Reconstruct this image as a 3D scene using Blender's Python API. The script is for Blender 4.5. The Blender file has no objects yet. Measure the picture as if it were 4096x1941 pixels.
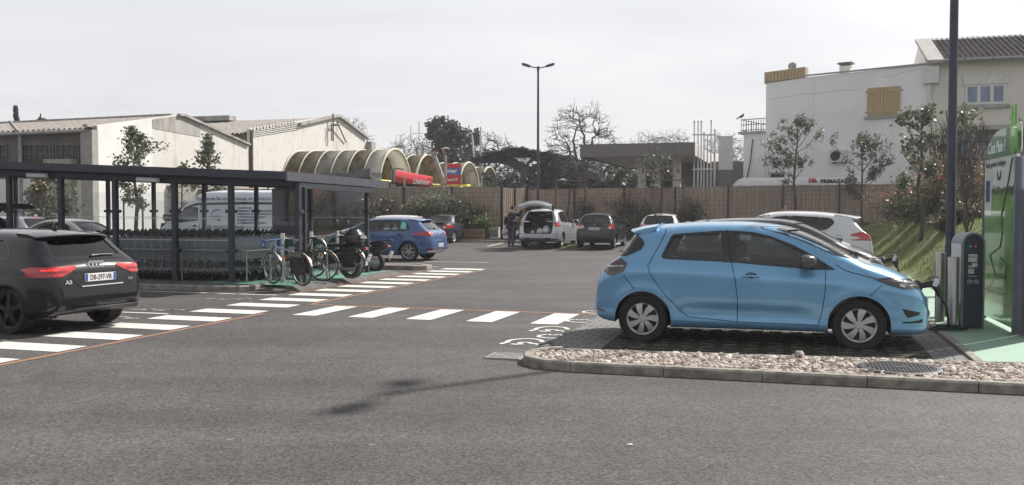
import bpy, bmesh, math, random
from math import sin, cos, tan, atan, atan2, pi, sqrt, radians, exp, floor
from mathutils import Vector, Matrix, geometry, noise
from mathutils.bvhtree import BVHTree
RND = random.Random(7)
SC = bpy.context.scene
COL = SC.collection
V = Vector
FPX, HZ, EYE = 930.0, 210.0, 1.69
TH = atan((242.5 - HZ) / FPX)
CAM = V((0, 0, EYE))
def ray(px, py):
 u = (px - 512) / FPX; v = (242.5 - py) / FPX
 return V((u, cos(TH) + v * sin(TH), -sin(TH) + v * cos(TH)))
def G(px, py, z=0.0):
 r = ray(px, py); return CAM + r * ((z - EYE) / r.z)
def D(px, py, d):
 r = ray(px, py); return CAM + r * (d / r.y)
def PL(px, py, P, dv):
 n = V((dv[1], -dv[0], 0)); r = ray(px, py)
 return CAM + r * (n.dot(V(P) - CAM) / n.dot(r))
KX, KY = 0.958, -0.287
KANG = atan2(KY, KX)
AANG = atan2(KX, -KY)
def KA(a, b, z=0.0):
 return V((0.85 + KX * a - KY * b, 9.6 + KY * a + KX * b, z))
def sstep(a, b, x):
 t = min(1, max(0, (x - a) / (b - a))); return t * t * (3 - 2 * t)
def bank_z(x, y):
 """the grass bank on the right rises away from the bays"""
 a = KX * (x - 0.85) + KY * (y - 9.6); b = -KY * (x - 0.85) + KX * (y - 9.6)
 return max(1.45 * sstep(4.6, 7.0, a) * sstep(5.6, 9, b), 1.15 * sstep(31, 35, b) * sstep(3, 6, a))
def bank_s(x, y):
 z = bank_z(x, y); return z + .10 * noise.noise(V((x * .6, y * .6, 0))) * min(1, z * 2) - .03
def gz(x, y):
 return 0.22 * sstep(37, 47, y)
def link(name, me, parent=None):
 o = bpy.data.objects.new(name, me); COL.objects.link(o)
 if parent is not None: o.parent = parent
 return o
def tag(o, label=None, cat=None, group=None, kind=None):
 if label: o['label'] = label
 if cat: o['category'] = cat
 if group: o['group'] = group
 if kind: o['kind'] = kind
 return o
def thing(name, label, cat, loc=(0, 0, 0), rz=0, group=None):
 o = link(name, None); o.location = loc; o.rotation_euler = (0, 0, rz)
 o.empty_display_size = 0.2
 return tag(o, label, cat, group)
def copy_tree(o, parent=None):
 c = o.copy(); COL.objects.link(c); c.parent = parent
 for ch in list(o.children): copy_tree(ch, c)
 return c
def dup(root, loc, rz, label=None, group=None, scale=None):
 c = copy_tree(root); c.location = loc; c.rotation_euler = (0, 0, rz)
 if scale: c.scale = scale if hasattr(scale, '__len__') else (scale,) * 3
 if label: c['label'] = label
 if group: c['group'] = group
 return c
MATS = {}
def M(name, col, rough=0.6, metal=0.0, var=0.12, scale=4.0, bump=0.0, bscale=60.0, coat=0.0, col2=None,
 spec=0.5, emit=0.0, stretch=(1, 1, 1), lo=0.35, hi=0.65, detail=5.0):
 if name in MATS: return MATS[name]
 m = bpy.data.materials.new(name); m.use_nodes = True
 nt = m.node_tree; N = nt.nodes; L = nt.links
 b = N['Principled BSDF']
 b.inputs['Roughness'].default_value = rough; b.inputs['Metallic'].default_value = metal
 b.inputs['Coat Weight'].default_value = coat; b.inputs['Coat Roughness'].default_value = 0.04
 b.inputs['Specular IOR Level'].default_value = spec
 c = tuple(col) + (1,)
 b.inputs['Base Color'].default_value = c
 if emit:
  b.inputs['Emission Color'].default_value = c; b.inputs['Emission Strength'].default_value = emit
 if var or col2 or bump:
  tc = N.new('ShaderNodeTexCoord'); mp = N.new('ShaderNodeMapping'); mp.inputs['Scale'].default_value = stretch
  L.new(tc.outputs['Object'], mp.inputs['Vector'])
 if var or col2:
  no = N.new('ShaderNodeTexNoise'); no.inputs['Scale'].default_value = scale; no.inputs['Detail'].default_value = detail
  L.new(mp.outputs[0], no.inputs['Vector'])
  rp = N.new('ShaderNodeValToRGB'); rp.color_ramp.elements[0].position = lo; rp.color_ramp.elements[1].position = hi
  c2 = tuple(col2) if col2 else tuple(min(1, x * (1 + var)) for x in col)
  c1 = tuple(col) if col2 else tuple(x * (1 - var) for x in col)
  rp.color_ramp.elements[0].color = c1 + (1,); rp.color_ramp.elements[1].color = c2 + (1,)
  L.new(no.outputs['Fac'], rp.inputs[0]); L.new(rp.outputs[0], b.inputs['Base Color'])
 if bump:
  nb = N.new('ShaderNodeTexNoise'); nb.inputs['Scale'].default_value = bscale; nb.inputs['Detail'].default_value = 4
  L.new(mp.outputs[0], nb.inputs['Vector'])
  bp = N.new('ShaderNodeBump'); bp.inputs['Strength'].default_value = bump; bp.inputs['Distance'].default_value = 0.02
  L.new(nb.outputs['Fac'], bp.inputs['Height']); L.new(bp.outputs[0], b.inputs['Normal'])
 MATS[name] = m; return m
def paint(name, col, metal=0.35, rough=0.38, coat=1.0):
 """car paint: clear coat over a slightly uneven, lightly dusty base"""
 if name in MATS: return MATS[name]
 m = M(name, col, rough=rough, metal=metal, var=0.06, scale=1.5, coat=coat, spec=0.12)
 nt = m.node_tree; b = nt.nodes['Principled BSDF']
 no = nt.nodes.new('ShaderNodeTexNoise'); no.inputs['Scale'].default_value = 3.0; no.inputs['Detail'].default_value = 8
 tc = nt.nodes.new('ShaderNodeTexCoord'); nt.links.new(tc.outputs['Object'], no.inputs['Vector'])
 mr = nt.nodes.new('ShaderNodeMapRange'); mr.inputs['To Min'].default_value = 0.02; mr.inputs['To Max'].default_value = 0.09
 nt.links.new(no.outputs['Fac'], mr.inputs['Value']); nt.links.new(mr.outputs[0], b.inputs['Coat Roughness'])
 return m
def glassmat(name, tint=(0.30, 0.33, 0.34), refl=1.0):
 if name in MATS: return MATS[name]
 m = bpy.data.materials.new(name); m.use_nodes = True
 nt = m.node_tree; N = nt.nodes; L = nt.links; N.clear()
 out = N.new('ShaderNodeOutputMaterial'); mix = N.new('ShaderNodeMixShader')
 tr = N.new('ShaderNodeBsdfTransparent'); tr.inputs[0].default_value = tuple(tint) + (1,)
 gl = N.new('ShaderNodeBsdfGlossy'); gl.inputs['Roughness'].default_value = 0.015
 fr = N.new('ShaderNodeFresnel'); fr.inputs['IOR'].default_value = 1.5
 mu = N.new('ShaderNodeMath'); mu.operation = 'MULTIPLY_ADD'; mu.inputs[1].default_value = 1.3 * refl; mu.inputs[2].default_value = 0.03
 mu.use_clamp = True
 L.new(fr.outputs[0], mu.inputs[0]); L.new(mu.outputs[0], mix.inputs[0])
 L.new(tr.outputs[0], mix.inputs[1]); L.new(gl.outputs[0], mix.inputs[2]); L.new(mix.outputs[0], out.inputs[0])
 MATS[name] = m; return m
def leafmat(name, c1, c2, trans=0.25, rough=0.55):
 if name in MATS: return MATS[name]
 m = bpy.data.materials.new(name); m.use_nodes = True
 nt = m.node_tree; N = nt.nodes; L = nt.links; N.clear()
 out = N.new('ShaderNodeOutputMaterial'); mix = N.new('ShaderNodeMixShader'); mix.inputs[0].default_value = trans
 p = N.new('ShaderNodeBsdfPrincipled'); p.inputs['Roughness'].default_value = rough
 t = N.new('ShaderNodeBsdfTranslucent')
 g = N.new('ShaderNodeNewGeometry'); rp = N.new('ShaderNodeValToRGB')
 rp.color_ramp.elements[0].color = tuple(c1) + (1,); rp.color_ramp.elements[1].color = tuple(c2) + (1,)
 L.new(g.outputs['Random Per Island'], rp.inputs[0])
 L.new(rp.outputs[0], p.inputs['Base Color']); L.new(rp.outputs[0], t.inputs['Color'])
 L.new(p.outputs[0], mix.inputs[1]); L.new(t.outputs[0], mix.inputs[2]); L.new(mix.outputs[0], out.inputs[0])
 MATS[name] = m; return m
def basis(d, up=(0, 0, 1)):
 d = V(d).normalized(); u = V(up)
 if abs(d.dot(u)) > 0.98: u = V((1, 0, 0))
 s = d.cross(u).normalized(); return s, s.cross(d).normalized()
class MB:
 def __init__(s): s.v = []; s.f = []; s.m = []; s.mi = 0
 def add(s, vs, fs):
  o = len(s.v); s.v.extend([tuple(x) for x in vs])
  for f in fs: s.f.append(tuple(i + o for i in f)); s.m.append(s.mi)
  return s
 def box(s, c, size, rz=0.0):
  x, y, z = (k / 2 for k in size); cr, sr = cos(rz), sin(rz); vs = []
  for dz in (-z, z):
   for dx, dy in ((-x, -y), (x, -y), (x, y), (-x, y)):
    vs.append((c[0] + dx * cr - dy * sr, c[1] + dx * sr + dy * cr, c[2] + dz))
  return s.add(vs, [(3, 2, 1, 0), (4, 5, 6, 7), (0, 1, 5, 4), (1, 2, 6, 5), (2, 3, 7, 6), (3, 0, 4, 7)])
 def bar(s, p, q, w, h=None, up=(0, 0, 1)):
  h = h or w; p, q = V(p), V(q); a, b = basis(q - p, up); vs = []
  for c in (p, q):
   for i, j in ((-1, -1), (1, -1), (1, 1), (-1, 1)): vs.append(c + a * (i * w / 2) + b * (j * h / 2))
  return s.add(vs, [(0, 1, 2, 3), (7, 6, 5, 4), (1, 0, 4, 5), (2, 1, 5, 6), (3, 2, 6, 7), (0, 3, 7, 4)])
 def tube(s, pts, r, seg=8, cap=True, closed=False):
  pts = [V(p) for p in pts]; n = len(pts); rs = r if hasattr(r, '__len__') else [r] * n; vs = []
  pa = None
  for i, p in enumerate(pts):
   d = (pts[(i + 1) % n] - pts[i - 1]) if closed else (pts[min(i + 1, n - 1)] - pts[max(i - 1, 0)])
   if d.length < 1e-9: d = V((0, 0, 1))
   d.normalize()
   if pa is None: pa, _ = basis(d)
   pa = (pa - d * pa.dot(d))
   if pa.length < 1e-6: pa, _ = basis(d)
   pa.normalize(); b = d.cross(pa)
   for k in range(seg):
    t = 2 * pi * k / seg; vs.append(p + (pa * cos(t) + b * sin(t)) * rs[i])
  fs = []
  for i in range(n if closed else n - 1):
   j = (i + 1) % n
   for k in range(seg):
    k2 = (k + 1) % seg; fs.append((i * seg + k, i * seg + k2, j * seg + k2, j * seg + k))
  if cap and not closed: fs += [tuple(reversed(range(seg))), tuple(range((n - 1) * seg, n * seg))]
  return s.add(vs, fs)
 def cyl(s, p, q, r0, r1=None, seg=16): return s.tube([p, q], [r0, r0 if r1 is None else r1], seg)
 def lathe(s, prof, c=(0, 0, 0), ax=(0, 0, 1), seg=24, cap=True):
  """prof: (radius, height along the axis)"""
  ax = V(ax).normalized(); a, b = basis(ax); n = len(prof); vs = []
  for r, h in prof:
   for k in range(seg):
    t = 2 * pi * k / seg; vs.append(V(c) + ax * h + (a * cos(t) + b * sin(t)) * r)
  fs = []
  for i in range(n - 1):
   for k in range(seg):
    k2 = (k + 1) % seg; fs.append((i * seg + k, i * seg + k2, (i + 1) * seg + k2, (i + 1) * seg + k))
  if cap: fs += [tuple(reversed(range(seg))), tuple(range((n - 1) * seg, n * seg))]
  return s.add(vs, fs)
 def prism(s, poly, o, ex, ey, en):
  """poly in the plane (ex, ey) at o, pushed along en (full depth vector)"""
  o, ex, ey, en = V(o), V(ex), V(ey), V(en); n = len(poly)
  a = [o + ex * x + ey * y for x, y in poly]; vs = a + [p + en for p in a]
  fs = [tuple(reversed(range(n))), tuple(range(n, 2 * n))] + [(i, (i + 1) % n, n + (i + 1) % n, n + i) for i in range(n)]
  return s.add(vs, fs)
 def ell(s, c, r, seg=16, rings=10):
  vs = []; fs = []
  for i in range(rings + 1):
   t = pi * i / rings
   for k in range(seg):
    p = 2 * pi * k / seg; vs.append((c[0] + r[0] * sin(t) * cos(p), c[1] + r[1] * sin(t) * sin(p), c[2] + r[2] * cos(t)))
  for i in range(rings):
   for k in range(seg):
    k2 = (k + 1) % seg; fs.append((i * seg + k, (i + 1) * seg + k, (i + 1) * seg + k2, i * seg + k2))
  return s.add(vs, fs)
 def mesh(s, name, mats, smooth=None):
  me = bpy.data.meshes.new(name); me.from_pydata(s.v, [], s.f); me.validate(clean_customdata=False)
  for m in (mats if isinstance(mats, (list, tuple)) else [mats]): me.materials.append(m)
  if any(s.m) and len(s.m) == len(me.polygons): me.polygons.foreach_set('material_index', s.m)
  if smooth is not None:
   bm = bmesh.new(); bm.from_mesh(me)
   bmesh.ops.remove_doubles(bm, verts=bm.verts, dist=1e-5)
   bmesh.ops.recalc_face_normals(bm, faces=bm.faces); bm.to_mesh(me); bm.free()
   me.polygons.foreach_set('use_smooth', [True] * len(me.polygons))
   me.set_sharp_from_angle(angle=radians(smooth))
  me.update(); return me
 def build(s, name, mats, parent=None, smooth=None, bevel=0.0, loc=None, rz=None):
  o = link(name, s.mesh(name, mats, smooth), parent)
  if bevel:
   md = o.modifiers.new('bevel', 'BEVEL'); md.width = bevel; md.segments = 2; md.limit_method = 'ANGLE'
  if loc is not None: o.location = loc
  if rz is not None: o.rotation_euler = (0, 0, rz)
  return o
def text(name, s, size, o, ex, ey, m, parent=None, depth=0.003, align='LEFT', sx=1.0, shear=0.0, bold=0.0):
 """lettering as thin raised mesh on the plane (ex, ey)"""
 cu = bpy.data.curves.new('lettering', 'FONT'); cu.body = s; cu.size = size; cu.align_x = align; cu.extrude = depth
 cu.shear = shear; cu.offset = bold; cu.resolution_u = 2
 t = bpy.data.objects.new('lettering', cu); COL.objects.link(t)
 me = bpy.data.meshes.new_from_object(t.evaluated_get(bpy.context.evaluated_depsgraph_get()))
 bpy.data.objects.remove(t); bpy.data.curves.remove(cu)
 ex, ey = V(ex).normalized(), V(ey).normalized(); n = ex.cross(ey)
 me.transform(Matrix(((ex.x * sx, ey.x, n.x, o[0]), (ex.y * sx, ey.y, n.y, o[1]), (ex.z * sx, ey.z, n.z, o[2]), (0, 0, 0, 1))))
 me.materials.clear(); me.materials.append(m)
 return link(name, me, parent)
def rot2(p, a): return (p[0] * cos(a) - p[1] * sin(a), p[0] * sin(a) + p[1] * cos(a))
def rrect(x0, y0, x1, y1, r, n=4):
 out = []
 for cx, cy, a0 in ((x1 - r, y1 - r, 0), (x0 + r, y1 - r, pi / 2), (x0 + r, y0 + r, pi), (x1 - r, y0 + r, 1.5 * pi)):
  for k in range(n + 1):
   t = a0 + pi / 2 * k / n; out.append((cx + r * cos(t), cy + r * sin(t)))
 return out
def strip(mb, pts, w, zoff=0.004, step=1.2):
 """a painted line on the ground following its height"""
 for (p, q) in zip(pts[:-1], pts[1:]):
  p, q = V(p), V(q); d = q - p; n = max(1, int(d.length / step)); s = V((-d.y, d.x, 0)).normalized() * (w / 2); vs = []; fs = []
  for i in range(n + 1):
   c = p + d * (i / n)
   for e in (-1, 1):
    x = c + s * e; vs.append((x.x, x.y, gz(x.x, x.y) + zoff))
   if i: fs.append((2 * i - 2, 2 * i - 1, 2 * i + 1, 2 * i))
  mb.add(vs, [tuple(reversed(f)) for f in fs])
# ================= setting: asphalt, paint, kerbs, gravel, pavers, bank
def asphalt():
 m = bpy.data.materials.new('asphalt'); m.use_nodes = True
 nt = m.node_tree; N = nt.nodes; L = nt.links; b = N['Principled BSDF']; b.inputs['Roughness'].default_value = 0.78
 b.inputs['Specular IOR Level'].default_value = 0.35
 tc = N.new('ShaderNodeTexCoord')
 def nz(sc, det=3.0, rough=0.6):
  n = N.new('ShaderNodeTexNoise'); n.inputs['Scale'].default_value = sc; n.inputs['Detail'].default_value = det
  n.inputs['Roughness'].default_value = rough; L.new(tc.outputs['Object'], n.inputs['Vector']); return n.outputs['Fac']
 def mix(mode, fac, a, c):
  x = N.new('ShaderNodeMixRGB'); x.blend_type = mode
  if isinstance(fac, float): x.inputs[0].default_value = fac
  else: L.new(fac, x.inputs[0])
  for i, q in ((1, a), (2, c)):
   if isinstance(q, tuple): x.inputs[i].default_value = q
   else: L.new(q, x.inputs[i])
  return x.outputs[0]
 def ramp(f, p0, c0, p1, c1):
  r = N.new('ShaderNodeValToRGB'); e = r.color_ramp.elements
  e[0].position, e[0].color, e[1].position, e[1].color = p0, c0, p1, c1; L.new(f, r.inputs[0]); return r.outputs[0]
 g = lambda x: (x, x, x, 1)
 base = ramp(nz(0.35, 5), 0.3, (0.064, 0.0595, 0.058, 1), 0.7, (0.099, 0.0915, 0.089, 1))     # worn lanes
 base = mix('MULTIPLY', 0.55, base, ramp(nz(2.2, 6), 0.3, g(0.72), 0.72, g(1.12)))          # small blotches
 vo = N.new('ShaderNodeTexVoronoi'); vo.inputs['Scale'].default_value = 50; L.new(tc.outputs['Object'], vo.inputs['Vector'])
 agg = ramp(vo.outputs['Color'], 0.15, g(0.52), 0.95, g(1.62))                                # aggregate
 base = mix('MULTIPLY', 0.85, base, agg)
 vo2 = N.new('ShaderNodeTexVoronoi'); vo2.inputs['Scale'].default_value = 26; L.new(tc.outputs['Object'], vo2.inputs['Vector'])
 chip = ramp(vo2.outputs['Color'], 0.93, g(0.0), 0.97, g(0.8))
 base = mix('MIX', chip, base, (0.16, 0.15, 0.145, 1))                                        # pale chips
 mp = N.new('ShaderNodeMapping'); mp.inputs['Rotation'].default_value = (0, 0, -AANG); mp.inputs['Scale'].default_value = (.10, 1.1, 1); L.new(tc.outputs['Object'], mp.inputs[0])
 ln_ = N.new('ShaderNodeTexNoise'); ln_.inputs['Scale'].default_value = 1.0; ln_.inputs['Detail'].default_value = 4; L.new(mp.outputs[0], ln_.inputs[0])
 base = mix('MULTIPLY', .8, base, ramp(ln_.outputs['Fac'], .32, g(.80), .68, g(1.18)))       # tyre polished lanes
 st = ramp(nz(0.9, 2), 0.63, g(0.0), 0.72, g(0.5)); base = mix('MIX', st, base, (0.045, 0.043, 0.044, 1))   # old oil stains
 vc = N.new('ShaderNodeTexVoronoi'); vc.feature = 'DISTANCE_TO_EDGE'; vc.inputs['Scale'].default_value = 0.16
 wv = N.new('ShaderNodeMixRGB'); wv.inputs[0].default_value = 0.12
 nn = N.new('ShaderNodeTexNoise'); nn.inputs['Scale'].default_value = 1.3; nn.inputs['Detail'].default_value = 6; L.new(tc.outputs['Object'], nn.inputs['Vector'])
 L.new(tc.outputs['Object'], wv.inputs[1]); L.new(nn.outputs['Color'], wv.inputs[2]); L.new(wv.outputs[0], vc.inputs['Vector'])
 L.new(base, b.inputs['Base Color'])
 bp = N.new('ShaderNodeBump'); bp.inputs['Strength'].default_value = 0.55; bp.inputs['Distance'].default_value = 0.006
 L.new(vo.outputs['Distance'], bp.inputs['Height']); L.new(bp.outputs[0], b.inputs['Normal'])
 return m
ASPH = asphalt()
ys = [-40, -10, 0, 10, 20, 30] + [35 + k for k in range(15)] + [60, 90, 160, 300, 520]
xs = [-500, -250, -100, -40, -20, -10, 0, 10, 20, 40, 100, 250, 500]
mb = MB(); mb.add([(x, y, gz(x, y)) for y in ys for x in xs],
    [(j * len(xs) + i, j * len(xs) + i + 1, (j + 1) * len(xs) + i + 1, (j + 1) * len(xs) + i)
    for j in range(len(ys) - 1) for i in range(len(xs) - 1)])
tag(mb.build('ground', ASPH), kind='structure')
def worn(name, col, wear, lo, hi, sc=6.0):
 m = M(name, col, rough=0.7, var=0.08, scale=20)
 nt = m.node_tree; N = nt.nodes; L = nt.links; b = N['Principled BSDF']
 src = b.inputs['Base Color'].links[0].from_socket
 tc = N.new('ShaderNodeTexCoord'); n = N.new('ShaderNodeTexNoise'); n.inputs['Scale'].default_value = sc; n.inputs['Detail'].default_value = 9
 n.inputs['Roughness'].default_value = 0.7; L.new(tc.outputs['Object'], n.inputs['Vector'])
 r = N.new('ShaderNodeValToRGB'); r.color_ramp.elements[0].position = lo; r.color_ramp.elements[1].position = hi
 L.new(n.outputs['Fac'], r.inputs[0]); x = N.new('ShaderNodeMixRGB'); L.new(r.outputs[0], x.inputs[0])
 L.new(src, x.inputs[1]); x.inputs[2].default_value = tuple(wear) + (1,); L.new(x.outputs[0], b.inputs['Base Color'])
 return m
WHITE_P = worn('road_white', (0.64, 0.63, 0.59), (0.20, 0.19, 0.18), 0.52, 0.80, 7)
FADED_P = worn('road_white_faded', (0.42, 0.41, 0.39), (0.08, 0.075, 0.07), 0.46, 0.58, 9)
ORANGE_P = worn('road_orange', (0.31, 0.165, 0.10), (0.10, 0.08, 0.07), 0.52, 0.75)
GREEN_P = worn('ground_green_paint', (0.11, 0.29, 0.20), (0.16, 0.24, 0.19), 0.45, 0.72, 2.5)
GREEN_E = worn('ground_green_resin', (0.22, 0.36, 0.27), (0.30, 0.39, 0.31), 0.42, 0.70, 2.0)
KERB_M = M('kerb_concrete', (0.25, 0.23, 0.20), rough=0.85, var=0.32, scale=9, bump=0.3, bscale=90)
GREY_C = M('concrete_grey', (0.34, 0.33, 0.32), rough=0.85, var=0.2, scale=5, bump=0.2)
def quadka(mb, pts, z):
 mb.add([(p.x, p.y, z + gz(p.x, p.y)) for p in (KA(a, b) for a, b in pts)], [tuple(range(len(pts)))])
mb = MB()
for k in range(-7, 12):
 b0 = 3.78 + 1.05 * k
 a0 = -7.62 if k > 0 else -7.62 + 0.02 * k
 quadka(mb, [(a0, b0), (-6.40, b0 - 0.02), (-6.40, b0 + 0.47), (a0, b0 + 0.5)], 0.004)
for k in range(5):
 a0 = -4.78 + 0.985 * k
 if k == 4: a0 += 0.03
 quadka(mb, [(a0 - 0.95, 3.84), (a0 - 0.53, 3.84), (a0 - 0.51, 5.30), (a0 - 0.93, 5.30)], 0.004)
tag(mb.build('crossing_stripes', WHITE_P), kind='structure')
mb = MB()
def kline(mb, a0, b0, a1, b1, w): strip(mb, [KA(a0, b0), KA(a1, b1)], w)
kline(mb, -6.30, -6, -6.28, 3.9, 0.085); kline(mb, -6.28, 5.45, -6.32, 15.4, 0.085); kline(mb, -7.75, 7.3, -7.80, 15.3, 0.085)
kline(mb, -6.28, 5.42, -0.98, 5.30, 0.09)
tag(mb.build('orange_lines', ORANGE_P), kind='structure')
mb = MB()
for a0, b0, a1, b1 in ((-22, 6.95, -7.8, 6.85), (-22, 3.4, -7.75, 3.4), (-22, -0.1, -7.75, -0.1)): kline(mb, a0, b0, a1, b1, 0.09)
for b0 in (16.4, 18.9): kline(mb, -13, b0, -8.2 + (b0 - 16) * 0.3, b0, 0.10)
for a0 in (-13.4, -10.9, -8.3, -5.7, -3.1, -0.5, 2.1, 4.7): kline(mb, a0, 29.6, a0, 34.8, 0.10)
for b0 in (6.3, 9.3, 12.3, 15.3): kline(mb, -0.8, b0, 3.8, b0, 0.09)
tag(mb.build('bay_lines', WHITE_P), kind='structure')
def ring2(mb, c, rx, ry, w, a0, a1, ang, z=0.005, n=18):
 pts = []
 for k in range(n + 1):
  t = a0 + (a1 - a0) * k / n; q = rot2((rx * cos(t), ry * sin(t)), ang); pts.append(KA(c[0] + q[0], c[1] + q[1]))
 strip(mb, pts, w, z)
def poly2(mb, c, pts, w, ang, s=1.0, z=0.005):
 strip(mb, [KA(c[0] + q[0], c[1] + q[1]) for q in (rot2((x * s, y * s), ang) for x, y in pts)], w, z)
def blob2(mb, c, r, z=0.005):
 p = [KA(c[0] + r * cos(t * 2 * pi / 12), c[1] + r * sin(t * 2 * pi / 12), z) for t in range(12)]; mb.add(p, [tuple(range(12))])
mb = MB()
for c in ((-1.26, 1.95), (-1.24, 3.27)):      # wheelchair: head, seated body, wheel
 blob2(mb, (c[0] + .27, c[1] - .20), .075); blob2(mb, (c[0] + .21, c[1] - .17), .06)
 poly2(mb, c, [(.25, -.17), (.08, -.10), (.0, -.02), (-.10, -.06), (-.02, -.24), (-.16, -.22)], .065, 0)
 ring2(mb, (c[0] - .05, c[1] + .03), .22, .27, .065, .1, 3.7, 0); poly2(mb, c, [(-.26, -.12), (-.29, -.26)], .06, 0)
for c in ((-1.10, 2.56), (-1.13, 4.36), (-1.16, 5.63)):  # plug outline
 poly2(mb, c, [(-.19, 0.02), (-.14, 0.16), (-.05, 0.11), (0.02, 0.2), (0.10, 0.14), (0.17, 0.17), (0.22, 0.02), (0.17, -0.14), (0.03, -0.17), (-.13, -0.14), (-.19, 0.02)], 0.055, -0.2)
tag(mb.build('bay_symbols', WHITE_P), kind='structure')
mb = MB()
for (ca, cb) in ((-8.3, 5.9), (-8.3, 3.9), (-8.25, 2.75), (-8.2, 1.35), (-8.25, 0.2)):
 for k in range(5):
  a = ca - 0.32 + 0.16 * k; b = cb + RND.uniform(-.12, .12)
  poly2(mb, (a, b), [(-0.12, RND.uniform(-.1, .1)), (0.02, RND.uniform(-.1, .1)), (0.14, RND.uniform(-.1, .1))], RND.uniform(.05, .1), 0)
tag(mb.build('faded_symbols', FADED_P), kind='structure')
def kerb(mb, path, w, h, blk=1.0, gap=0.008, zb=0.0, cham=0.02):
 """kerb stones laid along a path; the outer face is on the right of the path"""
 pts = [V(p) for p in path]; segs = []
 for p, q in zip(pts[:-1], pts[1:]):
  n = max(1, round((q - p).length / blk))
  for i in range(n): segs.append((p + (q - p) * (i / n), p + (q - p) * ((i + 1) / n)))
 nrm = [V(((q - p).y, -(q - p).x, 0)).normalized() for p, q in segs]
 for i, (p, q) in enumerate(segs):
  n0 = (nrm[i] + nrm[i - 1]).normalized() if i and (segs[i - 1][1] - p).length < .01 else nrm[i]
  n1 = (nrm[i] + nrm[i + 1]).normalized() if i + 1 < len(segs) and (segs[i + 1][0] - q).length < .01 else nrm[i]
  d = (q - p).normalized() * (gap / 2); vs = []
  for c, n in ((p + d, n0), (q - d, n1)):
   for off, z in ((0, zb - .05), (0, zb + h - cham), (cham, zb + h), (w - cham * .6, zb + h), (w, zb + h - cham * .6), (w, zb - .05)):
    x = c - n * off; vs.append((x.x, x.y, z + gz(x.x, x.y)))
  fs = [(k, k + 1, 7 + k, 6 + k) for k in range(5)] + [(5, 4, 3, 2, 1, 0), (6, 7, 8, 9, 10, 11)]
  mb.add(vs, [tuple(f) for f in fs])
def arc_ka(c, r, a0, a1, n): return [KA(c[0] + r * cos(a0 + (a1 - a0) * k / n), c[1] + r * sin(a0 + (a1 - a0) * k / n)) for k in range(n + 1)]
mb = MB()
nose = [(-0.62, 1.12), (-0.80, 1.02), (-0.90, 0.82), (-0.92, 0.55), (-0.84, 0.28), (-0.62, 0.08), (-0.25, 0.0)]
kerb(mb, [KA(*p) for p in nose], 0.12, 0.10, blk=0.3)
kerb(mb, [KA(-0.25, 0), KA(7.5, 0.0)], 0.12, 0.10, blk=1.0)
tag(mb.build('island_kerb', KERB_M, smooth=25), kind='structure')
mb = MB(); kerb(mb, [KA(7.5, 1.95), KA(3.9, 1.50), KA(-0.62, 1.12)], 0.07, 0.075, blk=1.0)
tag(mb.build('bay_edging', KERB_M, smooth=25), kind='structure')
def back_b(a): return 1.12 + (a + 0.62) * 0.085
mb = MB(); quadka(mb, [(-0.85, 0.3), (-0.5, 0.06), (7.5, 0.06), (7.5, 1.9), (-0.6, 1.08), (-0.85, 0.8)], 0.045)
tag(mb.build('gravel_bed', M('gravel_fines', (0.22, 0.19, 0.17), rough=0.9, var=.35, scale=40)), kind='structure')
ico = []
t_ = (1 + 5 ** .5) / 2
for a_, b_ in ((1, t_), (-1, t_), (1, -t_), (-1, -t_)): ico += [(0, a_, b_), (a_, b_, 0), (b_, 0, a_)]
bmi = bmesh.new(); bmesh.ops.create_icosphere(bmi, subdivisions=1, radius=1.0)
ICO_V = [v.co.copy() for v in bmi.verts]; ICO_F = [tuple(v.index for v in f.verts) for f in bmi.faces]; bmi.free()
def stone(mb, c, s, rnd=RND):
 sx, sy, sz = s * rnd.uniform(.8, 1.5), s * rnd.uniform(.6, 1.1), s * rnd.uniform(.45, .85)
 rz, rx = rnd.uniform(0, 2 * pi), rnd.uniform(-.6, .6); vs = []
 mt = Matrix.Rotation(rz, 3, 'Z') @ Matrix.Rotation(rx, 3, 'X')
 for q in ICO_V:
  k = rnd.uniform(.72, 1.15); vs.append(mt @ V((q.x * sx * k, q.y * sy * k, q.z * sz * k)) + V(c))
 mb.add(vs, ICO_F)
mb = MB(); cnt = 0
while cnt < 5400:
 a = RND.uniform(-0.80, 7.2); b = RND.uniform(0.15, 1.7)
 if b > back_b(a) - 0.09: continue
 if a < -0.3 and ((a + 0.2) ** 2 / 0.42 + (b - .58) ** 2 / 0.22) > 1: continue
 if a > 4.6 and RND.random() < .4: continue
 if (a - 3.02) ** 2 + (b - .72) ** 2 < .13: continue
 p = KA(a, b, 0.052 + RND.uniform(-.005, .022)); stone(mb, p, RND.choice((.018, .023, .029, .037, .046))); cnt += 1
def stonemat():
 m = M('gravel_stones', (0.45, 0.38, 0.33), rough=0.85, var=0)
 nt = m.node_tree; N = nt.nodes; g = N.new('ShaderNodeNewGeometry'); r = N.new('ShaderNodeValToRGB')
 e = r.color_ramp.elements; e[0].color = (0.24, 0.19, 0.165, 1); e[1].color = (0.66, 0.62, 0.57, 1)
 for p, c in ((.35, (0.41, 0.35, 0.305, 1)), (.6, (0.50, 0.43, 0.38, 1)), (.8, (0.40, 0.36, 0.32, 1))):
  x = e.new(p); x.color = c
 nt.links.new(g.outputs['Random Per Island'], r.inputs[0]); nt.links.new(r.outputs[0], N['Principled BSDF'].inputs['Base Color']); return m
tag(mb.build('gravel', stonemat()), kind='stuff')
mb = MB(); stone(mb, (0, 0, 0.06), 0.07); p = KA(2.05, 1.22, 0.05)
tag(mb.build('boulder', M('boulder_stone', (0.36, 0.31, 0.27), rough=.85, var=.2, scale=20, bump=.4), loc=p, smooth=60),
 'rounded beige stone lying on the gravel against the bay edging', 'stone')
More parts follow.
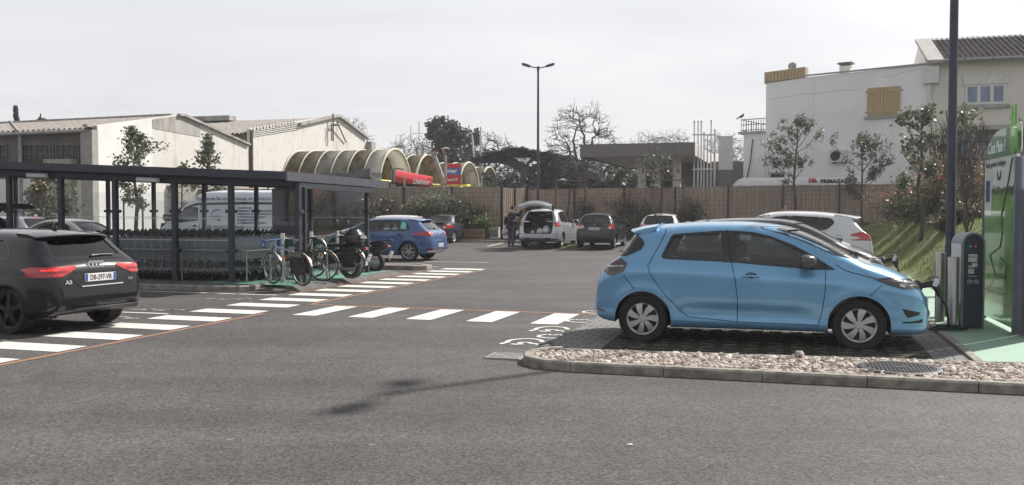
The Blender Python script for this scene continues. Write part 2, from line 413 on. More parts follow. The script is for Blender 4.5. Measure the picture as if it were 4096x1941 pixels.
mh = thing('manhole_cover', 'round dark iron manhole cover set in the pink gravel', 'manhole cover', KA(3.02, 0.72, 0.075), KANG)
IRON = M('cast_iron', (0.075, 0.075, 0.08), rough=.55, metal=.6, var=.3, scale=14)
mb = MB(); mb.lathe([(0.40, -.06), (0.40, .012), (0.385, .018), (0.345, .018), (0.342, .008), (0.0, .008)], seg=40, cap=False); mb.build('frame_ring', IRON, mh, smooth=30)
mb = MB(); mb.lathe([(0.335, 0.0), (0.335, .018), (0.0, .018)], seg=40, cap=False)
for i in range(-8, 9):
 for j in range(-8, 9):
  if (i * i + j * j) < 70 and (i * i + j * j) > 4: mb.box((i * .038, j * .038, .021), (.026, .012, .008), rz=(pi / 4 if (i + j) % 2 else -pi / 4))
mb.lathe([(.07, .018), (.07, .026), (.05, .026), (.05, .020), (0, .020)], seg=20, cap=False)
mb.build('lid', IRON, mh, smooth=25)
gr = thing('drain_grate', 'rectangular grey metal storm drain grate beside the kerb nose', 'drain grate', KA(-1.17, 0.74, 0.004), KANG); gr.scale = (.62, .62, 1)
mb = MB(); mb.box((0, 0, -.03), (.62, .62, .06)); mb.build('pit', M('pit_black', (.012, .012, .012), var=0), gr)
mb = MB()
for e in (-1, 1): mb.box((e * .315, 0, .006), (.03, .66, .02)); mb.box((0, e * .315, .006), (.60, .03, .02))
mb.build('rim', GREY_C, gr)
mb = MB()
for i in range(9):
 for j in range(8): mb.box((-.27 + .0675 * i, -.25 + .071 * j, .008), (.05, .03, .014), rz=.6 if (i + j) % 2 else -.6)
 mb.box((-.27 + .0675 * i + .034, 0, .007), (.012, .60, .012))
mb.build('grid', GREY_C, gr)
def pavers():
 m = bpy.data.materials.new('pavers'); m.use_nodes = True; nt = m.node_tree; N = nt.nodes; L = nt.links; b = N['Principled BSDF']
 b.inputs['Roughness'].default_value = .85
 tc = N.new('ShaderNodeTexCoord'); mp = N.new('ShaderNodeMapping'); mp.inputs['Rotation'].default_value = (0, 0, -KANG); L.new(tc.outputs['Object'], mp.inputs[0])
 br = N.new('ShaderNodeTexBrick'); br.inputs['Scale'].default_value = 1.0; br.inputs['Brick Width'].default_value = .24; br.inputs['Row Height'].default_value = .16
 br.inputs['Mortar Size'].default_value = .009; br.inputs['Color1'].default_value = (.20, .195, .19, 1); br.inputs['Color2'].default_value = (.155, .15, .15, 1); br.inputs['Mortar'].default_value = (.035, .035, .03, 1)
 L.new(mp.outputs[0], br.inputs[0]); no = N.new('ShaderNodeTexNoise'); no.inputs['Scale'].default_value = 25; no.inputs['Detail'].default_value = 6; L.new(tc.outputs['Object'], no.inputs[0])
 mx = N.new('ShaderNodeMixRGB'); mx.blend_type = 'OVERLAY'; mx.inputs[0].default_value = .35; L.new(br.outputs[0], mx.inputs[1]); L.new(no.outputs[0], mx.inputs[2]); L.new(mx.outputs[0], b.inputs[0])
 bp = N.new('ShaderNodeBump'); bp.invert = True; bp.inputs['Distance'].default_value = .008; L.new(br.outputs['Fac'], bp.inputs['Height']); L.new(bp.outputs[0], b.inputs['Normal']); return m
mb = MB(); quadka(mb, [(-0.97, 2.0), (-0.55, 1.13), (3.85, 1.5), (3.85, 15.5), (-1.0, 15.5)], 0.006)
tag(mb.build('pavement', pavers()), kind='structure')
SOIL = M('turf_soil', (.030, .028, .022), rough=.95, var=.4, scale=14, col2=(.036, .040, .022))
mb = MB()
for k in range(4): quadka(mb, [(-0.25, 1.62 + 3 * k), (3.5, 1.75 + 3 * k), (3.5, 3.95 + 3 * k), (-0.25, 3.95 + 3 * k)], 0.010)
tag(mb.build('bay_turf', SOIL), kind='structure')
GRASS = leafmat('grass_blades', (.030, .042, .014), (.085, .09, .035), .2)
def blades(mb, p, h, w, n=1, lean=.5):
 for _ in range(n):
  t = RND.uniform(0, 2 * pi); l = RND.uniform(-lean, lean) * h; a = V((cos(t), sin(t), 0)); s = V((-sin(t), cos(t), 0))
  p = V(p); q = p + a * l + V((0, 0, h * RND.uniform(.6, 1.1))); mb.add([p - s * w, p + s * w, q], [(0, 1, 2)])
mb = MB()
for _ in range(4200):
 a = RND.uniform(-.25, 3.5); b = RND.uniform(1.66, 3.95)
 if sin(a * 26) * sin(b * 26) < -.25: continue
 p = KA(a, b, .01); blades(mb, p, .045, .004, 1)
for _ in range(2600):
 a = RND.uniform(-.25, 3.5); b = RND.uniform(4.62, 12.9)
 if sin(a * 26) * sin(b * 26) < -.25: continue
 blades(mb, KA(a, b, .01), .05, .006, 1)
for _ in range(700):      # weeds along the edging and the kerb nose
 a = RND.uniform(-.8, 3.8); blades(mb, KA(a, back_b(max(a, -.6)) + RND.gauss(.05, .03), .01), RND.uniform(.03, .09), .004, 1)
tag(mb.build('bay_grass', GRASS), kind='stuff')
mb = MB()
for k in range(4):
 for i in range(14):
  for j in range(8):
   p = KA(-.12 + i * .27, 1.8 + 3 * k + j * .28, .014); mb.box(p, (.17, .028, .02), KANG + (.5 if (i + j) % 2 else -.5))
tag(mb.build('paver_grid', M('grid_concrete', (.11, .11, .10), rough=.9, var=.3, scale=9)), kind='structure')
mb = MB(); quadka(mb, [(3.90, 1.52), (9.0, 2.1), (9.0, 16), (3.90, 16)], 0.012)
tag(mb.build('charging_platform', GREEN_E), kind='structure')
mb = MB(); kerb(mb, [KA(3.92, 15.8), KA(3.90, 1.50)], 0.09, 0.03, blk=1.0, cham=.008); tag(mb.build('platform_edging', KERB_M, smooth=25), kind='structure')
mb = MB(); na, nb = 76, 92
idx = lambda i, j: j * na + i
vs = []
for j in range(nb):
 for i in range(na):
  a = 4.5 + i * .22; b = 5.4 + j * .35; p = KA(a, b); vs.append((p.x, p.y, bank_s(p.x, p.y)))
mb.add(vs, [(idx(i, j), idx(i + 1, j), idx(i + 1, j + 1), idx(i, j + 1)) for j in range(nb - 1) for i in range(na - 1)])
TURF = M('bank_turf', (.075, .10, .026), rough=.95, scale=2.2, col2=(.16, .17, .06), bump=.6, bscale=25)
tag(mb.build('grass_bank', TURF, smooth=60), kind='structure')
BANKG = leafmat('bank_blades', (.09, .135, .03), (.29, .32, .10), .4)
mb = MB()
for _ in range(34000):
 a = RND.uniform(4.9, 12); b = 5.6 + 26 * RND.random() ** 1.3; p = KA(a, b); z = bank_s(p.x, p.y)
 if z < .03: continue
 n = noise.noise(V((p.x * .9, p.y * .9, 3)))
 if n < -.25: continue
 blades(mb, (p.x, p.y, z - .01), .10 + .14 * max(0, n), .010, 1, .9)
tag(mb.build('bank_grass', BANKG), kind='stuff')
mb = MB()
P0 = [(-24, 7.42), (-9.35, 7.42), (-9.0, 7.8), (-8.88, 8.2), (-8.08, 7.9), (-8.05, 13.0), (-24, 13.0)]
quadka(mb, P0, 0.095)
mb.add([KA(-8.08, 7.9, .095), KA(-7.84, 7.8, .005), KA(-7.84, 13.2, .005), KA(-8.05, 13.0, .095)], [(0, 1, 2, 3)])
mb.add([KA(-8.88, 8.2, .095), KA(-8.86, 7.7, .005), KA(-7.84, 7.8, .005), KA(-8.08, 7.9, .095)], [(0, 1, 2, 3)])
tag(mb.build('pavement', M('platform_asphalt', (.10, .095, .092), rough=.85, var=.3, scale=12, bump=.3, bscale=120)), kind='structure')
mb = MB(); quadka(mb, [(-10.4, 8.05), (-8.1, 7.95), (-8.08, 12.9), (-10.4, 12.9)], 0.100)
tag(mb.build('cycle_parking_ground', GREEN_P), kind='structure')
mb = MB(); kerb(mb, [KA(-24, 7.25), KA(-9.4, 7.25)], .17, .11); kerb(mb, [KA(-9.4, 7.25), KA(-9.05, 7.4), KA(-8.84, 7.7), KA(-8.80, 8.2)], .17, .11, blk=.35)
tag(mb.build('shelter_kerb', KERB_M, smooth=25), kind='structure')
mb = MB(); kerb(mb, [KA(-13, 14.75), KA(-8.2, 14.75), KA(-7.9, 15.0), KA(-7.9, 15.4), KA(-8.3, 15.7), KA(-13, 15.7)], .25, .13)
quadka(mb, [(-13, 14.9), (-8.2, 14.9), (-8.1, 15.5), (-13, 15.5)], .11)
tag(mb.build('island_kerb', KERB_M, smooth=25), kind='structure')
mb = MB(); quadka(mb, [(-36, 20.5), (-14.5, 20.5), (-14.5, 24), (-36, 24)], .02); quadka(mb, [(-9.4, 29.7), (-7.0, 29.6), (-6.6, 31.4), (-8.4, 32.4)], .02)
tag(mb.build('grass_verge', TURF), kind='structure')
mb = MB()
for _ in range(9000):
 p = KA(RND.uniform(-34, -14.6), RND.uniform(20.5, 23.5)); blades(mb, (p.x, p.y, .02), .32, .02, 1)
for _ in range(900):
 p = KA(RND.uniform(-9.2, -6.9), RND.uniform(29.9, 31.6)); blades(mb, (p.x, p.y, gz(p.x, p.y)), .1, .015, 1)
tag(mb.build('verge_grass', BANKG), kind='stuff')
for (px, py, lab) in ((630, 445.2, 'white scrap of paper on the empty foreground asphalt'), (251, 302.5, 'white litter scrap lying between two crossing stripes')):
 p = G(px, py); mb = MB(); mb.add([(-.02, -.012, .004), (.0, -.016, .010), (.02, -.008, .005), (.017, .012, .006), (0, .008, .011), (-.017, .012, .005)], [(0, 1, 4, 5), (1, 2, 3, 4)])
 tag(mb.build('litter', M('paper_white', (.7, .69, .66), var=0), loc=p), lab, 'litter')
# ================= cars
def pchip(pts):
 xs = [p[0] for p in pts]; ys = [p[1] for p in pts]; n = len(xs)
 h = [xs[i + 1] - xs[i] for i in range(n - 1)]; d = [(ys[i + 1] - ys[i]) / h[i] for i in range(n - 1)]
 m = [d[0]] + [0] * (n - 2) + [d[-1]]
 for i in range(1, n - 1):
  if d[i - 1] * d[i] > 0:
   w1 = 2 * h[i] + h[i - 1]; w2 = h[i] + 2 * h[i - 1]; m[i] = (w1 + w2) / (w1 / d[i - 1] + w2 / d[i])
 def f(x):
  if x <= xs[0]: return ys[0]
  if x >= xs[-1]: return ys[-1]
  i = 0
  while x > xs[i + 1]: i += 1
  t = (x - xs[i]) / h[i]; t2 = t * t; t3 = t2 * t
  return (2 * t3 - 3 * t2 + 1) * ys[i] + (t3 - 2 * t2 + t) * h[i] * m[i] + (-2 * t3 + 3 * t2) * ys[i + 1] + (t3 - t2) * h[i] * m[i + 1]
 return f
DEFP = [(0, .925), (.05, .965), (.14, .985), (.32, 1.0), (.55, .998), (.75, .982), (.90, .962), (1.0, .935)]
BLACKP = M('car_black_plastic', (.018, .018, .02), rough=.55, var=.1, scale=30)
GLOSSB = M('car_gloss_black', (.008, .008, .01), rough=.12, var=0, coat=.5)
RUBBER = M('tyre_rubber', (.016, .016, .017), rough=.8, var=.25, scale=14)
SEAM = M('panel_gap', (.006, .006, .008), rough=.9, var=0)
CGLASS = glassmat('car_glass', (.66, .72, .71), 1.2)
DGLASS = glassmat('car_privacy_glass', (.10, .11, .12), 1.0)
INTER = M('car_interior', (.05, .05, .053), rough=.85, var=.3, scale=6)
SEATM = M('seat_cloth', (.10, .10, .105), rough=.95, var=.3, scale=20)
CHROME = M('chrome', (.72, .72, .73), rough=.25, metal=.55, var=0)
RIM_S = M('wheel_silver', (.46, .465, .47), rough=.38, metal=.7, var=.08, scale=9)
RIM_D = M('wheel_dark', (.03, .03, .033), rough=.4, metal=.5, var=.1)
RED_L = M('tail_lens', (.42, .012, .016), rough=.12, var=.2, scale=18, coat=1)
RED_D = M('tail_lens_dark', (.13, .008, .014), rough=.12, var=.35, scale=22, coat=1)
RED_ON = M('tail_lens_glow', (.9, .03, .03), rough=.2, var=0, emit=.8)
SMOKE = M('lamp_smoked', (.055, .045, .05), rough=.1, var=.2, coat=1)
CLEAR = M('lamp_clear', (.55, .56, .58), rough=.1, metal=.55, var=.35, scale=25, coat=1)
PLATE_W = M('plate_white', (.72, .72, .70), rough=.4, var=.05)
PLATE_B = M('plate_blue', (.03, .09, .40), rough=.4, var=0)
INK = M('ink_black', (.012, .012, .014), rough=.5, var=0)
WHITE_T = M('lettering_white', (.80, .80, .78), rough=.5, var=0)
class Car:
 def __init__(s, sp):
  s.sp = sp; s.L = sp['L']; s.W = sp['W'] / 2; s.xr, s.xf = sp['axles']; s.x0 = (s.xr + s.xf) / 2
  s.top = pchip(sp['top']); s.bot = pchip(sp['bot']); s.belt = pchip(sp['belt']); s.wid = pchip(sp['wid']); s.rw = pchip(sp['roofw'])
  s.P = pchip(sp.get('P', DEFP)); s.tr = sp['tyre']; s.ar = sp.get('arch', s.tr + .05); s.az = s.tr - .005
  L = s.L; xs = [0.0]
  N = 400; cum = [0]; pr = (0, s.top(0))
  for i in range(1, N + 1):
   x = L * i / N; z = s.top(x); cum.append(cum[-1] + sqrt((x - pr[0]) ** 2 + (z - pr[1]) ** 2) + .5 * abs(s.wid(x) - s.wid(pr[0]))); pr = (x, z)
  n = sp.get('n', 84); j = 0
  for i in range(1, n):
   t = cum[-1] * i / n
   while cum[j] < t: j += 1
   xs.append(L * (j - (cum[j] - t) / (cum[j] - cum[j - 1])) / N)
  s.xs = xs + [L]
  s.loft = s.shell(s.xs); s.bvh = s.mkbvh(s.loft)
 def sec(s, x, ins=0.0, zfloor=None):
  if ins:
   zt = min(s.top(x + k * ins) for k in (-1.2, -.6, 0, .6, 1.2)) - ins * .8; w = min(s.wid(x - ins), s.wid(x + ins)) * s.W - ins
   zb = zfloor; zs = min(s.belt(x), zt - .05); wr = min(s.rw(x) - ins * .8, w * .98)
   zs = max(zs, zb + .05); zt = max(zt, zs + .03)
  else:
   zt = s.top(x); zb = s.bot(x); w = s.wid(x) * s.W; zs = min(s.belt(x), zt - .015); zs = max(zs, zb + .02); zt = max(zt, zs + .012); wr = min(s.rw(x), w * .985)
  pts = [(0, zb + .015), (w * .45, zb + .015), (w * .84, zb + .004)]
  nt = 15
  for i in range(nt + 1):
   t = i / nt; z = zb + (zs - zb) * t; y = w * s.P(t)
   if not ins:
    for xa in (s.xr, s.xf):      # a slight flare round each wheel arch
     r = sqrt((x - xa) ** 2 + (z - s.az) ** 2)
     if z > s.az - .1: y += .016 * exp(-((r - s.ar - .03) / .055) ** 2)
    if s.sp.get('sculpt'): y += s.sp['sculpt'](x, z)
   pts.append((y, z))
  B = V((pts[-1][0], zs)); cr = min(s.sp.get('crown', .06), .45 * (zt - zs)); C = V((wr, zt - cr)); e = C - B; ln = max(e.length, 1e-4)
  nb = V((e.y, -e.x)) / ln * min(.018, .06 * ln)
  roof = lambda y: zt - cr * (y / wr) ** 2 if wr > 0 else zt
  rc = s.sp.get('rc', .13); tc = max(.55, 1 - rc / ln)
  for i in range(1, 8):
   t = tc * i / 7; q = B + e * t + nb * sin(pi * t); pts.append((q.x, q.y))
  A0 = V(pts[-1]); yb = wr * .82; E0 = V((yb, roof(yb)))
  for i in range(1, 6):
   t = i / 6; q = A0 * (1 - t) ** 2 + C * 2 * t * (1 - t) + E0 * t * t; pts.append((q.x, q.y))
  for i in range(0, 7):
   y = yb * (1 - i / 6); pts.append((y, roof(y)))
  return pts
 def shell(s, xs, ins=0.0, zfloor=None):
  mb = MB(); rings = []
  for x in xs:
   p = s.sec(x, ins, zfloor); ring = [(x - s.x0, y, z) for y, z in p] + [(x - s.x0, -y, z) for y, z in reversed(p[1:-1])]
   rings.append(ring)
  n = len(rings[0]); vs = [v for r in rings for v in r]; fs = []
  for i in range(len(rings) - 1):
   for k in range(n):
    k2 = (k + 1) % n; fs.append((i * n + k, (i + 1) * n + k, (i + 1) * n + k2, i * n + k2))
  h = n // 2
  for base, flip in ((0, 0), ((len(rings) - 1) * n, 1)):     # end caps as strips across
   for k in range(h):
    a, b = base + k, base + k + 1; c, d = base + (n - k - 1) % n, base + (n - k) % n
    f = [q for i, q in enumerate((a, b, c, d)) if q not in (a, b, c, d)[:i]]
    if len(f) >= 3: fs.append(tuple(reversed(f)) if flip else tuple(f))
  mb.add(vs, fs); return mb
 def mkbvh(s, mb): return BVHTree.FromPolygons([V(v) for v in mb.v], mb.f)
 def pj(s, view, p, off):
  a, b = p
  if view in ('L', 'R'):
   sg = 1 if view == 'L' else -1; o = V((a - s.x0, sg * 3, b)); d = V((0, -sg, 0))
  elif view == 'B': o = V((-9, a, b)); d = V((1, 0, 0))
  elif view == 'F': o = V((9, a, b)); d = V((-1, 0, 0))
  elif view == 'T': o = V((a - s.x0, b, 5)); d = V((0, 0, -1))
  loc, nor, _, _ = s.bvh.ray_cast(o, d)
  if loc is None: return None
  if nor.dot(d) > 0: nor = -nor
  return loc + nor * off
 def patch(s, mb, poly, view, off=.004, step=.06, thick=0.0):
  P = []; n = len(poly)
  for i in range(n):
   p, q = V(poly[i]), V(poly[(i + 1) % n]); k = max(1, int((q - p).length / step))
   for j in range(k): P.append(p + (q - p) * (j / k))
  nb = len(P); x0, x1 = min(p.x for p in P), max(p.x for p in P); y0, y1 = min(p.y for p in P), max(p.y for p in P)
  def inside(x, y):
   c = False
   for i in range(nb):
    a, b = P[i], P[i - 1]
    if (a.y > y) != (b.y > y) and x < (b.x - a.x) * (y - a.y) / (b.y - a.y) + a.x: c = not c
   return c
  x = x0 + step / 2; pts = list(P)
  while x < x1:
   y = y0 + step / 2
   while y < y1:
    if inside(x, y) and min((q - V((x, y))).length for q in P) > step * .45: pts.append(V((x, y)))
    y += step
   x += step
  vv, _, ff, _, _, _ = geometry.delaunay_2d_cdt([V(p) for p in pts], [(i, (i + 1) % nb) for i in range(nb)], [], 1, 1e-5)
  w = [s.pj(view, (p.x, p.y), off) for p in vv]; ok = {i: None for i, q in enumerate(w) if q is not None}
  vs = []
  for i in ok: ok[i] = len(vs); vs.append(w[i])
  fs = [tuple(ok[i] for i in f) for f in ff if all(i in ok for i in f)]
  if not fs: return mb
  nrm = {'L': V((0, 1, 0)), 'R': V((0, -1, 0)), 'B': V((-1, 0, 0)), 'F': V((1, 0, 0)), 'T': V((0, 0, 1))}[view]
  a, b, c = (vs[i] for i in fs[0])
  if (b - a).cross(c - a).dot(nrm) < 0: fs = [tuple(reversed(f)) for f in fs]
  mb.add(vs, fs)
  if thick:
   o = len(vs); back = [q - nrm * thick for q in vs]; ed = {}
   for f in fs:
    for i in range(len(f)): ed[(f[i], f[(i + 1) % len(f)])] = 1
   sk = [(i, j) for (i, j) in ed if (j, i) not in ed]
   mb.add(vs + back, [(j, i, o + i, o + j) for i, j in sk])
  return mb
 def ribbon(s, mb, path, view, w=.008, off=.005, closed=False, step=.04):
  path = [V(p) for p in path]
  if closed: path = path + [path[0]]
  P = []
  for p, q in zip(path[:-1], path[1:]):
   k = max(1, int((q - p).length / step)); P += [p + (q - p) * (j / k) for j in range(k)]
  P.append(path[-1]); L = []
  for i, p in enumerate(P):
   if closed: d = P[(i + 1) % (len(P) - 1)] - P[(i - 1) % (len(P) - 1)]
   else: d = P[min(i + 1, len(P) - 1)] - P[max(i - 1, 0)]
   n = V((-d.y, d.x)); n = n / max(n.length, 1e-9) * (w / 2)
   L.append((s.pj(view, p - n, off), s.pj(view, p + n, off)))
  nrm = {'L': V((0, 1, 0)), 'R': V((0, -1, 0)), 'B': V((-1, 0, 0)), 'F': V((1, 0, 0)), 'T': V((0, 0, 1))}[view]
  for (a, b), (c, d) in zip(L[:-1], L[1:]):
   if None in (a, b, c, d): continue
   f = (0, 1, 3, 2)
   if (b - a).cross(c - a).dot(nrm) < 0: f = (2, 3, 1, 0)
   mb.add([a, b, c, d], [f])
  return mb
def grow(poly, d):
 """offset a polygon outwards by d"""
 P = [V(p) for p in poly]; n = len(P); ar = sum(P[i].x * P[(i + 1) % n].y - P[(i + 1) % n].x * P[i].y for i in range(n)); sg = 1 if ar > 0 else -1; out = []
 for i in range(n):
  a = (P[i] - P[i - 1]).normalized(); b = (P[(i + 1) % n] - P[i]).normalized()
  na, nb_ = V((a.y, -a.x)) * sg, V((b.y, -b.x)) * sg; m = na + nb_; k = max(.35, 1 + na.dot(nb_)); out.append(tuple(P[i] + m * (d / k)))
 return out
def rounded(poly, r, n=3):
 P = [V(p) for p in poly]; out = []; N = len(P)
 for i in range(N):
  p, a, b = P[i], P[i - 1], P[(i + 1) % N]; da, db = (a - p), (b - p); r1 = min(r, da.length * .45, db.length * .45)
  s0, s1 = p + da.normalized() * r1, p + db.normalized() * r1
  for k in range(n + 1):
   t = k / n; out.append(tuple(s0 * (1 - t) ** 2 + p * 2 * t * (1 - t) + s1 * t * t))
 return out
def boolean(me, cutters):
 o = link('tmp', me); tmp = []
 for cm in cutters:
  c = link('tmpc', cm); tmp.append(c); md = o.modifiers.new('b', 'BOOLEAN'); md.object = c; md.operation = 'DIFFERENCE'; md.solver = 'EXACT'
  try: md.material_mode = 'TRANSFER'
  except Exception: pass
 return o, tmp
WHEEL_CACHE = {}
def wheel_meshes(kind, R, tw, rimr):
 key = (kind, R, tw)
 if key in WHEEL_CACHE: return WHEEL_CACHE[key]
 h = tw / 2; ax = (0, 1, 0)
 ty = MB(); ty.lathe([(rimr - .015, -h * .78), (rimr, -h * .93), (R * .83 + .17 * rimr, -h), (R * .965, -h * .93), (R, -h * .70), (R, -.02), (R - .006, -.014), (R - .006, .014), (R, .02), (R, h * .70), (R * .965, h * .93), (R * .83 + .17 * rimr, h), (rimr, h * .93), (rimr - .015, h * .78)], ax=ax, seg=40, cap=False)
 tm = ty.mesh('wheel', RUBBER, smooth=40)
 rb = MB(); y0 = h * .84
 rb.lathe([(rimr + .004, h * .92), (rimr - .006, h * .90), (rimr - .022, y0 - .01), (rimr - .03, h * .2), (rimr - .03, -h * .7), (rimr - .01, -h * .8)], ax=ax, seg=40, cap=False)
 dark = MB(); dark.lathe([(rimr - .025, h * .15), (0, h * .15)], ax=ax, seg=32, cap=False)
 dark.lathe([(.13, h * .3), (.13, h * .4), (.0, h * .4)], ax=ax, seg=24, cap=False)
 def spoke(t, w0, w1, r0, r1, sk=0.0, y=y0, dy=.012):
  vs = []
  for (r, w, yy) in ((r0, w0, y + .004), ((r0 + r1) / 2, (w0 + w1) / 2 * (1.05 if kind == 'cover' else .85), y + dy), (r1, w1, y)):
   for sg in (-1, 1):
    a = t + sk * (r - r0) / (r1 - r0); dx, dz = cos(a), sin(a)
    for q in (yy, yy - .03): vs.append((dx * r - dz * sg * w / 2, q, dz * r + dx * sg * w / 2))
  fs = []
  for i in (0, 4): fs += [(i, i + 2, i + 6, i + 4), (i + 1, i + 5, i + 7, i + 3), (i, i + 4, i + 5, i + 1), (i + 2, i + 3, i + 7, i + 6)]
  rb.add(vs, fs)
 if kind == 'cover':
  for k in range(7): spoke(2 * pi * k / 7 + .2, .036, .092, .035, rimr - .012, .18)
  rb.lathe([(.048, y0 - .01), (.045, y0 + .012), (.034, y0 + .014)], ax=ax, seg=24, cap=False); hub = .034
 elif kind == 'twin5':
  for k in range(5):
   for e in (-.16, .16): spoke(2 * pi * k / 5 + e, .032, .04, .05, rimr - .012, e * .9)
  hub = .06
 elif kind == 'five':
  for k in range(5): spoke(2 * pi * k / 5 + .3, .085, .06, .03, rimr - .012)
  hub = .05
 elif kind == 'eight':
  for k in range(8): spoke(2 * pi * k / 8, .05, .055, .03, rimr - .012, .1)
  hub = .05
 rb.lathe([(hub, y0 - .01), (hub, y0 + .014), (0, y0 + .014)], ax=ax, seg=20, cap=False)
 rm = rb.mesh('rim', RIM_S, smooth=35); dm = dark.mesh('brake_disc', BLACKP, smooth=35)
 WHEEL_CACHE[key] = (tm, rm, dm); return WHEEL_CACHE[key]
def wheels(car, root, kind, tw, rimr, rim_mat=None, hubmat=None):
 tm, rm, dm = wheel_meshes(kind, car.tr, tw, rimr); yw = car.W - tw / 2 - .035
 for x in (car.xr, car.xf):
  for sg in (1, -1):
   w = link('wheel', tm, root); w.location = (x - car.x0, sg * yw, car.tr); w.rotation_euler = (0, RND.uniform(0, 6), 0 if sg > 0 else pi)
   r = link('rim', rm, w)
   if rim_mat: r.material_slots[0].link = 'OBJECT'; r.material_slots[0].material = rim_mat
   link('brake_disc', dm, w)
def seat(mb, x, y, z0=.34, h=.62, head=True):
 mb.box((x, y, z0 + .10), (.48, .48, .16))
 P = [(-.24, .1), (-.10, .08), (-.26, h), (-.36, h)]
 mb.prism([(a, b) for a, b in P], (x, y - .23, z0 + .06), (1, 0, 0), (0, 0, 1), (0, .46, 0))
 if head: mb.ell((x - .33, y, z0 + h + .19), (.055, .13, .10), 10, 7); mb.box((x - .33, y, z0 + h + .08), (.02, .1, .08))
def numberplate(car, root, txt, z, y=0.0, tilt=0.0, view='B', w=.52, badge=True):
 p = car.pj(view, (y, z), .008); d = -1 if view == 'B' else 1
 ex = V((0, -d, 0)) if view == 'F' else V((0, -1, 0)); ex = V((0, -1, 0)) if d < 0 else V((0, 1, 0))
 n = V((d, 0, 0)); up = V((0, 0, 1)); up = (up - n * tan(tilt) * 1).normalized(); n = ex.cross(up)
 mb = MB(); o = p - ex * (w / 2) - up * .055
 mb.prism(rrect(0, 0, w, .11, .012), o - n * .004, ex, up, n * .014)
 pl = mb.build('number_plate', PLATE_W, root)
 for q in (.004, w - .045): mb = MB(); mb.prism([(q, .004), (q + .041, .004), (q + .041, .106), (q, .106)], o + n * .0105, ex, up, n * .001); mb.build('plate_band', PLATE_B, pl)
 text('plate_characters', txt, .098, o + ex * (w / 2) + up * .02 + n * .0105, ex, up, INK, pl, .001, 'CENTER', sx=.80, bold=.002)
 return pl
def mirror(car, root, x, z, paintm, sides=(1, -1), s=1.0):
 for sg in sides:
  q = car.pj('L' if sg > 0 else 'R', (x - .02, z - .06), 0)
  if q is None: continue
  mb = MB(); c = V((q.x + .02, q.y + sg * .15 * s, z + .015))
  vs = []; n = 8
  for i, (dx, k) in enumerate(((-.075, .80), (-.05, 1), (.0, 1.0), (.055, .8), (.085, .40))):
   for j in range(12):
    t = 2 * pi * j / 12; e = .62; sy = abs(cos(t)) ** e * (1 if cos(t) > 0 else -1); szz = abs(sin(t)) ** e * (1 if sin(t) > 0 else -1)
    vs.append((c.x + dx * s, c.y + sy * .115 * k * s, c.z + szz * .078 * k * s))
  fs = [(i * 12 + j, i * 12 + (j + 1) % 12, (i + 1) * 12 + (j + 1) % 12, (i + 1) * 12 + j) for i in range(4) for j in range(12)] + [tuple(range(12)), tuple(reversed(range(48, 60)))]
  mb.add(vs, fs); m = mb.build('door_mirror', paintm, root, smooth=40)
  mb = MB(); mb.bar(q - V((0, sg * .03, 0)), c - V((0, sg * .07, .05)), .07, .045); mb.build('mirror_foot', BLACKP, m)
  mb = MB(); mb.box((c.x - .077 * s, c.y, c.z), (.006, .165 * s, .105 * s)); mb.build('mirror_glass', GLOSSB, m)
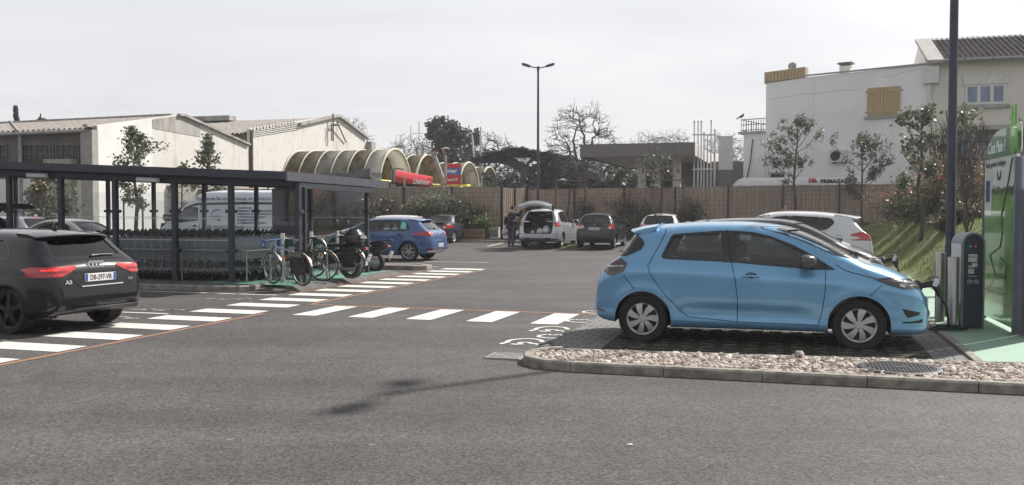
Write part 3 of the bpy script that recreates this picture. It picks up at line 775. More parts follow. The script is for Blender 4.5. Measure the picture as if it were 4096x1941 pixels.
def make_car(name, label, cat, sp, loc, rz, group=None):
 car = Car(sp); root = thing(name, label, cat, loc, rz, group); pm = sp['paint']; x0 = car.x0
 me = car.loft.mesh('body', [pm, BLACKP, INTER], smooth=None); me.polygons.foreach_set('use_smooth', [True] * len(me.polygons))
 bm = bmesh.new(); bm.from_mesh(me); bmesh.ops.remove_doubles(bm, verts=bm.verts, dist=2e-5); bmesh.ops.recalc_face_normals(bm, faces=bm.faces); bm.to_mesh(me); bm.free()
 cut = []
 ca, cb = sp['cabin']; zf = sp.get('floor', .42); n = 30
 inner = car.shell([ca + (cb - ca) * i / n for i in range(n + 1)], .045, zf); im = inner.mesh('cut', [INTER])
 bm = bmesh.new(); bm.from_mesh(im); bmesh.ops.recalc_face_normals(bm, faces=bm.faces); bm.to_mesh(im); bm.free(); cut.append(im)
 def cutmesh(mb, m):
  q = mb.mesh('cut', [m]); bm = bmesh.new(); bm.from_mesh(q); bmesh.ops.recalc_face_normals(bm, faces=bm.faces); bm.to_mesh(q); bm.free(); cut.append(q)
 for xa in (car.xr, car.xf):
  for sg in (1, -1):
   mb = MB(); y1 = car.W - sp.get('well', .30); mb.lathe([(car.ar, y1), (car.ar, car.W + .2)], c=(xa - x0, 0, car.az), ax=(0, sg, 0), seg=44); cutmesh(mb, BLACKP)
 for p in sp['panes']:
  mb = MB(); mb.prism([(a - x0, b) for a, b in p], (0, -2, 0), (1, 0, 0), (0, 0, 1), (0, 4, 0)); cutmesh(mb, BLACKP)
 xm = (ca + cb) / 2 - x0
 if 'screen' in sp:
  mb = MB(); mb.prism(sp['screen'], (xm + .3, 0, 0), (0, 1, 0), (0, 0, 1), (4, 0, 0)); cutmesh(mb, BLACKP)
 if 'rear' in sp:
  mb = MB(); mb.prism(sp['rear'], (-4, 0, 0), (0, 1, 0), (0, 0, 1), (4 + sp.get('rear_to', .9) - x0, 0, 0)); cutmesh(mb, BLACKP)
 if 'gate' in sp:
  mb = MB(); mb.prism(sp['gate'], (-4, 0, 0), (0, 1, 0), (0, 0, 1), (4 + 1.0 - x0, 0, 0)); cutmesh(mb, BLACKP)
 o, tmp = boolean(me, cut)
 src = link('tmps', me.copy()); src.data.validate()
 md = o.modifiers.new('n', 'DATA_TRANSFER'); md.object = src; md.use_loop_data = True; md.data_types_loops = {'CUSTOM_NORMAL'}; md.loop_mapping = 'POLYINTERP_NEAREST'; md.use_max_distance = True; md.max_distance = .004
 body = bpy.data.meshes.new_from_object(o.evaluated_get(bpy.context.evaluated_depsgraph_get())); body.name = 'body'
 for t in tmp + [o, src]: bpy.data.objects.remove(t)
 link('body', body, root)
 gm = sp.get('glass', CGLASS)
 for view in ('L', 'R'):
  for i, p in enumerate(sp['panes']):
   mb = MB(); car.patch(mb, grow(p, .012), view, -.008, .09); mb.build('side_window', sp.get('rear_glass', gm) if i in sp.get('dark', ()) else gm, root, smooth=40)
  mb = MB()
  for p in sp['panes']: car.ribbon(mb, p, view, .034, .003, True)
  for p in sp.get('trim', []): car.patch(mb, p, view, .0035, .07)
  mb.build('window_trim', sp.get('trim_mat', GLOSSB), root, smooth=40)
 if 'screen' in sp:
  mb = MB(); car.patch(mb, grow(sp['screen'], .015), 'F', -.007, .09); mb.build('windscreen', CGLASS, root, smooth=40)
  mb = MB(); car.ribbon(mb, sp['screen'], 'F', .045, .003, True); mb.build('screen_surround', GLOSSB, root)
 if 'rear' in sp:
  mb = MB(); car.patch(mb, grow(sp['rear'], .015), 'B', -.007, .09); mb.build('rear_window', sp.get('rear_glass', gm), root, smooth=40)
  mb = MB(); car.ribbon(mb, sp['rear'], 'B', .05, .003, True); mb.build('rear_window_trim', GLOSSB, root)
 for view in ('L', 'R'):
  sg = 1 if view == 'L' else -1
  for d, hp in sp.get('doors', []):
   mb = MB(); car.patch(mb, d, view, .0025, .07); dm = mb.build('door', pm, root, smooth=50)
   if hp:
    hx, hz = hp; mb = MB(); pts = [car.pj(view, (hx + k * .1 - .1, hz + .004 * (1 - abs(k - 1))), .012 + .022 * (1 - abs(k - 1))) for k in (0, .35, 1, 1.65, 2)]
    if None not in pts: mb.tube(pts, [.010, .015, .016, .015, .010], 8)
    mb.build('door_handle', sp.get('handle_mat', pm), dm, smooth=50)
    mb = MB(); car.patch(mb, [(hx + .07 * cos(t), hz + .015 + .035 * sin(t)) for t in [k * pi / 6 for k in range(12)]], view, .004, .05); mb.build('handle_recess', SEAM, dm)
  mb = MB()
  for p in sp.get('seams', []):
   mb = MB(); car.ribbon(mb, p, view, sp.get('seamw', .007), .0045)
   if mb.f: mb.build('panel_gap', SEAM, root)
  for p, m, nm in sp.get('side_patches', []):
   mb = MB(); car.patch(mb, p, view, .009, .028, .01); mb.build(nm, m, root, smooth=40)
  for p, m, nm in sp.get('side_ribbons', []):
   mb = MB(); car.ribbon(mb, p, view, m[1], .010); mb.build(nm, m[0], root, smooth=40)
 for p, m, nm in sp.get('rear_patches', []):
  mb = MB(); car.patch(mb, p, 'B', .008, .05, .01); mb.build(nm, m, root, smooth=40)
 for p, m, nm in sp.get('front_patches', []):
  mb = MB(); car.patch(mb, p, 'F', .008, .05, .01); mb.build(nm, m, root, smooth=40)
 for p, m, nm in sp.get('rear_ribbons', []):
  mb = MB(); car.ribbon(mb, p, 'B', m[1], .010); mb.build(nm, m[0], root)
 for p, m, nm in sp.get('top_ribbons', []):
  mb = MB(); car.ribbon(mb, p, 'T', m[1], .004); mb.build(nm, m[0], root)
 for sgn, view in ((1, 'L'), (-1, 'R')):
  if 'tail_b' in sp or 'tail_s' in sp:
   mb = MB()
   if 'tail_b' in sp: car.patch(mb, [(sgn * y, z) for y, z in sp['tail_b']], 'B', .010, .04, .012)
   if 'tail_s' in sp: car.patch(mb, sp['tail_s'], view, .010, .04, .012)
   tl = mb.build('tail_light', sp.get('tail_mat', RED_L), root, smooth=50)
   for p, m, nm in sp.get('tail_bits', []):
    mb = MB(); car.patch(mb, p, view, .014, .04); mb.build(nm, m, tl)
   for p, m, nm in sp.get('tail_bits_b', []):
    mb = MB(); car.patch(mb, [(sgn * y, z) for y, z in p], 'B', .016, .04); mb.build(nm, m, tl)
  if 'head_s' in sp:
   mb = MB(); car.patch(mb, sp['head_s'], view, .008, .05, .012)
   if 'head_f' in sp: car.patch(mb, [(sgn * y, z) for y, z in sp['head_f']], 'F', .008, .05, .012)
   hl = mb.build('headlight', sp.get('head_mat', SMOKE), root, smooth=50)
   for p, m, nm in sp.get('head_bits', []):
    mb = MB(); car.patch(mb, p, view, .012, .04); mb.build(nm, m, hl)
 fx = sp.get('seats', (car.xr + 1.45, car.xr + .55))
 for x in fx:
  for y in (.36, -.36):
   mb = MB(); seat(mb, x - x0, y, zf - .06, sp.get('seat_h', .60)); mb.build('seat', SEATM, root, bevel=.03)
 mb = MB(); dx = fx[0] + .78; pts = [(dx - x0 + .10 * sin(t) * -.4, .36 + .18 * cos(t), zf + .50 + .18 * sin(t)) for t in [2 * pi * k / 20 for k in range(20)]]
 mb.tube(pts, .014, 6, closed=True); mb.build('steering_wheel', INTER, root, smooth=50)
 mb = MB(); mb.prism([(dx - x0 + .02, zf + .1), (dx - x0 + .06, zf + .5), (dx - x0 + .35, zf + .52), (dx - x0 + .45, zf + .1)], (0, -.68, 0), (1, 0, 0), (0, 0, 1), (0, 1.36, 0)); mb.build('dashboard', INTER, root)
 wheels(car, root, sp['wheel'][0], sp['wheel'][1], sp['wheel'][2], sp.get('rim_mat'))
 if 'mirror' in sp: mirror(car, root, sp['mirror'][0], sp['mirror'][1], sp.get('mirror_mat', pm), s=sp.get('mirror_s', 1.0))
 return car, root
def wiper(car, root, pts, view='B', m=None):
 q = [car.pj(view, p, .02) for p in pts]; q = [p for p in q if p]
 mb = MB(); mb.tube(q, [.020] + [.010] * (len(q) - 1), 6); mb.build('wiper', m or BLACKP, root, smooth=50)
def antenna(car, root, x, ln=.35, back=.5):
 p = car.pj('T', (x, 0), 0); mb = MB(); mb.tube([p, p + V((-ln * back * .1, 0, ln * .1)), p + V((-ln * back, 0, ln))], [.020, .012, .008], 6); mb.build('antenna', BLACKP, root)
def scaled(sp, L, H, W, axles, **kw):
 kx = L / sp['L']; kz = H / max(z for x, z in sp['top']); kw_ = W / sp['W']; o = dict(sp)
 fx = pchip([(0, 0), (sp['axles'][0], axles[0]), (sp['axles'][1], axles[1]), (sp['L'], L)])
 xz = lambda ps: [(fx(x), z * kz) for x, z in ps]; yz = lambda ps: [(y * kw_, z * kz) for y, z in ps]
 for k in ('top', 'bot', 'belt'): o[k] = xz(sp[k])
 o['wid'] = [(fx(x), w) for x, w in sp['wid']]; o['roofw'] = [(fx(x), w * kw_) for x, w in sp['roofw']]
 o['panes'] = [xz(p) for p in sp['panes']]; o['trim'] = [xz(p) for p in sp.get('trim', [])]; o['seams'] = [xz(p) for p in sp.get('seams', [])]
 o['doors'] = [(xz(d), (fx(h[0]), h[1] * kz) if h else None) for d, h in sp.get('doors', [])]
 for k in ('screen', 'rear', 'tail_b', 'head_f'):
  if k in sp: o[k] = yz(sp[k])
 for k in ('tail_s', 'head_s'):
  if k in sp: o[k] = xz(sp[k])
 for k in ('tail_bits', 'head_bits', 'side_patches', 'side_ribbons'):
  if k in sp: o[k] = [(xz(p), m, n) for p, m, n in sp[k]]
 for k in ('tail_bits_b', 'rear_patches', 'rear_ribbons', 'front_patches'):
  if k in sp: o[k] = [(yz(p), m, n) for p, m, n in sp[k]]
 o['cabin'] = tuple(fx(x) for x in sp['cabin']); o['rear_to'] = fx(sp.get('rear_to', .9))
 if 'mirror' in sp: o['mirror'] = (fx(sp['mirror'][0]), sp['mirror'][1] * kz)
 if 'seats' in sp: o['seats'] = tuple(fx(x) for x in sp['seats'])
 o.update(L=L, W=W, axles=axles); o.update(kw); return o
# ================= the cars of the photograph
BLUE = paint('paint_light_blue', (.165, .37, .585), metal=.40, rough=.30)
BLACKC = paint('paint_black', (.007, .007, .010), metal=.0, rough=.3, coat=.85)
WHITEC = paint('paint_white', (.66, .67, .69), metal=.0, rough=.4)
SILVER = paint('paint_silver', (.50, .51, .53), metal=.55, rough=.36)
NAVY = paint('paint_mid_blue', (.065, .12, .26), metal=.3, rough=.34)
PLUM = paint('paint_dark_plum', (.045, .042, .062), metal=.4, rough=.36)
CHARC = paint('paint_charcoal', (.018, .020, .023), metal=.1, rough=.35)
BEIGES = paint('paint_champagne', (.42, .40, .37), metal=.5, rough=.36)
ZP = [(0, .92), (.05, .958), (.12, .978), (.22, .966), (.40, .984), (.62, .990), (.74, .994), (.80, 1.0), (.86, .990), (1.0, .924)]
def zsculpt(x, z):
 k = sstep(.95, 1.5, x) * (1 - sstep(2.5, 2.85, x))
 return -.022 * k * exp(-((z - (.43 - .02 * (x - 1.2))) / .075) ** 2) + .006 * k * exp(-((z - .60) / .09) ** 2)
ZOE = dict(L=4.084, W=1.74, axles=(.66, 3.248), tyre=.311, arch=.358, P=ZP, sculpt=zsculpt, paint=BLUE, n=96,
 top=[(0, .50), (.02, .62), (.06, .78), (.12, .92), (.20, 1.01), (.30, 1.11), (.42, 1.27), (.52, 1.405), (.62, 1.468), (.9, 1.508), (1.4, 1.538), (1.8, 1.543), (2.15, 1.527), (2.45, 1.478), (2.75, 1.375), (3.1, 1.20), (3.32, 1.085), (3.42, 1.045), (3.6, .985), (3.78, .905), (3.92, .82), (4.01, .72), (4.06, .60), (4.084, .48)],
 bot=[(0, .40), (.05, .32), (.2, .27), (.6, .235), (1, .215), (3.0, .215), (3.6, .205), (3.95, .21), (4.04, .25), (4.084, .38)],
 belt=[(0, .48), (.06, .74), (.14, .90), (.3, 1.0), (.55, 1.055), (.85, 1.06), (1.75, 1.02), (2.66, .95), (3.0, .935), (3.4, .90), (3.7, .82), (3.95, .70), (4.084, .46)],
 wid=[(0, .70), (.03, .79), (.1, .88), (.25, .945), (.5, .985), (.8, 1), (2.8, 1), (3.3, .985), (3.6, .945), (3.8, .875), (3.95, .75), (4.04, .60), (4.084, .46)],
 roofw=[(0, .5), (.1, .66), (.25, .68), (.45, .62), (.7, .585), (1.7, .59), (2.4, .565), (2.9, .61), (3.3, .68), (3.5, .68), (3.8, .60), (4.0, .45), (4.084, .3)],
 cabin=(.50, 3.22), floor=.44,
 panes=[rounded([(.90, 1.090), (1.02, 1.365), (1.63, 1.415), (1.68, 1.062)], .03), rounded([(1.80, 1.055), (1.76, 1.415), (2.02, 1.395), (2.24, 1.340), (2.48, 1.245), (2.66, 1.150), (2.70, .985)], .03)],
 trim=[[(1.655, 1.04), (1.61, 1.43), (1.78, 1.43), (1.82, 1.035)], rounded([(2.68, .965), (2.645, 1.175), (2.72, 1.135), (2.98, .968)], .02)],
 screen=rounded([(-.67, 1.115), (.67, 1.115), (.535, 1.462), (-.535, 1.462)], .06), rear=rounded([(-.56, 1.09), (.56, 1.09), (.47, 1.375), (-.47, 1.375)], .06), rear_to=.95,
 doors=[(rounded([(.74, .985), (.78, .87), (.93, .66), (1.14, .43), (1.24, .36), (1.825, .318), (1.825, .60), (1.795, .84), (1.745, 1.035), (.86, 1.055)], .02), None),
  (rounded([(1.76, 1.03), (1.81, .84), (1.84, .60), (1.84, .318), (2.78, .310), (2.82, .47), (2.85, .72), (2.855, .945), (2.6, .965)], .02), (1.99, .872))],
 seams=[[(.92, 1.46), (.915, 1.38), (.83, 1.19), (.725, .985), (.765, .868), (.915, .66), (1.13, .43), (1.235, .352), (1.835, .310), (2.785, .302), (2.825, .47), (2.858, .72), (2.862, .97), (2.845, 1.06)],
  [(1.69, 1.45), (1.755, 1.04), (1.80, .845), (1.832, .60), (1.832, .312)], [(.42, .86), (.55, .69)], [(3.50, .80), (3.36, .665)], [(2.98, 1.03), (3.1, .955), (3.42, .875)], [(.65, 1.47), (.56, 1.37)]],
 tail_s=rounded([(.17, .975), (.24, 1.055), (.37, 1.075), (.46, 1.01), (.42, .905), (.27, .845), (.20, .865)], .02), tail_b=rounded([(.80, .90), (.80, 1.03), (.66, 1.01), (.55, .96), (.62, .89)], .02), tail_mat=SMOKE,
 tail_bits=[([(.20, .953), (.42, .966), (.42, .978), (.20, .968)], CLEAR, 'lamp_strip')] + [([(.24, z), (.37, z + .006), (.37, z + .011), (.24, z + .006)], RED_D, 'lamp_line') for z in (.90, .92, .998, 1.016)],
 head_s=rounded([(3.40, .868), (3.60, .885), (3.86, .845), (3.96, .795), (3.90, .748), (3.74, .748), (3.58, .795)], .02), head_f=rounded([(.78, .80), (.62, .86), (.34, .80), (.36, .76), (.58, .745)], .02), head_mat=SMOKE,
 head_bits=[([(3.52, .848), (3.86, .825), (3.90, .80), (3.60, .84)], CLEAR, 'lamp_reflector'), ([(3.70, .775), (3.76, .765), (3.76, .80), (3.70, .81)], CLEAR, 'lamp_lens'), ([(3.82, .775), (3.93, .775), (3.90, .80), (3.82, .79)], CLEAR, 'lamp_lens')],
 side_patches=[(rounded([(3.73, .52), (3.79, .41), (3.93, .44), (3.94, .47)], .015), BLACKP, 'bumper_vent'), (rounded([(3.73, .345), (3.97, .345), (3.97, .39), (3.92, .372), (3.735, .36)], .01), BLACKP, 'bumper_vent'),
    (rounded([(.24, 1.09), (.42, 1.36), (.52, 1.385), (.64, 1.31), (.67, 1.25), (.62, 1.18), (.45, 1.105)], .03), GLOSSB, 'rear_quarter_glass'), (rounded([(.07, .40), (.16, .375), (.16, .40), (.07, .43)], .006), RED_D, 'reflector')],
 top_ribbons=[([(.72, .5), (2.42, .5)], (SEAM, .008), 'roof_gap')],
 wheel=('cover', .185, .205), seats=(2.18, 1.22), mirror=(2.66, 1.055), mirror_mat=M('mirror_grey', (.10, .10, .105), rough=.3, metal=.4, var=0), mirror_s=1.08, handle_mat=None)
ZOE['handle_mat'] = BLUE
ZR, ZF = G(642.7, 342.6), G(862.5, 351.2)
zh = (ZF - ZR); zh.z = 0; zh.normalize(); zc = ZR + zh * 1.294 + V((-zh.y, zh.x, 0)) * (.87 - .07)
zcar, zoe = make_car('parked_car', 'light blue electric hatchback plugged in at the charging post beside the gravel island', 'car', ZOE, zc, atan2(zh.y, zh.x))
def spoiler(car, root, prof, hw, m):
 mb = MB(); n = 10; vs = []
 for i in range(n + 1):
  y = -hw + 2 * hw * i / n; k = 1 - abs(y / hw) ** 3 * .25
  for x, z in prof: vs.append((x * k + prof[0][0] * (1 - k) - car.x0, y, z - .035 * (y / hw) ** 2))
 q = len(prof); mb.add(vs, [(i * q + j, i * q + (j + 1) % q, (i + 1) * q + (j + 1) % q, (i + 1) * q + j) for i in range(n) for j in range(q)] + [tuple(reversed(range(q))), tuple(range(n * q, n * q + q))])
 mb.build('roof_spoiler', m, root, smooth=35)
spoiler(zcar, zoe, [(.82, 1.517), (.60, 1.487), (.43, 1.447), (.415, 1.432), (.46, 1.420), (.62, 1.43), (.8, 1.47)], .58, BLUE)
antenna(zcar, zoe, .80, .34, .72); wiper(zcar, zoe, [(.0, 1.10), (.2, 1.14), (.4, 1.16)], 'B')
wiper(zcar, zoe, [(-.05, 1.115), (.3, 1.10), (.62, 1.115)], 'F'); wiper(zcar, zoe, [(.55, 1.10), (.2, 1.12), (-.2, 1.15)], 'F')
mb = MB(); zcar.patch(mb, rounded([(3.24, -.60), (3.40, -.55), (3.43, 0), (3.40, .55), (3.24, .60), (3.30, 0)], .03), 'T', .004, .06); mb.build('scuttle_panel', BLACKP, zoe)
numberplate(zcar, zoe, 'FW-481-KD', .56, view='F'); numberplate(zcar, zoe, 'FW-481-KD', .60)
mb = MB(); zcar.patch(mb, rounded([(-.35, .33), (.35, .33), (.45, .46), (-.45, .46)], .03), 'F', .006, .06); mb.build('grille', BLACKP, zoe)
PORT = zoe.location + Matrix.Rotation(zoe.rotation_euler.z, 3, 'Z') @ V((4.05 - zcar.x0, 0, .78))
mb = MB(); q = zcar.pj('F', (0, .74), 0)
mb.lathe([(.075, -.02), (.075, .03), (.05, .05)], c=q, ax=(1, 0, .3), seg=16); mb.build('charge_flap', BLACKP, zoe, smooth=30)
zk = dup(zoe, KA(1.55, 9.25, 0), zoe.rotation_euler.z - .012, 'black electric hatchback half hidden behind the light blue one', None)
zk['label'] = 'black hatchback on charge, half hidden behind the light blue hatchback'
for c in zk.children_recursive:
 for sl in c.material_slots:
  if sl.material == BLUE: sl.link = 'OBJECT'; sl.material = BLACKC
HB = dict(L=4.255, W=1.80, axles=(.81, 3.447), tyre=.318, arch=.358, paint=NAVY, n=84,
 top=[(0, .50), (.02, .64), (.05, .82), (.10, .95), (.17, 1.02), (.30, 1.14), (.45, 1.28), (.56, 1.375), (.66, 1.41), (1.0, 1.437), (1.7, 1.452), (2.2, 1.432), (2.5, 1.378), (2.75, 1.285), (3.05, 1.125), (3.22, 1.035), (3.32, 1.005), (3.6, .955), (3.9, .87), (4.08, .78), (4.20, .66), (4.255, .50)],
 bot=[(0, .40), (.05, .30), (.2, .25), (.6, .21), (1, .19), (3.4, .19), (3.9, .19), (4.15, .22), (4.255, .36)],
 belt=[(0, .48), (.05, .76), (.12, .90), (.3, .965), (.8, .98), (1.8, .96), (2.8, .925), (3.3, .90), (3.7, .82), (4.0, .74), (4.255, .48)],
 wid=[(0, .72), (.03, .80), (.10, .88), (.25, .94), (.5, .985), (.8, 1), (3.2, 1), (3.6, .975), (3.9, .91), (4.08, .82), (4.2, .68), (4.255, .5)],
 roofw=[(0, .55), (.1, .72), (.2, .74), (.45, .64), (.7, .60), (1.7, .60), (2.4, .57), (2.8, .62), (3.2, .70), (3.6, .70), (4.0, .6), (4.255, .35)],
 cabin=(.42, 3.12), floor=.40,
 panes=[rounded([(.80, 1.04), (.86, 1.17), (1.0, 1.305), (1.15, 1.325), (1.15, 1.015)], .03), rounded([(1.20, 1.015), (1.20, 1.33), (1.80, 1.345), (1.84, .995)], .02), rounded([(1.92, .990), (1.88, 1.345), (2.2, 1.325), (2.45, 1.255), (2.72, 1.10), (2.86, .965)], .03)],
 trim=[[(1.835, .985), (1.80, 1.35), (1.90, 1.35), (1.93, .98)]],
 screen=rounded([(-.68, 1.06), (.68, 1.06), (.55, 1.345), (-.55, 1.345)], .05), rear=rounded([(-.60, 1.045), (.60, 1.045), (.50, 1.345), (-.50, 1.345)], .06), rear_to=.9,
 doors=[(rounded([(1.02, .64), (1.20, .34), (1.86, .31), (1.87, .97), (.98, .985)], .03), (1.14, .855)), (rounded([(1.89, .31), (2.92, .30), (2.97, .62), (2.97, .905), (1.90, .97)], .03), (2.08, .845))],
 seams=[[(1.19, 1.02), (.96, .98), (1.01, .63), (1.19, .325), (1.875, .30), (2.94, .29), (2.985, .62), (2.985, .93)], [(1.88, 1.35), (1.88, .30)], [(.36, .56), (.50, .56)]],
 tail_b=rounded([(.86, .84), (.86, .985), (.46, .965), (.50, .90), (.60, .845)], .02), tail_s=rounded([(.06, .84), (.06, .975), (.42, .985), (.40, .93), (.24, .85)], .02),
 tail_bits_b=[([(.50, .925), (.60, .925), (.60, .945), (.48, .945)], CLEAR, 'lamp_lens')],
 head_s=rounded([(3.62, .80), (3.70, .86), (4.0, .78), (4.1, .68), (3.85, .68)], .03), head_f=rounded([(.80, .70), (.80, .80), (.45, .74), (.48, .66)], .03),
 wheel=('twin5', .20, .235), seats=(2.30, 1.36), mirror=(2.80, 1.02), mirror_s=1.0)
def place(sp, rc, hd, side, gzz=0.0):
 h = V((cos(hd), sin(hd), 0)); left = V((-sin(hd), cos(hd), 0)); c = V(rc) + h * ((sp['axles'][1] - sp['axles'][0]) / 2) + left * (sp['W'] / 2 - .07) * (1 if side == 'R' else -1)
 c.z = gzz; return c
hd = KANG + pi
gc, go = make_car('parked_car', 'mid blue hatchback with silver twin spoke wheels parked behind the motor scooter', 'car', HB, place(HB, G(408.8, 261.2), hd, 'L'), hd)
spoiler(gc, go, [(.90, 1.428), (.66, 1.412), (.44, 1.372), (.43, 1.358), (.48, 1.345), (.7, 1.36), (.9, 1.39)], .60, NAVY)
numberplate(gc, go, 'CL-195-VA', .52); wiper(gc, go, [(0, 1.06), (.2, 1.09), (.42, 1.10)])
mb = MB(); gc.ribbon(mb, [(-.80, .335), (.80, .335)], 'B', .05, .012); mb.build('bumper_strip', CHROME, go)
mb = MB(); gc.patch(mb, rounded([(-.70, .22), (.70, .22), (.74, .33), (-.74, .33)], .03), 'B', .006, .06); mb.build('rear_diffuser', BLACKP, go)
mb = MB(); q = gc.pj('B', (0, .90), .006); mb.lathe([(.055, 0), (.055, .012), (.04, .014), (.0, .008)], c=q, ax=(-1, 0, 0), seg=20); mb.build('round_badge', CHROME, go)
q = gc.pj('B', (-.62, .74), .012); text('model_lettering', 'TDI', .055, q + V((0, .06, 0)), (0, -1, 0), (0, 0, 1), CHROME, go)
mb = MB(); gc.ribbon(mb, [(-.83, .40), (-.55, .40)], 'B', .05, .008); gc.ribbon(mb, [(.55, .40), (.83, .40)], 'B', .05, .008); mb.build('reflector', RED_D, go)
TURQ = leafmat('turquoise_cloth', (.12, .55, .52), (.2, .7, .66), .5, .8)
for x0_, x1_ in ((1.24, 1.76), (.96, 1.12)):
 mb = MB(); mb.add([(x0_ - gc.x0, -.70, 1.06), (x1_ - gc.x0, -.70, 1.05), (x1_ - gc.x0, -.64, 1.29), (x0_ - gc.x0 + .03, -.64, 1.28)], [(0, 1, 2, 3)]); mb.build('window_sunshade', TURQ, go)
AUD = scaled(HB, 4.24, 1.425, 1.75, (.80, 3.40), paint=BLACKC, tyre=.318, arch=.352, n=96, glass=DGLASS, rear_glass=DGLASS, wheel=('five', .22, .24), rim_mat=RIM_D, handle_mat=BLACKC,
 tail_b=rounded([(.86, .785), (.86, .915), (.36, .925), (.325, .90), (.44, .845), (.58, .79)], .012), tail_s=rounded([(.05, .785), (.05, .91), (.20, .905), (.25, .87), (.2, .81)], .02), tail_mat=RED_L, tail_bits=[],
 tail_bits_b=[([(.62, .87), (.78, .868), (.78, .885), (.62, .887)], RED_ON, 'lamp_glow'), ([(.46, .878), (.57, .876), (.57, .892), (.46, .892)], RED_ON, 'lamp_glow'), ([(.48, .845), (.80, .838), (.80, .850), (.50, .856)], RED_D, 'lamp_line')],
 panes=[rounded([(.83, 1.02), (.95, 1.19), (1.12, 1.285), (1.72, 1.31), (1.74, .985)], .03), rounded([(1.86, .98), (1.84, 1.31), (2.2, 1.29), (2.45, 1.22), (2.72, 1.07), (2.84, .945)], .03)],
 doors=[(rounded([(1.75, .31), (2.90, .30), (2.95, .62), (2.95, .89), (1.76, .955)], .03), (1.95, .835))], seams=[[(1.74, .99), (1.74, .30), (2.92, .29), (2.965, .62), (2.965, .91)]], side_patches=[], trim=[[(1.73, .975), (1.71, 1.325), (1.86, 1.325), (1.88, .97)]])
hd = radians(154.5); rc = G(11, 334)
ac, ao = make_car('parked_car', 'black hatchback with lit red tail lights in the left foreground', 'car', AUD, place(AUD, rc, hd, 'L'), hd)
spoiler(ac, ao, [(.95, 1.402), (.66, 1.390), (.42, 1.352), (.405, 1.337), (.46, 1.325), (.7, 1.335), (.92, 1.365)], .59, BLACKC)
numberplate(ac, ao, 'DB-297-VB', .755, y=-.02); wiper(ac, ao, [(0, 1.035), (-.2, 1.045), (-.40, 1.04)])
mb = MB(); q = ac.pj('B', (0, .925), .014)
for k in range(4): mb.tube([(q.x, q.y + (k - 1.5) * .062 + .042 * cos(t), q.z + .042 * sin(t)) for t in [2 * pi * j / 20 for j in range(20)]], .0065, 6, closed=True)
mb.build('ring_badge', CHROME, ao, smooth=50)
q = ac.pj('B', (.50, .685), .012); text('model_lettering', 'A3', .07, q + V((0, .06, 0)), (0, -1, 0), (0, 0, 1), CHROME, ao, sx=1.3, bold=.003)
q = ac.pj('B', (-.53, .685), .012); text('model_lettering', 'TDI', .05, q + V((0, .05, 0)), (0, -1, 0), (0, 0, 1), CHROME, ao, sx=1.1)
mb = MB(); ac.ribbon(mb, [(.44, .80), (.44, .78), (.36, .66), (.30, .63), (-.30, .63), (-.50, .64), (-.56, .80)], 'B', .010, .005); ac.ribbon(mb, [(-.40, .835), (.40, .835)], 'B', .03, .006); mb.build('tailgate_gap', SEAM, ao)
mb = MB(); ac.ribbon(mb, [(-.40, .645), (.30, .640)], 'B', .014, .009); mb.build('tailgate_strip', CHROME, ao)
mb = MB(); ac.patch(mb, rounded([(-.70, .21), (.70, .21), (.72, .335), (-.72, .335)], .03), 'B', .006, .06); mb.build('rear_diffuser', M('grey_plastic', (.05, .05, .052), rough=.6, var=.15, scale=20), ao)
mb = MB(); ac.ribbon(mb, [(-.72, .345), (.40, .34)], 'B', .022, .011); mb.build('bumper_strip', M('satin_grey', (.16, .16, .165), rough=.4, metal=.5, var=0), ao)
mb = MB()
for e in (0, .09): q = ac.pj('B', (.48 + e, .235), 0); mb.tube([q + V((.12, 0, 0)), q + V((-.035, 0, 0))], .034, 14, cap=False)
mb.build('exhaust_pipe', CHROME, ao, smooth=40)
q = ac.pj('T', (.95, 0), 0); mb = MB(); mb.prism([(-.07, 0), (.07, 0), (-.03, .055), (-.07, .055)], q + V((0, -.015, -.004)), (1, 0, 0), (0, 0, 1), (0, .03, 0)); mb.build('antenna', BLACKP, ao, bevel=.008)
row = AANG
GET = scaled(HB, 3.825, 1.495, 1.665, (.62, 3.075), paint=CHARC, tyre=.285, arch=.32, n=70, handle_mat=CHARC, wheel=('eight', .175, .18),
 tail_b=rounded([(.80, .82), (.80, 1.0), (.58, 1.0), (.56, .92), (.62, .82)], .03), tail_s=rounded([(.04, .82), (.04, 1.0), (.25, .99), (.24, .90), (.15, .82)], .03), tail_bits_b=[(rounded([(.60, .84), (.72, .84), (.72, .90), (.60, .90)], .02), CLEAR, 'lamp_lens')],
 rear=rounded([(-.56, 1.03), (.56, 1.03), (.49, 1.40), (-.49, 1.40)], .06))
GP = place(GET, G(614.5, 249.4, .03), row, 'R', gz(0, 41))
ec, eo = make_car('parked_car', 'small charcoal hatchback with a round learner disc on its tailgate in the far row', 'car', GET, GP, row)
numberplate(ec, eo, 'FX-362-AD', .83); wiper(ec, eo, [(0, 1.02), (.2, 1.06), (.44, 1.10)])
mb = MB(); q = ec.pj('B', (.52, .90), .012); mb.lathe([(.085, 0), (.085, .004), (0, .004)], c=q, ax=(-1, 0, 0), seg=24); dk = mb.build('learner_disc', WHITE_T, eo)
text('disc_letter', 'A', .13, q + V((-.006, 0, -.045)), (0, -1, 0), (0, 0, 1), RED_L, dk, align='CENTER', bold=.004)
mb = MB(); q = ec.pj('B', (0, .99), .01); mb.tube([q + V((0, .05, -.02)), q + V((0, .04, .02))], .006, 6); mb.tube([q + V((0, -.05, .02)), q + V((0, -.04, -.02))], .006, 6); mb.tube([q + V((0, .04, -.005)), q + V((0, -.04, .005))], .006, 6); mb.build('letter_badge', CHROME, eo)
q = ec.pj('B', (-.46, .985), .01); text('model_lettering', 'Getz', .06, q + V((0, .05, 0)), (0, -1, 0), (0, 0, 1), CHROME, eo, shear=.2)
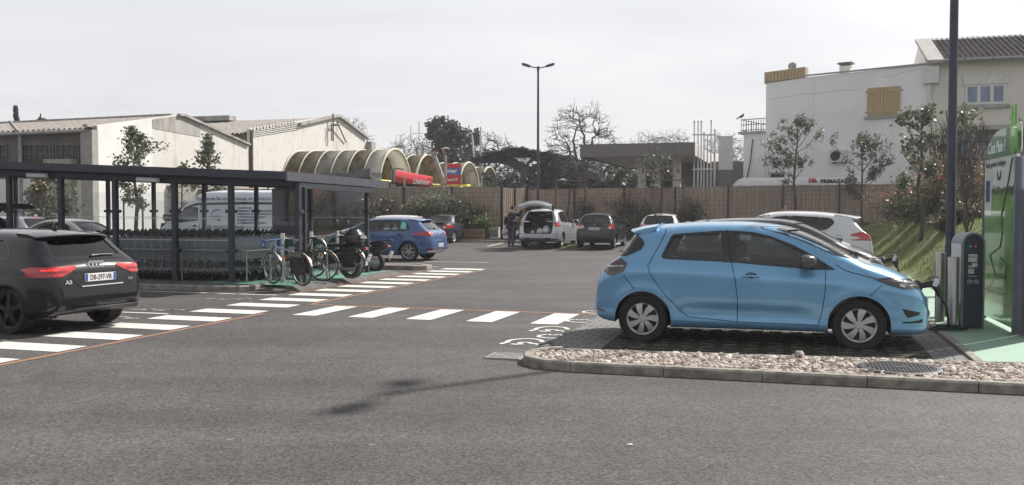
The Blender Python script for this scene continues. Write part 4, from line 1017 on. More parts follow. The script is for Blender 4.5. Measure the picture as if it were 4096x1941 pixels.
mb = MB(); ec.ribbon(mb, [(-.6, .34), (-.4, .34)], 'B', .05, .008); ec.ribbon(mb, [(.4, .34), (.6, .34)], 'B', .05, .008); mb.build('reflector', RED_D, eo)
WH = scaled(HB, 4.03, 1.50, 1.73, (.72, 3.23), paint=WHITEC, tyre=.30, arch=.34, n=66, rear_glass=DGLASS, handle_mat=WHITEC, rear=rounded([(-.60, 1.06), (.60, 1.06), (.53, 1.41), (-.53, 1.41)], .06),
 tail_b=rounded([(.84, .86), (.84, 1.08), (.68, 1.06), (.64, .95), (.70, .86)], .03))
wc, wo = make_car('parked_car', 'white hatchback with dark rear window in the far row beside the charcoal one', 'car', WH, KA(-3.25, 30.6, gz(0, 40)) , row)
numberplate(wc, wo, 'EY-604-QB', .80); q = wc.pj('B', (0, 1.435), .008); mb = MB(); mb.box(q, (.01, .30, .03)); mb.build('brake_light', RED_L, wo)
o = dup(wo, KA(-13.4, 24.3, 0), KANG + pi, 'white hatchback showing only its roof behind the mid blue hatchback')
COU = scaled(HB, 3.97, 1.37, 1.70, (.78, 3.25), paint=PLUM, tyre=.30, arch=.335, n=72, glass=CGLASS, handle_mat=PLUM, wheel=('five', .19, .20),
 top=[(0, .50), (.02, .70), (.06, .85), (.12, .915), (.22, .935), (.40, .95), (.55, 1.0), (.80, 1.13), (1.05, 1.255), (1.3, 1.33), (1.7, 1.37), (2.05, 1.35), (2.35, 1.28), (2.6, 1.17), (2.9, 1.01), (3.02, .95), (3.1, .93), (3.4, .87), (3.7, .78), (3.88, .68), (3.95, .58), (3.97, .48)],
 belt=[(0, .48), (.05, .76), (.12, .86), (.4, .90), (1.0, .90), (1.8, .885), (2.8, .86), (3.2, .83), (3.6, .74), (3.97, .46)],
 panes=[rounded([(1.02, .965), (1.18, 1.155), (1.42, 1.235), (1.62, 1.255), (1.60, .94)], .03), rounded([(1.68, .935), (1.70, 1.26), (2.0, 1.245), (2.25, 1.18), (2.50, 1.04), (2.64, .905)], .03)], trim=[],
 doors=[(rounded([(1.62, .60), (1.70, .33), (2.75, .31), (2.80, .84), (1.63, .905)], .03), (1.78, .79))], seams=[[(1.62, .92), (1.61, .60), (1.69, .32), (2.76, .30), (2.81, .85)]],
 screen=rounded([(-.62, .99), (.62, .99), (.50, 1.275), (-.50, 1.275)], .05), rear=rounded([(-.58, .99), (.58, .99), (.46, 1.27), (-.46, 1.27)], .06), rear_to=1.45, cabin=(.75, 2.9),
 tail_b=rounded([(.82, .68), (.82, .84), (.52, .83), (.48, .76), (.56, .68)], .04), tail_s=rounded([(.04, .68), (.04, .85), (.24, .86), (.30, .76), (.20, .68)], .04), tail_bits_b=[(rounded([(.58, .72), (.68, .72), (.68, .78), (.58, .78)], .02), CLEAR, 'lamp_lens')], mirror=(2.50, .955), seats=(2.05, 1.25))
cc, co = make_car('parked_car', 'dark plum coupe with silver five spoke wheels parked nose to the timber planter', 'car', COU, place(COU, G(453.6, 244.6, .08), row - .03, 'R', gz(0, 43.2)), row - .03)
numberplate(cc, co, 'BK-718-TR', .60)
spoiler(cc, co, [(.35, .965), (.16, .985), (.03, .985), (.02, .970), (.10, .955), (.3, .95)], .60, PLUM)
MPV = dict(L=4.47, W=1.83, axles=(.80, 3.528), tyre=.32, arch=.365, paint=SILVER, n=84, handle_mat=SILVER,
 top=[(0, .52), (.02, .70), (.05, .92), (.10, 1.06), (.20, 1.22), (.34, 1.42), (.45, 1.535), (.55, 1.58), (.9, 1.625), (1.5, 1.66), (2.1, 1.64), (2.6, 1.55), (3.0, 1.40), (3.4, 1.215), (3.75, 1.04), (3.9, .975), (4.1, .89), (4.3, .76), (4.42, .62), (4.47, .48)],
 bot=[(0, .42), (.05, .32), (.2, .27), (.6, .22), (1, .20), (3.4, .20), (4.1, .2), (4.35, .24), (4.47, .38)],
 belt=[(0, .5), (.05, .84), (.12, .97), (.4, 1.06), (1.8, 1.04), (2.8, .99), (3.4, .95), (3.8, .90), (4.2, .76), (4.47, .46)],
 wid=HB['wid'][:-1] and [(0, .78), (.03, .86), (.10, .92), (.3, .97), (.7, 1), (3.3, 1), (3.8, .96), (4.1, .88), (4.3, .78), (4.42, .64), (4.47, .5)],
 roofw=[(0, .6), (.1, .76), (.3, .72), (.5, .66), (1, .63), (1.7, .63), (2.5, .60), (3.0, .63), (3.6, .70), (3.9, .70), (4.3, .5), (4.47, .35)], cabin=(.10, 3.45), floor=.46,
 panes=[rounded([(.70, 1.12), (.78, 1.40), (.92, 1.47), (1.02, 1.48), (1.05, 1.10)], .03), rounded([(1.10, 1.10), (1.08, 1.49), (1.80, 1.53), (1.88, 1.07)], .03), rounded([(1.96, 1.065), (1.90, 1.53), (2.3, 1.49), (2.65, 1.38), (3.0, 1.20), (3.18, 1.02)], .03)], trim=[],
 screen=rounded([(-.70, 1.08), (.70, 1.08), (.58, 1.48), (-.58, 1.48)], .05), gate=rounded([(-.60, .60), (.60, .60), (.66, 1.0), (.52, 1.53), (-.52, 1.53), (-.66, 1.0)], .08),
 doors=[(rounded([(1.08, .66), (1.22, .38), (1.90, .35), (1.92, 1.045), (1.02, 1.07)], .03), (1.18, .95)), (rounded([(1.94, .35), (3.0, .34), (3.06, .96), (1.95, 1.04)], .03), (2.10, .93))],
 seams=[[(1.04, 1.08), (1.07, .66), (1.21, .37), (1.92, .335), (3.02, .33), (3.075, .97)], [(1.93, 1.5), (1.93, .335)]], side_ribbons=[([(1.2, .60), (3.0, .60)], (CHROME, .045), 'rubbing_strip')],
 tail_b=rounded([(.90, .90), (.90, 1.14), (.74, 1.14), (.71, 1.02), (.72, .90)], .03), tail_s=rounded([(.05, .90), (.05, 1.12), (.42, 1.12), (.40, 1.04), (.20, .90)], .03), tail_bits=[([(.10, 1.06), (.40, 1.08), (.38, 1.12), (.10, 1.12)], CLEAR, 'lamp_lens')],
 wheel=('five', .205, .215), seats=(2.45, 1.45), seat_h=.66, mirror=(3.02, 1.08), mirror_mat=SILVER)
MP = place(MPV, G(561.5, 248.7, .03), row, 'R', gz(0, 41.5))
mc, mo = make_car('parked_car', 'silver people carrier with its tailgate raised and boot full of shopping', 'car', MPV, MP, row)
mb = MB(); mc.patch(mb, rounded([(-.69, .62), (.69, .62), (.72, 1.0), (.60, 1.55), (-.60, 1.55), (-.72, 1.0)], .08), 'B', .01, .07, .0)
nv = len(mb.v); inn = [(x + .06, y * .96, z) for x, y, z in mb.v]; fc = list(mb.f); ed = {}
for f in fc:
 for i in range(3): ed[(f[i], f[(i + 1) % 3])] = 1
mb.mi = 1; mb.add(inn, [tuple(reversed(f)) for f in fc]); mb.mi = 0
for i, j in [e for e in ed if (e[1], e[0]) not in ed]: mb.f.append((j, i, nv + i, nv + j)); mb.m.append(1)
hx, hz = .62 - mc.x0, 1.60; ca_, sa_ = cos(radians(66)), sin(radians(66))
def hinge(p): dx, dz = p[0] - hx, p[2] - hz; return (hx + dx * ca_ + dz * sa_, p[1], hz - dx * sa_ + dz * ca_)
def swing(o):
 for v in o.data.vertices: v.co = hinge(v.co)
gt = mb.build('tailgate', [SILVER, INTER], mo, smooth=35); swing(gt)
mb = MB(); n = 12; vs = []
for i in range(n + 1):
 y = -.70 + 1.4 * i / n; k = (y / .70) ** 2; e = hinge((.02 - mc.x0 + .06 * k, y, .66)); vs += [(e[0] - .03, y, e[2] - .02 - .10 * k), (e[0] - .06, y, e[2] + .10 - .10 * k), (e[0] + .10, y, e[2] + .23 - .12 * k), (e[0] + .12, y, e[2] - .02 - .10 * k)]
mb.add(vs, [(4 * i + j, 4 * i + (j + 1) % 4, 4 * i + 4 + (j + 1) % 4, 4 * i + 4 + j) for i in range(n) for j in range(4)] + [(0, 1, 2, 3), (4 * n + 3, 4 * n + 2, 4 * n + 1, 4 * n)]); mb.build('tailgate_edge', SILVER, gt, smooth=40)
mb = MB(); mc.patch(mb, rounded([(-.60, 1.10), (.60, 1.10), (.52, 1.48), (-.52, 1.48)], .05), 'B', .014, .08); o = mb.build('tailgate_glass', GLOSSB, gt); swing(o)
mb = MB(); mc.patch(mb, rounded([(-.32, .80), (.32, .80), (.36, .95), (-.36, .95)], .02), 'B', .014, .08); o = mb.build('plate_recess', BLACKP, gt); swing(o)
mb = MB(); mc.patch(mb, rounded([(-.72, .95), (-.71, 1.13), (-.56, 1.12), (-.60, .97)], .02), 'B', .018, .05); mc.patch(mb, rounded([(.72, .95), (.71, 1.13), (.56, 1.12), (.60, .97)], .02), 'B', .018, .05); o = mb.build('tailgate_lamp', RED_L, gt); swing(o)
mb = MB()
for e in (-1, 1): mb.tube([(.35 - mc.x0, e * .62, 1.42), hinge((.22 - mc.x0, e * .60, 1.25))], .012, 6)
mb.build('gas_strut', INTER, mo)
mb = MB(); mc.patch(mb, rounded([(-.80, .42), (.80, .42), (.82, .56), (-.82, .56)], .04), 'B', .015, .08); mb.build('bumper_panel', SILVER, mo, smooth=40)
mb = MB(); mc.ribbon(mb, [(-.84, .59), (.84, .59)], 'B', .012, .006); mc.ribbon(mb, [(-.84, .36), (.84, .36)], 'B', .03, .006); mb.build('bumper_gap', SEAM, mo)
mb = MB(); mc.ribbon(mb, [(-.55, .40), (-.33, .40)], 'B', .04, .018); mc.ribbon(mb, [(.33, .40), (.55, .40)], 'B', .04, .018); mb.build('reflector', RED_D, mo)
mb = MB(); mb.box((.55 - mc.x0, 0, .53), (.75, 1.2, .04)); mb.build('boot_floor', INTER, mo)
mw = mo.matrix_basis.copy() if False else (Matrix.Translation(mo.location) @ Matrix.Rotation(row, 4, 'Z'))
def bag(name, lab, cat, loc, size, m, lump=.25, parent=None):
 mb = MB(); mb.ell((0, 0, size[2] / 2), (size[0] / 2, size[1] / 2, size[2] / 2), 14, 9); r = random.Random(lab)
 mb.v = [(x * (1 + lump * (r.random() - .5)), y * (1 + lump * (r.random() - .5)), max(0, z * (1 + lump * (r.random() - .5)))) for x, y, z in mb.v]
 o = mb.build(name, m, parent, smooth=55, loc=loc); return tag(o, lab, cat)
WBAG = M('white_plastic_bag', (.62, .63, .66), rough=.35, var=.15, scale=12)
for y, dx, s, lab in ((-.30, .35, (.36, .44, .36), 'white plastic shopping bag at the right of the open boot'), (-.02, .30, (.3, .36, .26), 'white open tub shaped bag in the middle of the open boot'), (.40, .42, (.26, .26, .2), 'small crumpled clear bag on the left of the open boot')):
 bag('shopping_bag', lab, 'bag', mw @ V((dx - mc.x0, y, .552)), s, WBAG)
tb = thing('storage_crate', 'dark folded crate with a pale label at the left of the open boot', 'crate', mw @ V((.36 - mc.x0, .33, .552)), row)
mb = MB(); mb.box((0, 0, .12), (.34, .5, .24)); mb.build('crate_body', INTER, tb, bevel=.015); mb = MB(); mb.box((-.172, -.05, .11), (.004, .10, .09)); mb.build('crate_label', WHITE_T, tb)
SUV = dict(L=4.57, W=1.845, axles=(.95, 3.61), tyre=.35, arch=.41, paint=WHITEC, n=84, handle_mat=WHITEC, glass=DGLASS, rear_glass=CGLASS,
 top=[(0, .62), (.02, .80), (.06, .98), (.13, 1.07), (.25, 1.19), (.40, 1.37), (.52, 1.49), (.62, 1.545), (.9, 1.60), (1.5, 1.655), (2.1, 1.67), (2.6, 1.63), (2.9, 1.55), (3.2, 1.40), (3.5, 1.22), (3.62, 1.15), (3.75, 1.11), (4.1, 1.03), (4.35, .92), (4.5, .78), (4.57, .58)],
 bot=[(0, .5), (.05, .40), (.3, .32), (1, .28), (3.4, .28), (4.2, .28), (4.45, .34), (4.57, .48)],
 belt=[(0, .6), (.05, .90), (.12, 1.0), (.4, 1.10), (1.4, 1.10), (2.4, 1.06), (3.4, 1.02), (3.8, .98), (4.2, .86), (4.57, .56)],
 wid=[(0, .76), (.03, .84), (.10, .91), (.3, .96), (.7, 1), (3.4, 1), (3.9, .96), (4.2, .88), (4.4, .76), (4.57, .5)],
 roofw=[(0, .6), (.1, .78), (.3, .74), (.5, .68), (1, .64), (1.8, .64), (2.6, .60), (3.2, .65), (3.7, .72), (4.1, .7), (4.57, .4)], cabin=(.5, 3.4), floor=.5,
 panes=[rounded([(.98, 1.36), (1.06, 1.45), (1.18, 1.47), (1.32, 1.48), (1.34, 1.155), (1.16, 1.19)], .05), rounded([(1.38, 1.15), (1.36, 1.485), (2.05, 1.52), (2.10, 1.11)], .02), rounded([(2.18, 1.105), (2.14, 1.52), (2.5, 1.49), (2.8, 1.38), (3.1, 1.20), (3.2, 1.07)], .04)],
 trim=[[(1.32, 1.15), (1.30, 1.485), (1.40, 1.49), (1.42, 1.145)], [(2.09, 1.105), (2.04, 1.52), (2.16, 1.52), (2.20, 1.10)]],
 screen=rounded([(-.70, 1.20), (.70, 1.20), (.58, 1.54), (-.58, 1.54)], .05), rear=rounded([(-.66, 1.13), (.66, 1.13), (.56, 1.46), (-.56, 1.46)], .05),
 doors=[(rounded([(1.30, .78), (1.46, .45), (2.10, .43), (2.12, 1.10), (1.24, 1.13)], .03), (1.40, 1.0)), (rounded([(2.14, .43), (3.2, .42), (3.26, 1.03), (2.15, 1.10)], .03), (2.3, .98))],
 seams=[[(1.20, 1.18), (1.29, .78), (1.45, .44), (2.13, .415), (3.22, .41), (3.275, 1.04)], [(2.13, 1.5), (2.13, .415)], [(.88 + .10 * cos(t), .92 + .10 * sin(t)) for t in [2 * pi * k / 16 for k in range(17)]]],
 tail_s=rounded([(.05, .88), (.05, 1.10), (.36, 1.11), (.60, 1.045), (.56, 1.005), (.38, .985), (.26, .89)], .02), tail_b=rounded([(.90, .89), (.90, 1.10), (.55, 1.07), (.55, .95), (.74, .89)], .02),
 wheel=('five', .225, .23), seats=(2.55, 1.55), mirror=(3.0, 1.16))
hd = KANG + pi; h_ = V((cos(hd), sin(hd), 0)); lf = V((-sin(hd), cos(hd), 0)); cr_ = D(872, 228, 24.3); cr_.z = 0
SP = cr_ + h_ * (2.28 - .05) - lf * .85
sc_, so = make_car('parked_car', 'white off-roader with tinted side windows and red tail lamp by the grass bank', 'car', SUV, SP, hd)
spoiler(sc_, so, [(.95, 1.607), (.60, 1.565), (.28, 1.515), (.26, 1.495), (.32, 1.475), (.6, 1.49), (.9, 1.55)], .64, WHITEC)
numberplate(sc_, so, 'GC-530-LM', .80)
SED = scaled(COU, 4.45, 1.44, 1.78, (.95, 3.65), paint=BEIGES, glass=CGLASS, tail_mat=RED_L, handle_mat=BEIGES, wheel=('eight', .19, .21), tyre=.31, arch=.345)
sq = G(104, 262, 0); sq = D(101, 222, 27.5); sq.z = 0
s2c, s2 = make_car('parked_car', 'champagne silver saloon seen through the trolley shelter glass', 'car', SED, sq + h_ * 2.2 - lf * .8, hd)
numberplate(s2c, s2, 'AQ-226-NH', .62)
hq = D(30, 222, 31.5); hq.z = 0
o = dup(wo, hq + h_ * 1.2, hd, 'pale hatchback behind the champagne saloon, only its rear glass showing')
for c in o.children_recursive:
 for sl in c.material_slots:
  if sl.material == WHITEC: sl.link = 'OBJECT'; sl.material = SILVER
EST = dict(MPV); EST.update(paint=BLACKC, handle_mat=BLACKC, glass=DGLASS, side_ribbons=[])
eq = D(-8, 222, 22.6); eq.z = 0
e2c, e2 = make_car('parked_car', 'black car with raised tailgate at the left edge beyond the foreground hatchback', 'car', EST, eq + h_ * 2.0, hd)
g2 = link('tailgate', gt.data, e2)
for sl in g2.material_slots:
 if sl.material == SILVER: sl.link = 'OBJECT'; sl.material = BLACKC
for n_ in ('tailgate_glass',):
 s0 = [c for c in gt.children if c.name.startswith(n_)][0]; link(n_, s0.data, g2)
# ================= trolley shelter, trolleys, cycles
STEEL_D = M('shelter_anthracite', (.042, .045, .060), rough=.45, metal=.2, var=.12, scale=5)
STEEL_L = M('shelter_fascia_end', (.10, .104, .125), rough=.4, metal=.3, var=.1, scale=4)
GLASS_S = glassmat('shelter_glass', (.86, .89, .90), .55)
sh = thing('trolley_shelter', 'long anthracite steel and glass shelter over the parked trolleys', 'shelter', (0, 0, 0))
def roofz(a, b): return 2.50 + (-8.2 - a) * .0427 - (b - 7.96) * .010
A0, A1, B0, B1 = -24.0, -8.25, 8.02, 13.1
def rp(a, b, dz=0): p = KA(a, b); p.z = roofz(a, b) + dz; return p
def slab(mb, a0, a1, b0, b1, z0, z1):
 vs = [rp(a, b, z) for z in (z0, z1) for a, b in ((a0, b0), (a1, b0), (a1, b1), (a0, b1))]
 mb.add(vs, [(3, 2, 1, 0), (4, 5, 6, 7), (0, 1, 5, 4), (1, 2, 6, 5), (2, 3, 7, 6), (3, 0, 4, 7)])
AE = A1 + .62
mb = MB(); slab(mb, A0, A1 - .02, B0 + .02, B1, -.09, -.03); mb.build('roof_panel', glassmat('roof_glass', (.72, .76, .78), .8), sh)
mb = MB(); slab(mb, A0, A1, B0 - .06, B0, -.165, 0.0); mb.build('front_fascia', STEEL_D, sh)
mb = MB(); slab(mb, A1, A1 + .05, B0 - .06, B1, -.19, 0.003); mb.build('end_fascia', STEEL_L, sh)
for b in (8.4, 12.2):
 mb = MB(); slab(mb, A0, A1 - .05, b - .06, b + .06, -.31, -.21); mb.build('roof_beam', STEEL_D, sh)
for k in range(11):
 a = -8.6 - 1.53 * k; mb = MB(); slab(mb, a - .04, a + .04, B0 + .02, B1 - .05, -.20, -.095); mb.build('roof_rafter', STEEL_D, sh)
for a, b in ((-15.2, 8.22), (-12.15, 8.22)):
 mb = MB(); p = rp(a, b, -.29); mb.tube([p, p + V((KX * .55, KY * .55, -.02))], .055, 10); mb.build('tube_light', M('lamp_diffuser', (.75, .76, .78), rough=.3, var=0), sh, smooth=40)
fp = [-8.2, -9.85, -11.3, -12.9, -14.42, -15.92, -17.5, -19.1]; bp = [-8.4, -10, -11.6, -13.2, -14.8, -16.3, -17.9, -19.5]
def post(a, b, w, z0, cl=True):
 mb = MB(); zt = roofz(a, b) - .30; p = KA(a, b); h = zt - z0
 mb.box((p.x, p.y, z0 + h / 2), (w, w, h), KANG); mb.box((p.x, p.y, z0 + .012), (w + .09, w + .09, .02), KANG)
 o = mb.build('post', STEEL_D, sh, bevel=.006)
 if cl:
  for z in (.78, 1.66): mb = MB(); mb.box((p.x, p.y, z), (w + .09, w + .05, .07), KANG); mb.build('glass_clamp', STEEL_D, o)
for a in fp: post(a, 8.4, .11, .095)
for a in bp: post(a, 12.2, .09, .095)
post(-8.13, 8.55, .07, .095, False)
mb = MB(); mb.bar(rp(-8.2, 8.4, -.28), rp(-8.2, 12.2, -.28), .08, .12); mb.build('end_beam', STEEL_D, sh)
DOT = M('glass_dots', (.7, .72, .72), rough=.6, var=0)
def pane(a0, b0, a1, b1, z0, z1, dots=True):
 p, q = KA(a0, b0), KA(a1, b1); d = (q - p); e = d.normalized(); n = V((-e.y, e.x, 0)) * .01
 mb = MB(); mb.add([p + V((0, 0, z0)), q + V((0, 0, z0)), q + V((0, 0, z1)), p + V((0, 0, z1))], [(0, 1, 2, 3)]); g = mb.build('glass_panel', GLASS_S, sh)
 if dots:
  mb = MB(); k = int(d.length / .05)
  for z in (1.02, 1.50):
   for i in range(k):
    c = p + d * ((i + .5) / k) - n * .4; mb.box((c.x, c.y, z), (.022, .004, .022), KANG)
  tag(mb.build('dot_band', DOT, g), kind='stuff')
for i in range(len(bp) - 1): pane(bp[i + 1] + .07, 12.2, bp[i] - .07, 12.2, .28, 2.18)
for a0, a1 in ((fp[2], fp[1]), (fp[3], fp[2])): pane(a0 + .08, 8.40, a1 - .08, 8.40, .25, 1.9)
RAIL = M('rail_steel', (.42, .42, .40), rough=.35, metal=.8, var=.1)
mb = MB()
for z in (.78,): mb.tube([KA(-19, 8.62, z), KA(-9.75, 8.62, z), KA(-9.62, 8.68, z), KA(-9.55, 8.85, z), KA(-9.55, 11.9, z)], .025, 8)
for a in (-9.62, -11.3, -12.9, -14.42): mb.tube([KA(a, 8.62, .1), KA(a, 8.62, .78)], .02, 8)
mb.build('bumper_rail', RAIL, sh, smooth=40)
WIRE = M('trolley_wire', (.55, .60, .63), rough=.26, metal=.5, var=.12, scale=20)
WIRE_D = M('trolley_chassis', (.36, .37, .38), rough=.4, metal=.4, var=.2, scale=12)
HAND = M('trolley_handle', (.018, .024, .024), rough=.5, var=.2)
def make_trolley(label):
 t = thing('shopping_trolley', label, 'shopping trolley', (0, 0, 0), 0, 'nested shopping trolleys')
 mb = MB(); r = .0042
 bot = lambda x, s: V((x, s * (.245 - .06 * x / .85), .46 + .05 * x)); top = lambda x, s: V((x - .04 * (1 - x / .85) + .05 * x, s * (.285 - .075 * x / .85), .95 - .085 * x))
 for s in (-1, 1):
  for k in range(19):
   x = .85 * k / 18; mb.tube([bot(x, s), top(x, s)], r, 4, cap=False)
  for k in range(7):
   f = k / 6; mb.tube([bot(0, s).lerp(top(0, s), f), bot(.85, s).lerp(top(.85, s), f)], r * (1.9 if k in (0, 6) else 1), 4, cap=False)
 for k in range(8):
  f = -1 + 2 * k / 7; mb.tube([V((0, .245 * f, .46)), V((.85, .185 * f, .5025))], r, 4, cap=False); mb.tube([V((.85, .185 * f, .5025)), V((.8925, .21 * f, .878))], r, 4, cap=False)
 for k in range(6):
  x = .85 * k / 5; mb.tube([bot(x, -1), bot(x, 1)], r, 4, cap=False); f = k / 5; mb.tube([bot(.85, -1).lerp(top(.85, -1), f), bot(.85, 1).lerp(top(.85, 1), f)], r * 1.4, 4, cap=False)
 for k in range(7):
  f = -1 + 2 * k / 6; mb.tube([V((.02, .24 * f, .50)), V((-.03, .275 * f, .92))], r, 4, cap=False)
 mb.build('basket', WIRE, t)
 mb = MB(); mb.tube([(-.10, -.30, 1.03), (-.10, .30, 1.03)], .017, 8)
 for s in (-1, 1): mb.tube([(-.02, s * .285, .95), (-.09, s * .295, 1.02)], .013, 6); mb.tube([(-.12, s * .29, .98), (-.095, s * .30, 1.04), (-.05, s * .30, 1.10)], [.018, .024, .02], 8); mb.box((-.09, s * .12, 1.03), (.04, .07, .045))
 mb.build('handle', HAND, t, smooth=50)
 mb = MB()
 for s in (-1, 1):
  mb.tube([(-.02, s * .27, .93), (.05, s * .265, .50), (.02, s * .27, .30), (.10, s * .26, .20), (.60, s * .22, .27), (.86, s * .19, .22), (.93, s * .185, .14)], .012, 6)
  mb.tube([(.02, s * .27, .32), (-.03, s * .27, .16)], .012, 6)
 mb.tube([(.10, -.26, .20), (.10, .26, .20)], .010, 6); mb.tube([(.60, -.22, .27), (.60, .22, .27)], .010, 6)
 mb.build('chassis', WIRE_D, t, smooth=50)
 for x, s in ((-.03, .27), (-.03, -.27), (.93, .185), (.93, -.185)):
  mb = MB(); mb.lathe([(.035, -.014), (.058, -.014), (.058, .014), (.035, .014)], c=(x, s, .058), ax=(0, 1, 0), seg=16); mb.box((x, s, .12), (.03, .04, .07)); mb.build('castor', RUBBER, t)
 return t
rows = [(8.98, 'first row, nearest the bumper rail'), (9.62, 'second row'), (10.26, 'third row'), (10.90, 'fourth row'), (11.54, 'back row against the glass')]
tr0 = None
for ri, (b, nm) in enumerate(rows):
 for k in range(17):
  a = -10.55 + [0, .12, -.22, .05, -.1][ri] - .232 * k + RND.uniform(-.012, .012)
  if k == 0: lab = 'front trolley with its whole nose free, ' + nm
  else: lab = 'wire shopping trolley nested in the ' + nm
  p = KA(a, b + RND.uniform(-.012, .012), .097)
  if tr0 is None: tr0 = make_trolley(lab); tr0.location = p; tr0.rotation_euler = (0, 0, KANG)
  else: dup(tr0, p, KANG + RND.uniform(-.01, .01), lab)
PURP = M('board_aubergine', (.36, .31, .38), rough=.45, var=.08)
LIME = M('lime_green', (.46, .70, .06), rough=.5, var=.06)
bd = thing('advert_board', 'tall aubergine advertising panel with a lime shopping bag emblem behind the cycles', 'advertising board', KA(-10.62, 12.34, .1), KANG)
mb = MB(); mb.box((0, 0, 1.14), (1.12, .16, 2.04)); mb.build('panel', PURP, bd, bevel=.02)
mb = MB(); mb.box((0, 0, .06), (1.0, .12, .12)); mb.build('plinth', STEEL_D, bd)
mb = MB(); mb.box((.02, 0, 2.175), (1.0, .10, .03)); mb.build('top_lamp', M('lamp_pinkish', (.7, .45, .45), rough=.4, var=0), bd)
yy = -.0835
mb = MB(); mb.prism([(-.06, 1.48), (.24, 1.45), (.25, 1.95), (-.03, 1.97)], (0, yy, 0), (1, 0, 0), (0, 0, 1), (0, -.004, 0)); mb.tube([(.03, yy, 1.96), (.035, yy, 2.05), (.16, yy, 2.05), (.165, yy, 1.95)], .02, 6); bg_ = mb.build('bag_emblem', LIME, bd)
mb = MB(); mb.prism([(.08, 1.47), (.12, 1.47), (.115, 1.72), (.085, 1.72)], (0, yy - .004, 0), (1, 0, 0), (0, 0, 1), (0, -.003, 0))
def leafy(mb, cx, cz, l, w, ang):
 P = [rot2((l * t, w * sin(pi * t) ** .8 * s_), ang) for s_, ts in ((1, [i / 6 for i in range(7)]), (-1, [1 - i / 6 for i in range(1, 6)])) for t in ts]
 mb.prism([(cx + x, cz + z) for x, z in P], (0, yy - .004, 0), (1, 0, 0), (0, 0, 1), (0, -.003, 0))
for cx, cz, l, w, an in ((.17, 1.66, .17, .05, 2.5), (.18, 1.72, .22, .07, 1.9), (.21, 1.70, .2, .05, .75), (.2, 1.62, .18, .06, .25), (.2, 1.6, .12, .04, 2.9), (.20, 1.8, .16, .05, 1.2)): leafy(mb, .10 + (cx - .19) * .7, cz - .02, l * .72, w * .72, an)
mb.build('plant_emblem', PURP, bg_)
for s_, z, sz, x in (('En route vers demain', 1.20, .17, -.42), ('Pour nous citoyens', .84, .105, -.24), ("Lidl s'engage activement", .69, .105, -.28), ("dans l'environnement", .54, .105, -.34)):
 text('lettering', s_, sz, (x, yy, z), (1, 0, 0), (0, 0, 1), WHITE_T, bd, sx=.62, bold=.007)
mb = MB(); mb.box((-.05, yy, .40), (.24, .004, .05)); mb.build('lime_tag', LIME, bd)
TEAL = M('hoop_teal', (.010, .085, .085), rough=.4, var=.08)
BRUSH = M('brushed_steel', (.52, .50, .46), rough=.32, metal=.85, var=.12, scale=6, stretch=(8, 8, .4))
def bicycle_icon(mb, cx, cz, s, y):
 for e in (-1, 1): mb.tube([(cx + e * .055 * s + .038 * s * cos(t), y, cz + .038 * s * sin(t)) for t in [2 * pi * k / 14 for k in range(14)]], .006 * s, 4, closed=True)
 mb.tube([(cx - .055 * s, y, cz), (cx - .02 * s, y, cz + .06 * s), (cx + .035 * s, y, cz + .06 * s), (cx + .055 * s, y, cz)], .005 * s, 4); mb.tube([(cx - .02 * s, y, cz + .06 * s), (cx, y, cz), (cx + .035 * s, y, cz + .06 * s)], .005 * s, 4)
def make_hoop():
 t = thing('cycle_hoop', '', 'cycle stand', (0, 0, 0), 0, 'cycle hoops under the shelter end')
 mb = MB(); mb.tube([(-.36, 0, 0), (-.36, 0, .62)] + [(-.36 * cos(k * pi / 14), 0, .62 + .36 * sin(k * pi / 14)) for k in range(1, 14)] + [(.36, 0, .62), (.36, 0, 0)], .024, 10); mb.build('hoop', BRUSH, t, smooth=50)
 mb = MB(); mb.prism([(.335 * cos(k * pi / 16), .62 + .335 * sin(k * pi / 16)) for k in range(17)], (0, -.006, 0), (1, 0, 0), (0, 0, 1), (0, .012, 0)); pl = mb.build('sign_plate', TEAL, t)
 mb = MB(); bicycle_icon(mb, -.17, .72, 1.2, -.009); bicycle_icon(mb, .17, .72, 1.2, -.009); mb.build('cycle_mark', WHITE_T, pl)
 mb = MB(); mb.lathe([(.05, 0), (.05, 1.07), (.044, 1.085), (0, 1.085)], c=(.0, -.09, 0), seg=20); mb.build('bollard', BRUSH, t, smooth=35)
 return t
hoops = ((-8.66, 8.62, 'teal cycle hoop nearest the camera, behind the white road bike'), (-8.70, 9.95, 'middle teal cycle hoop, beside the top of the black bike'), (-8.70, 11.25, 'farthest teal cycle hoop, next to the motor scooters'))
h0 = make_hoop(); h0.location = KA(-8.66, 8.62, .1); h0.rotation_euler = (0, 0, KANG); h0['label'] = hoops[0][2]
for a, b, lab in hoops[1:]: dup(h0, KA(a, b, .1), KANG, lab)
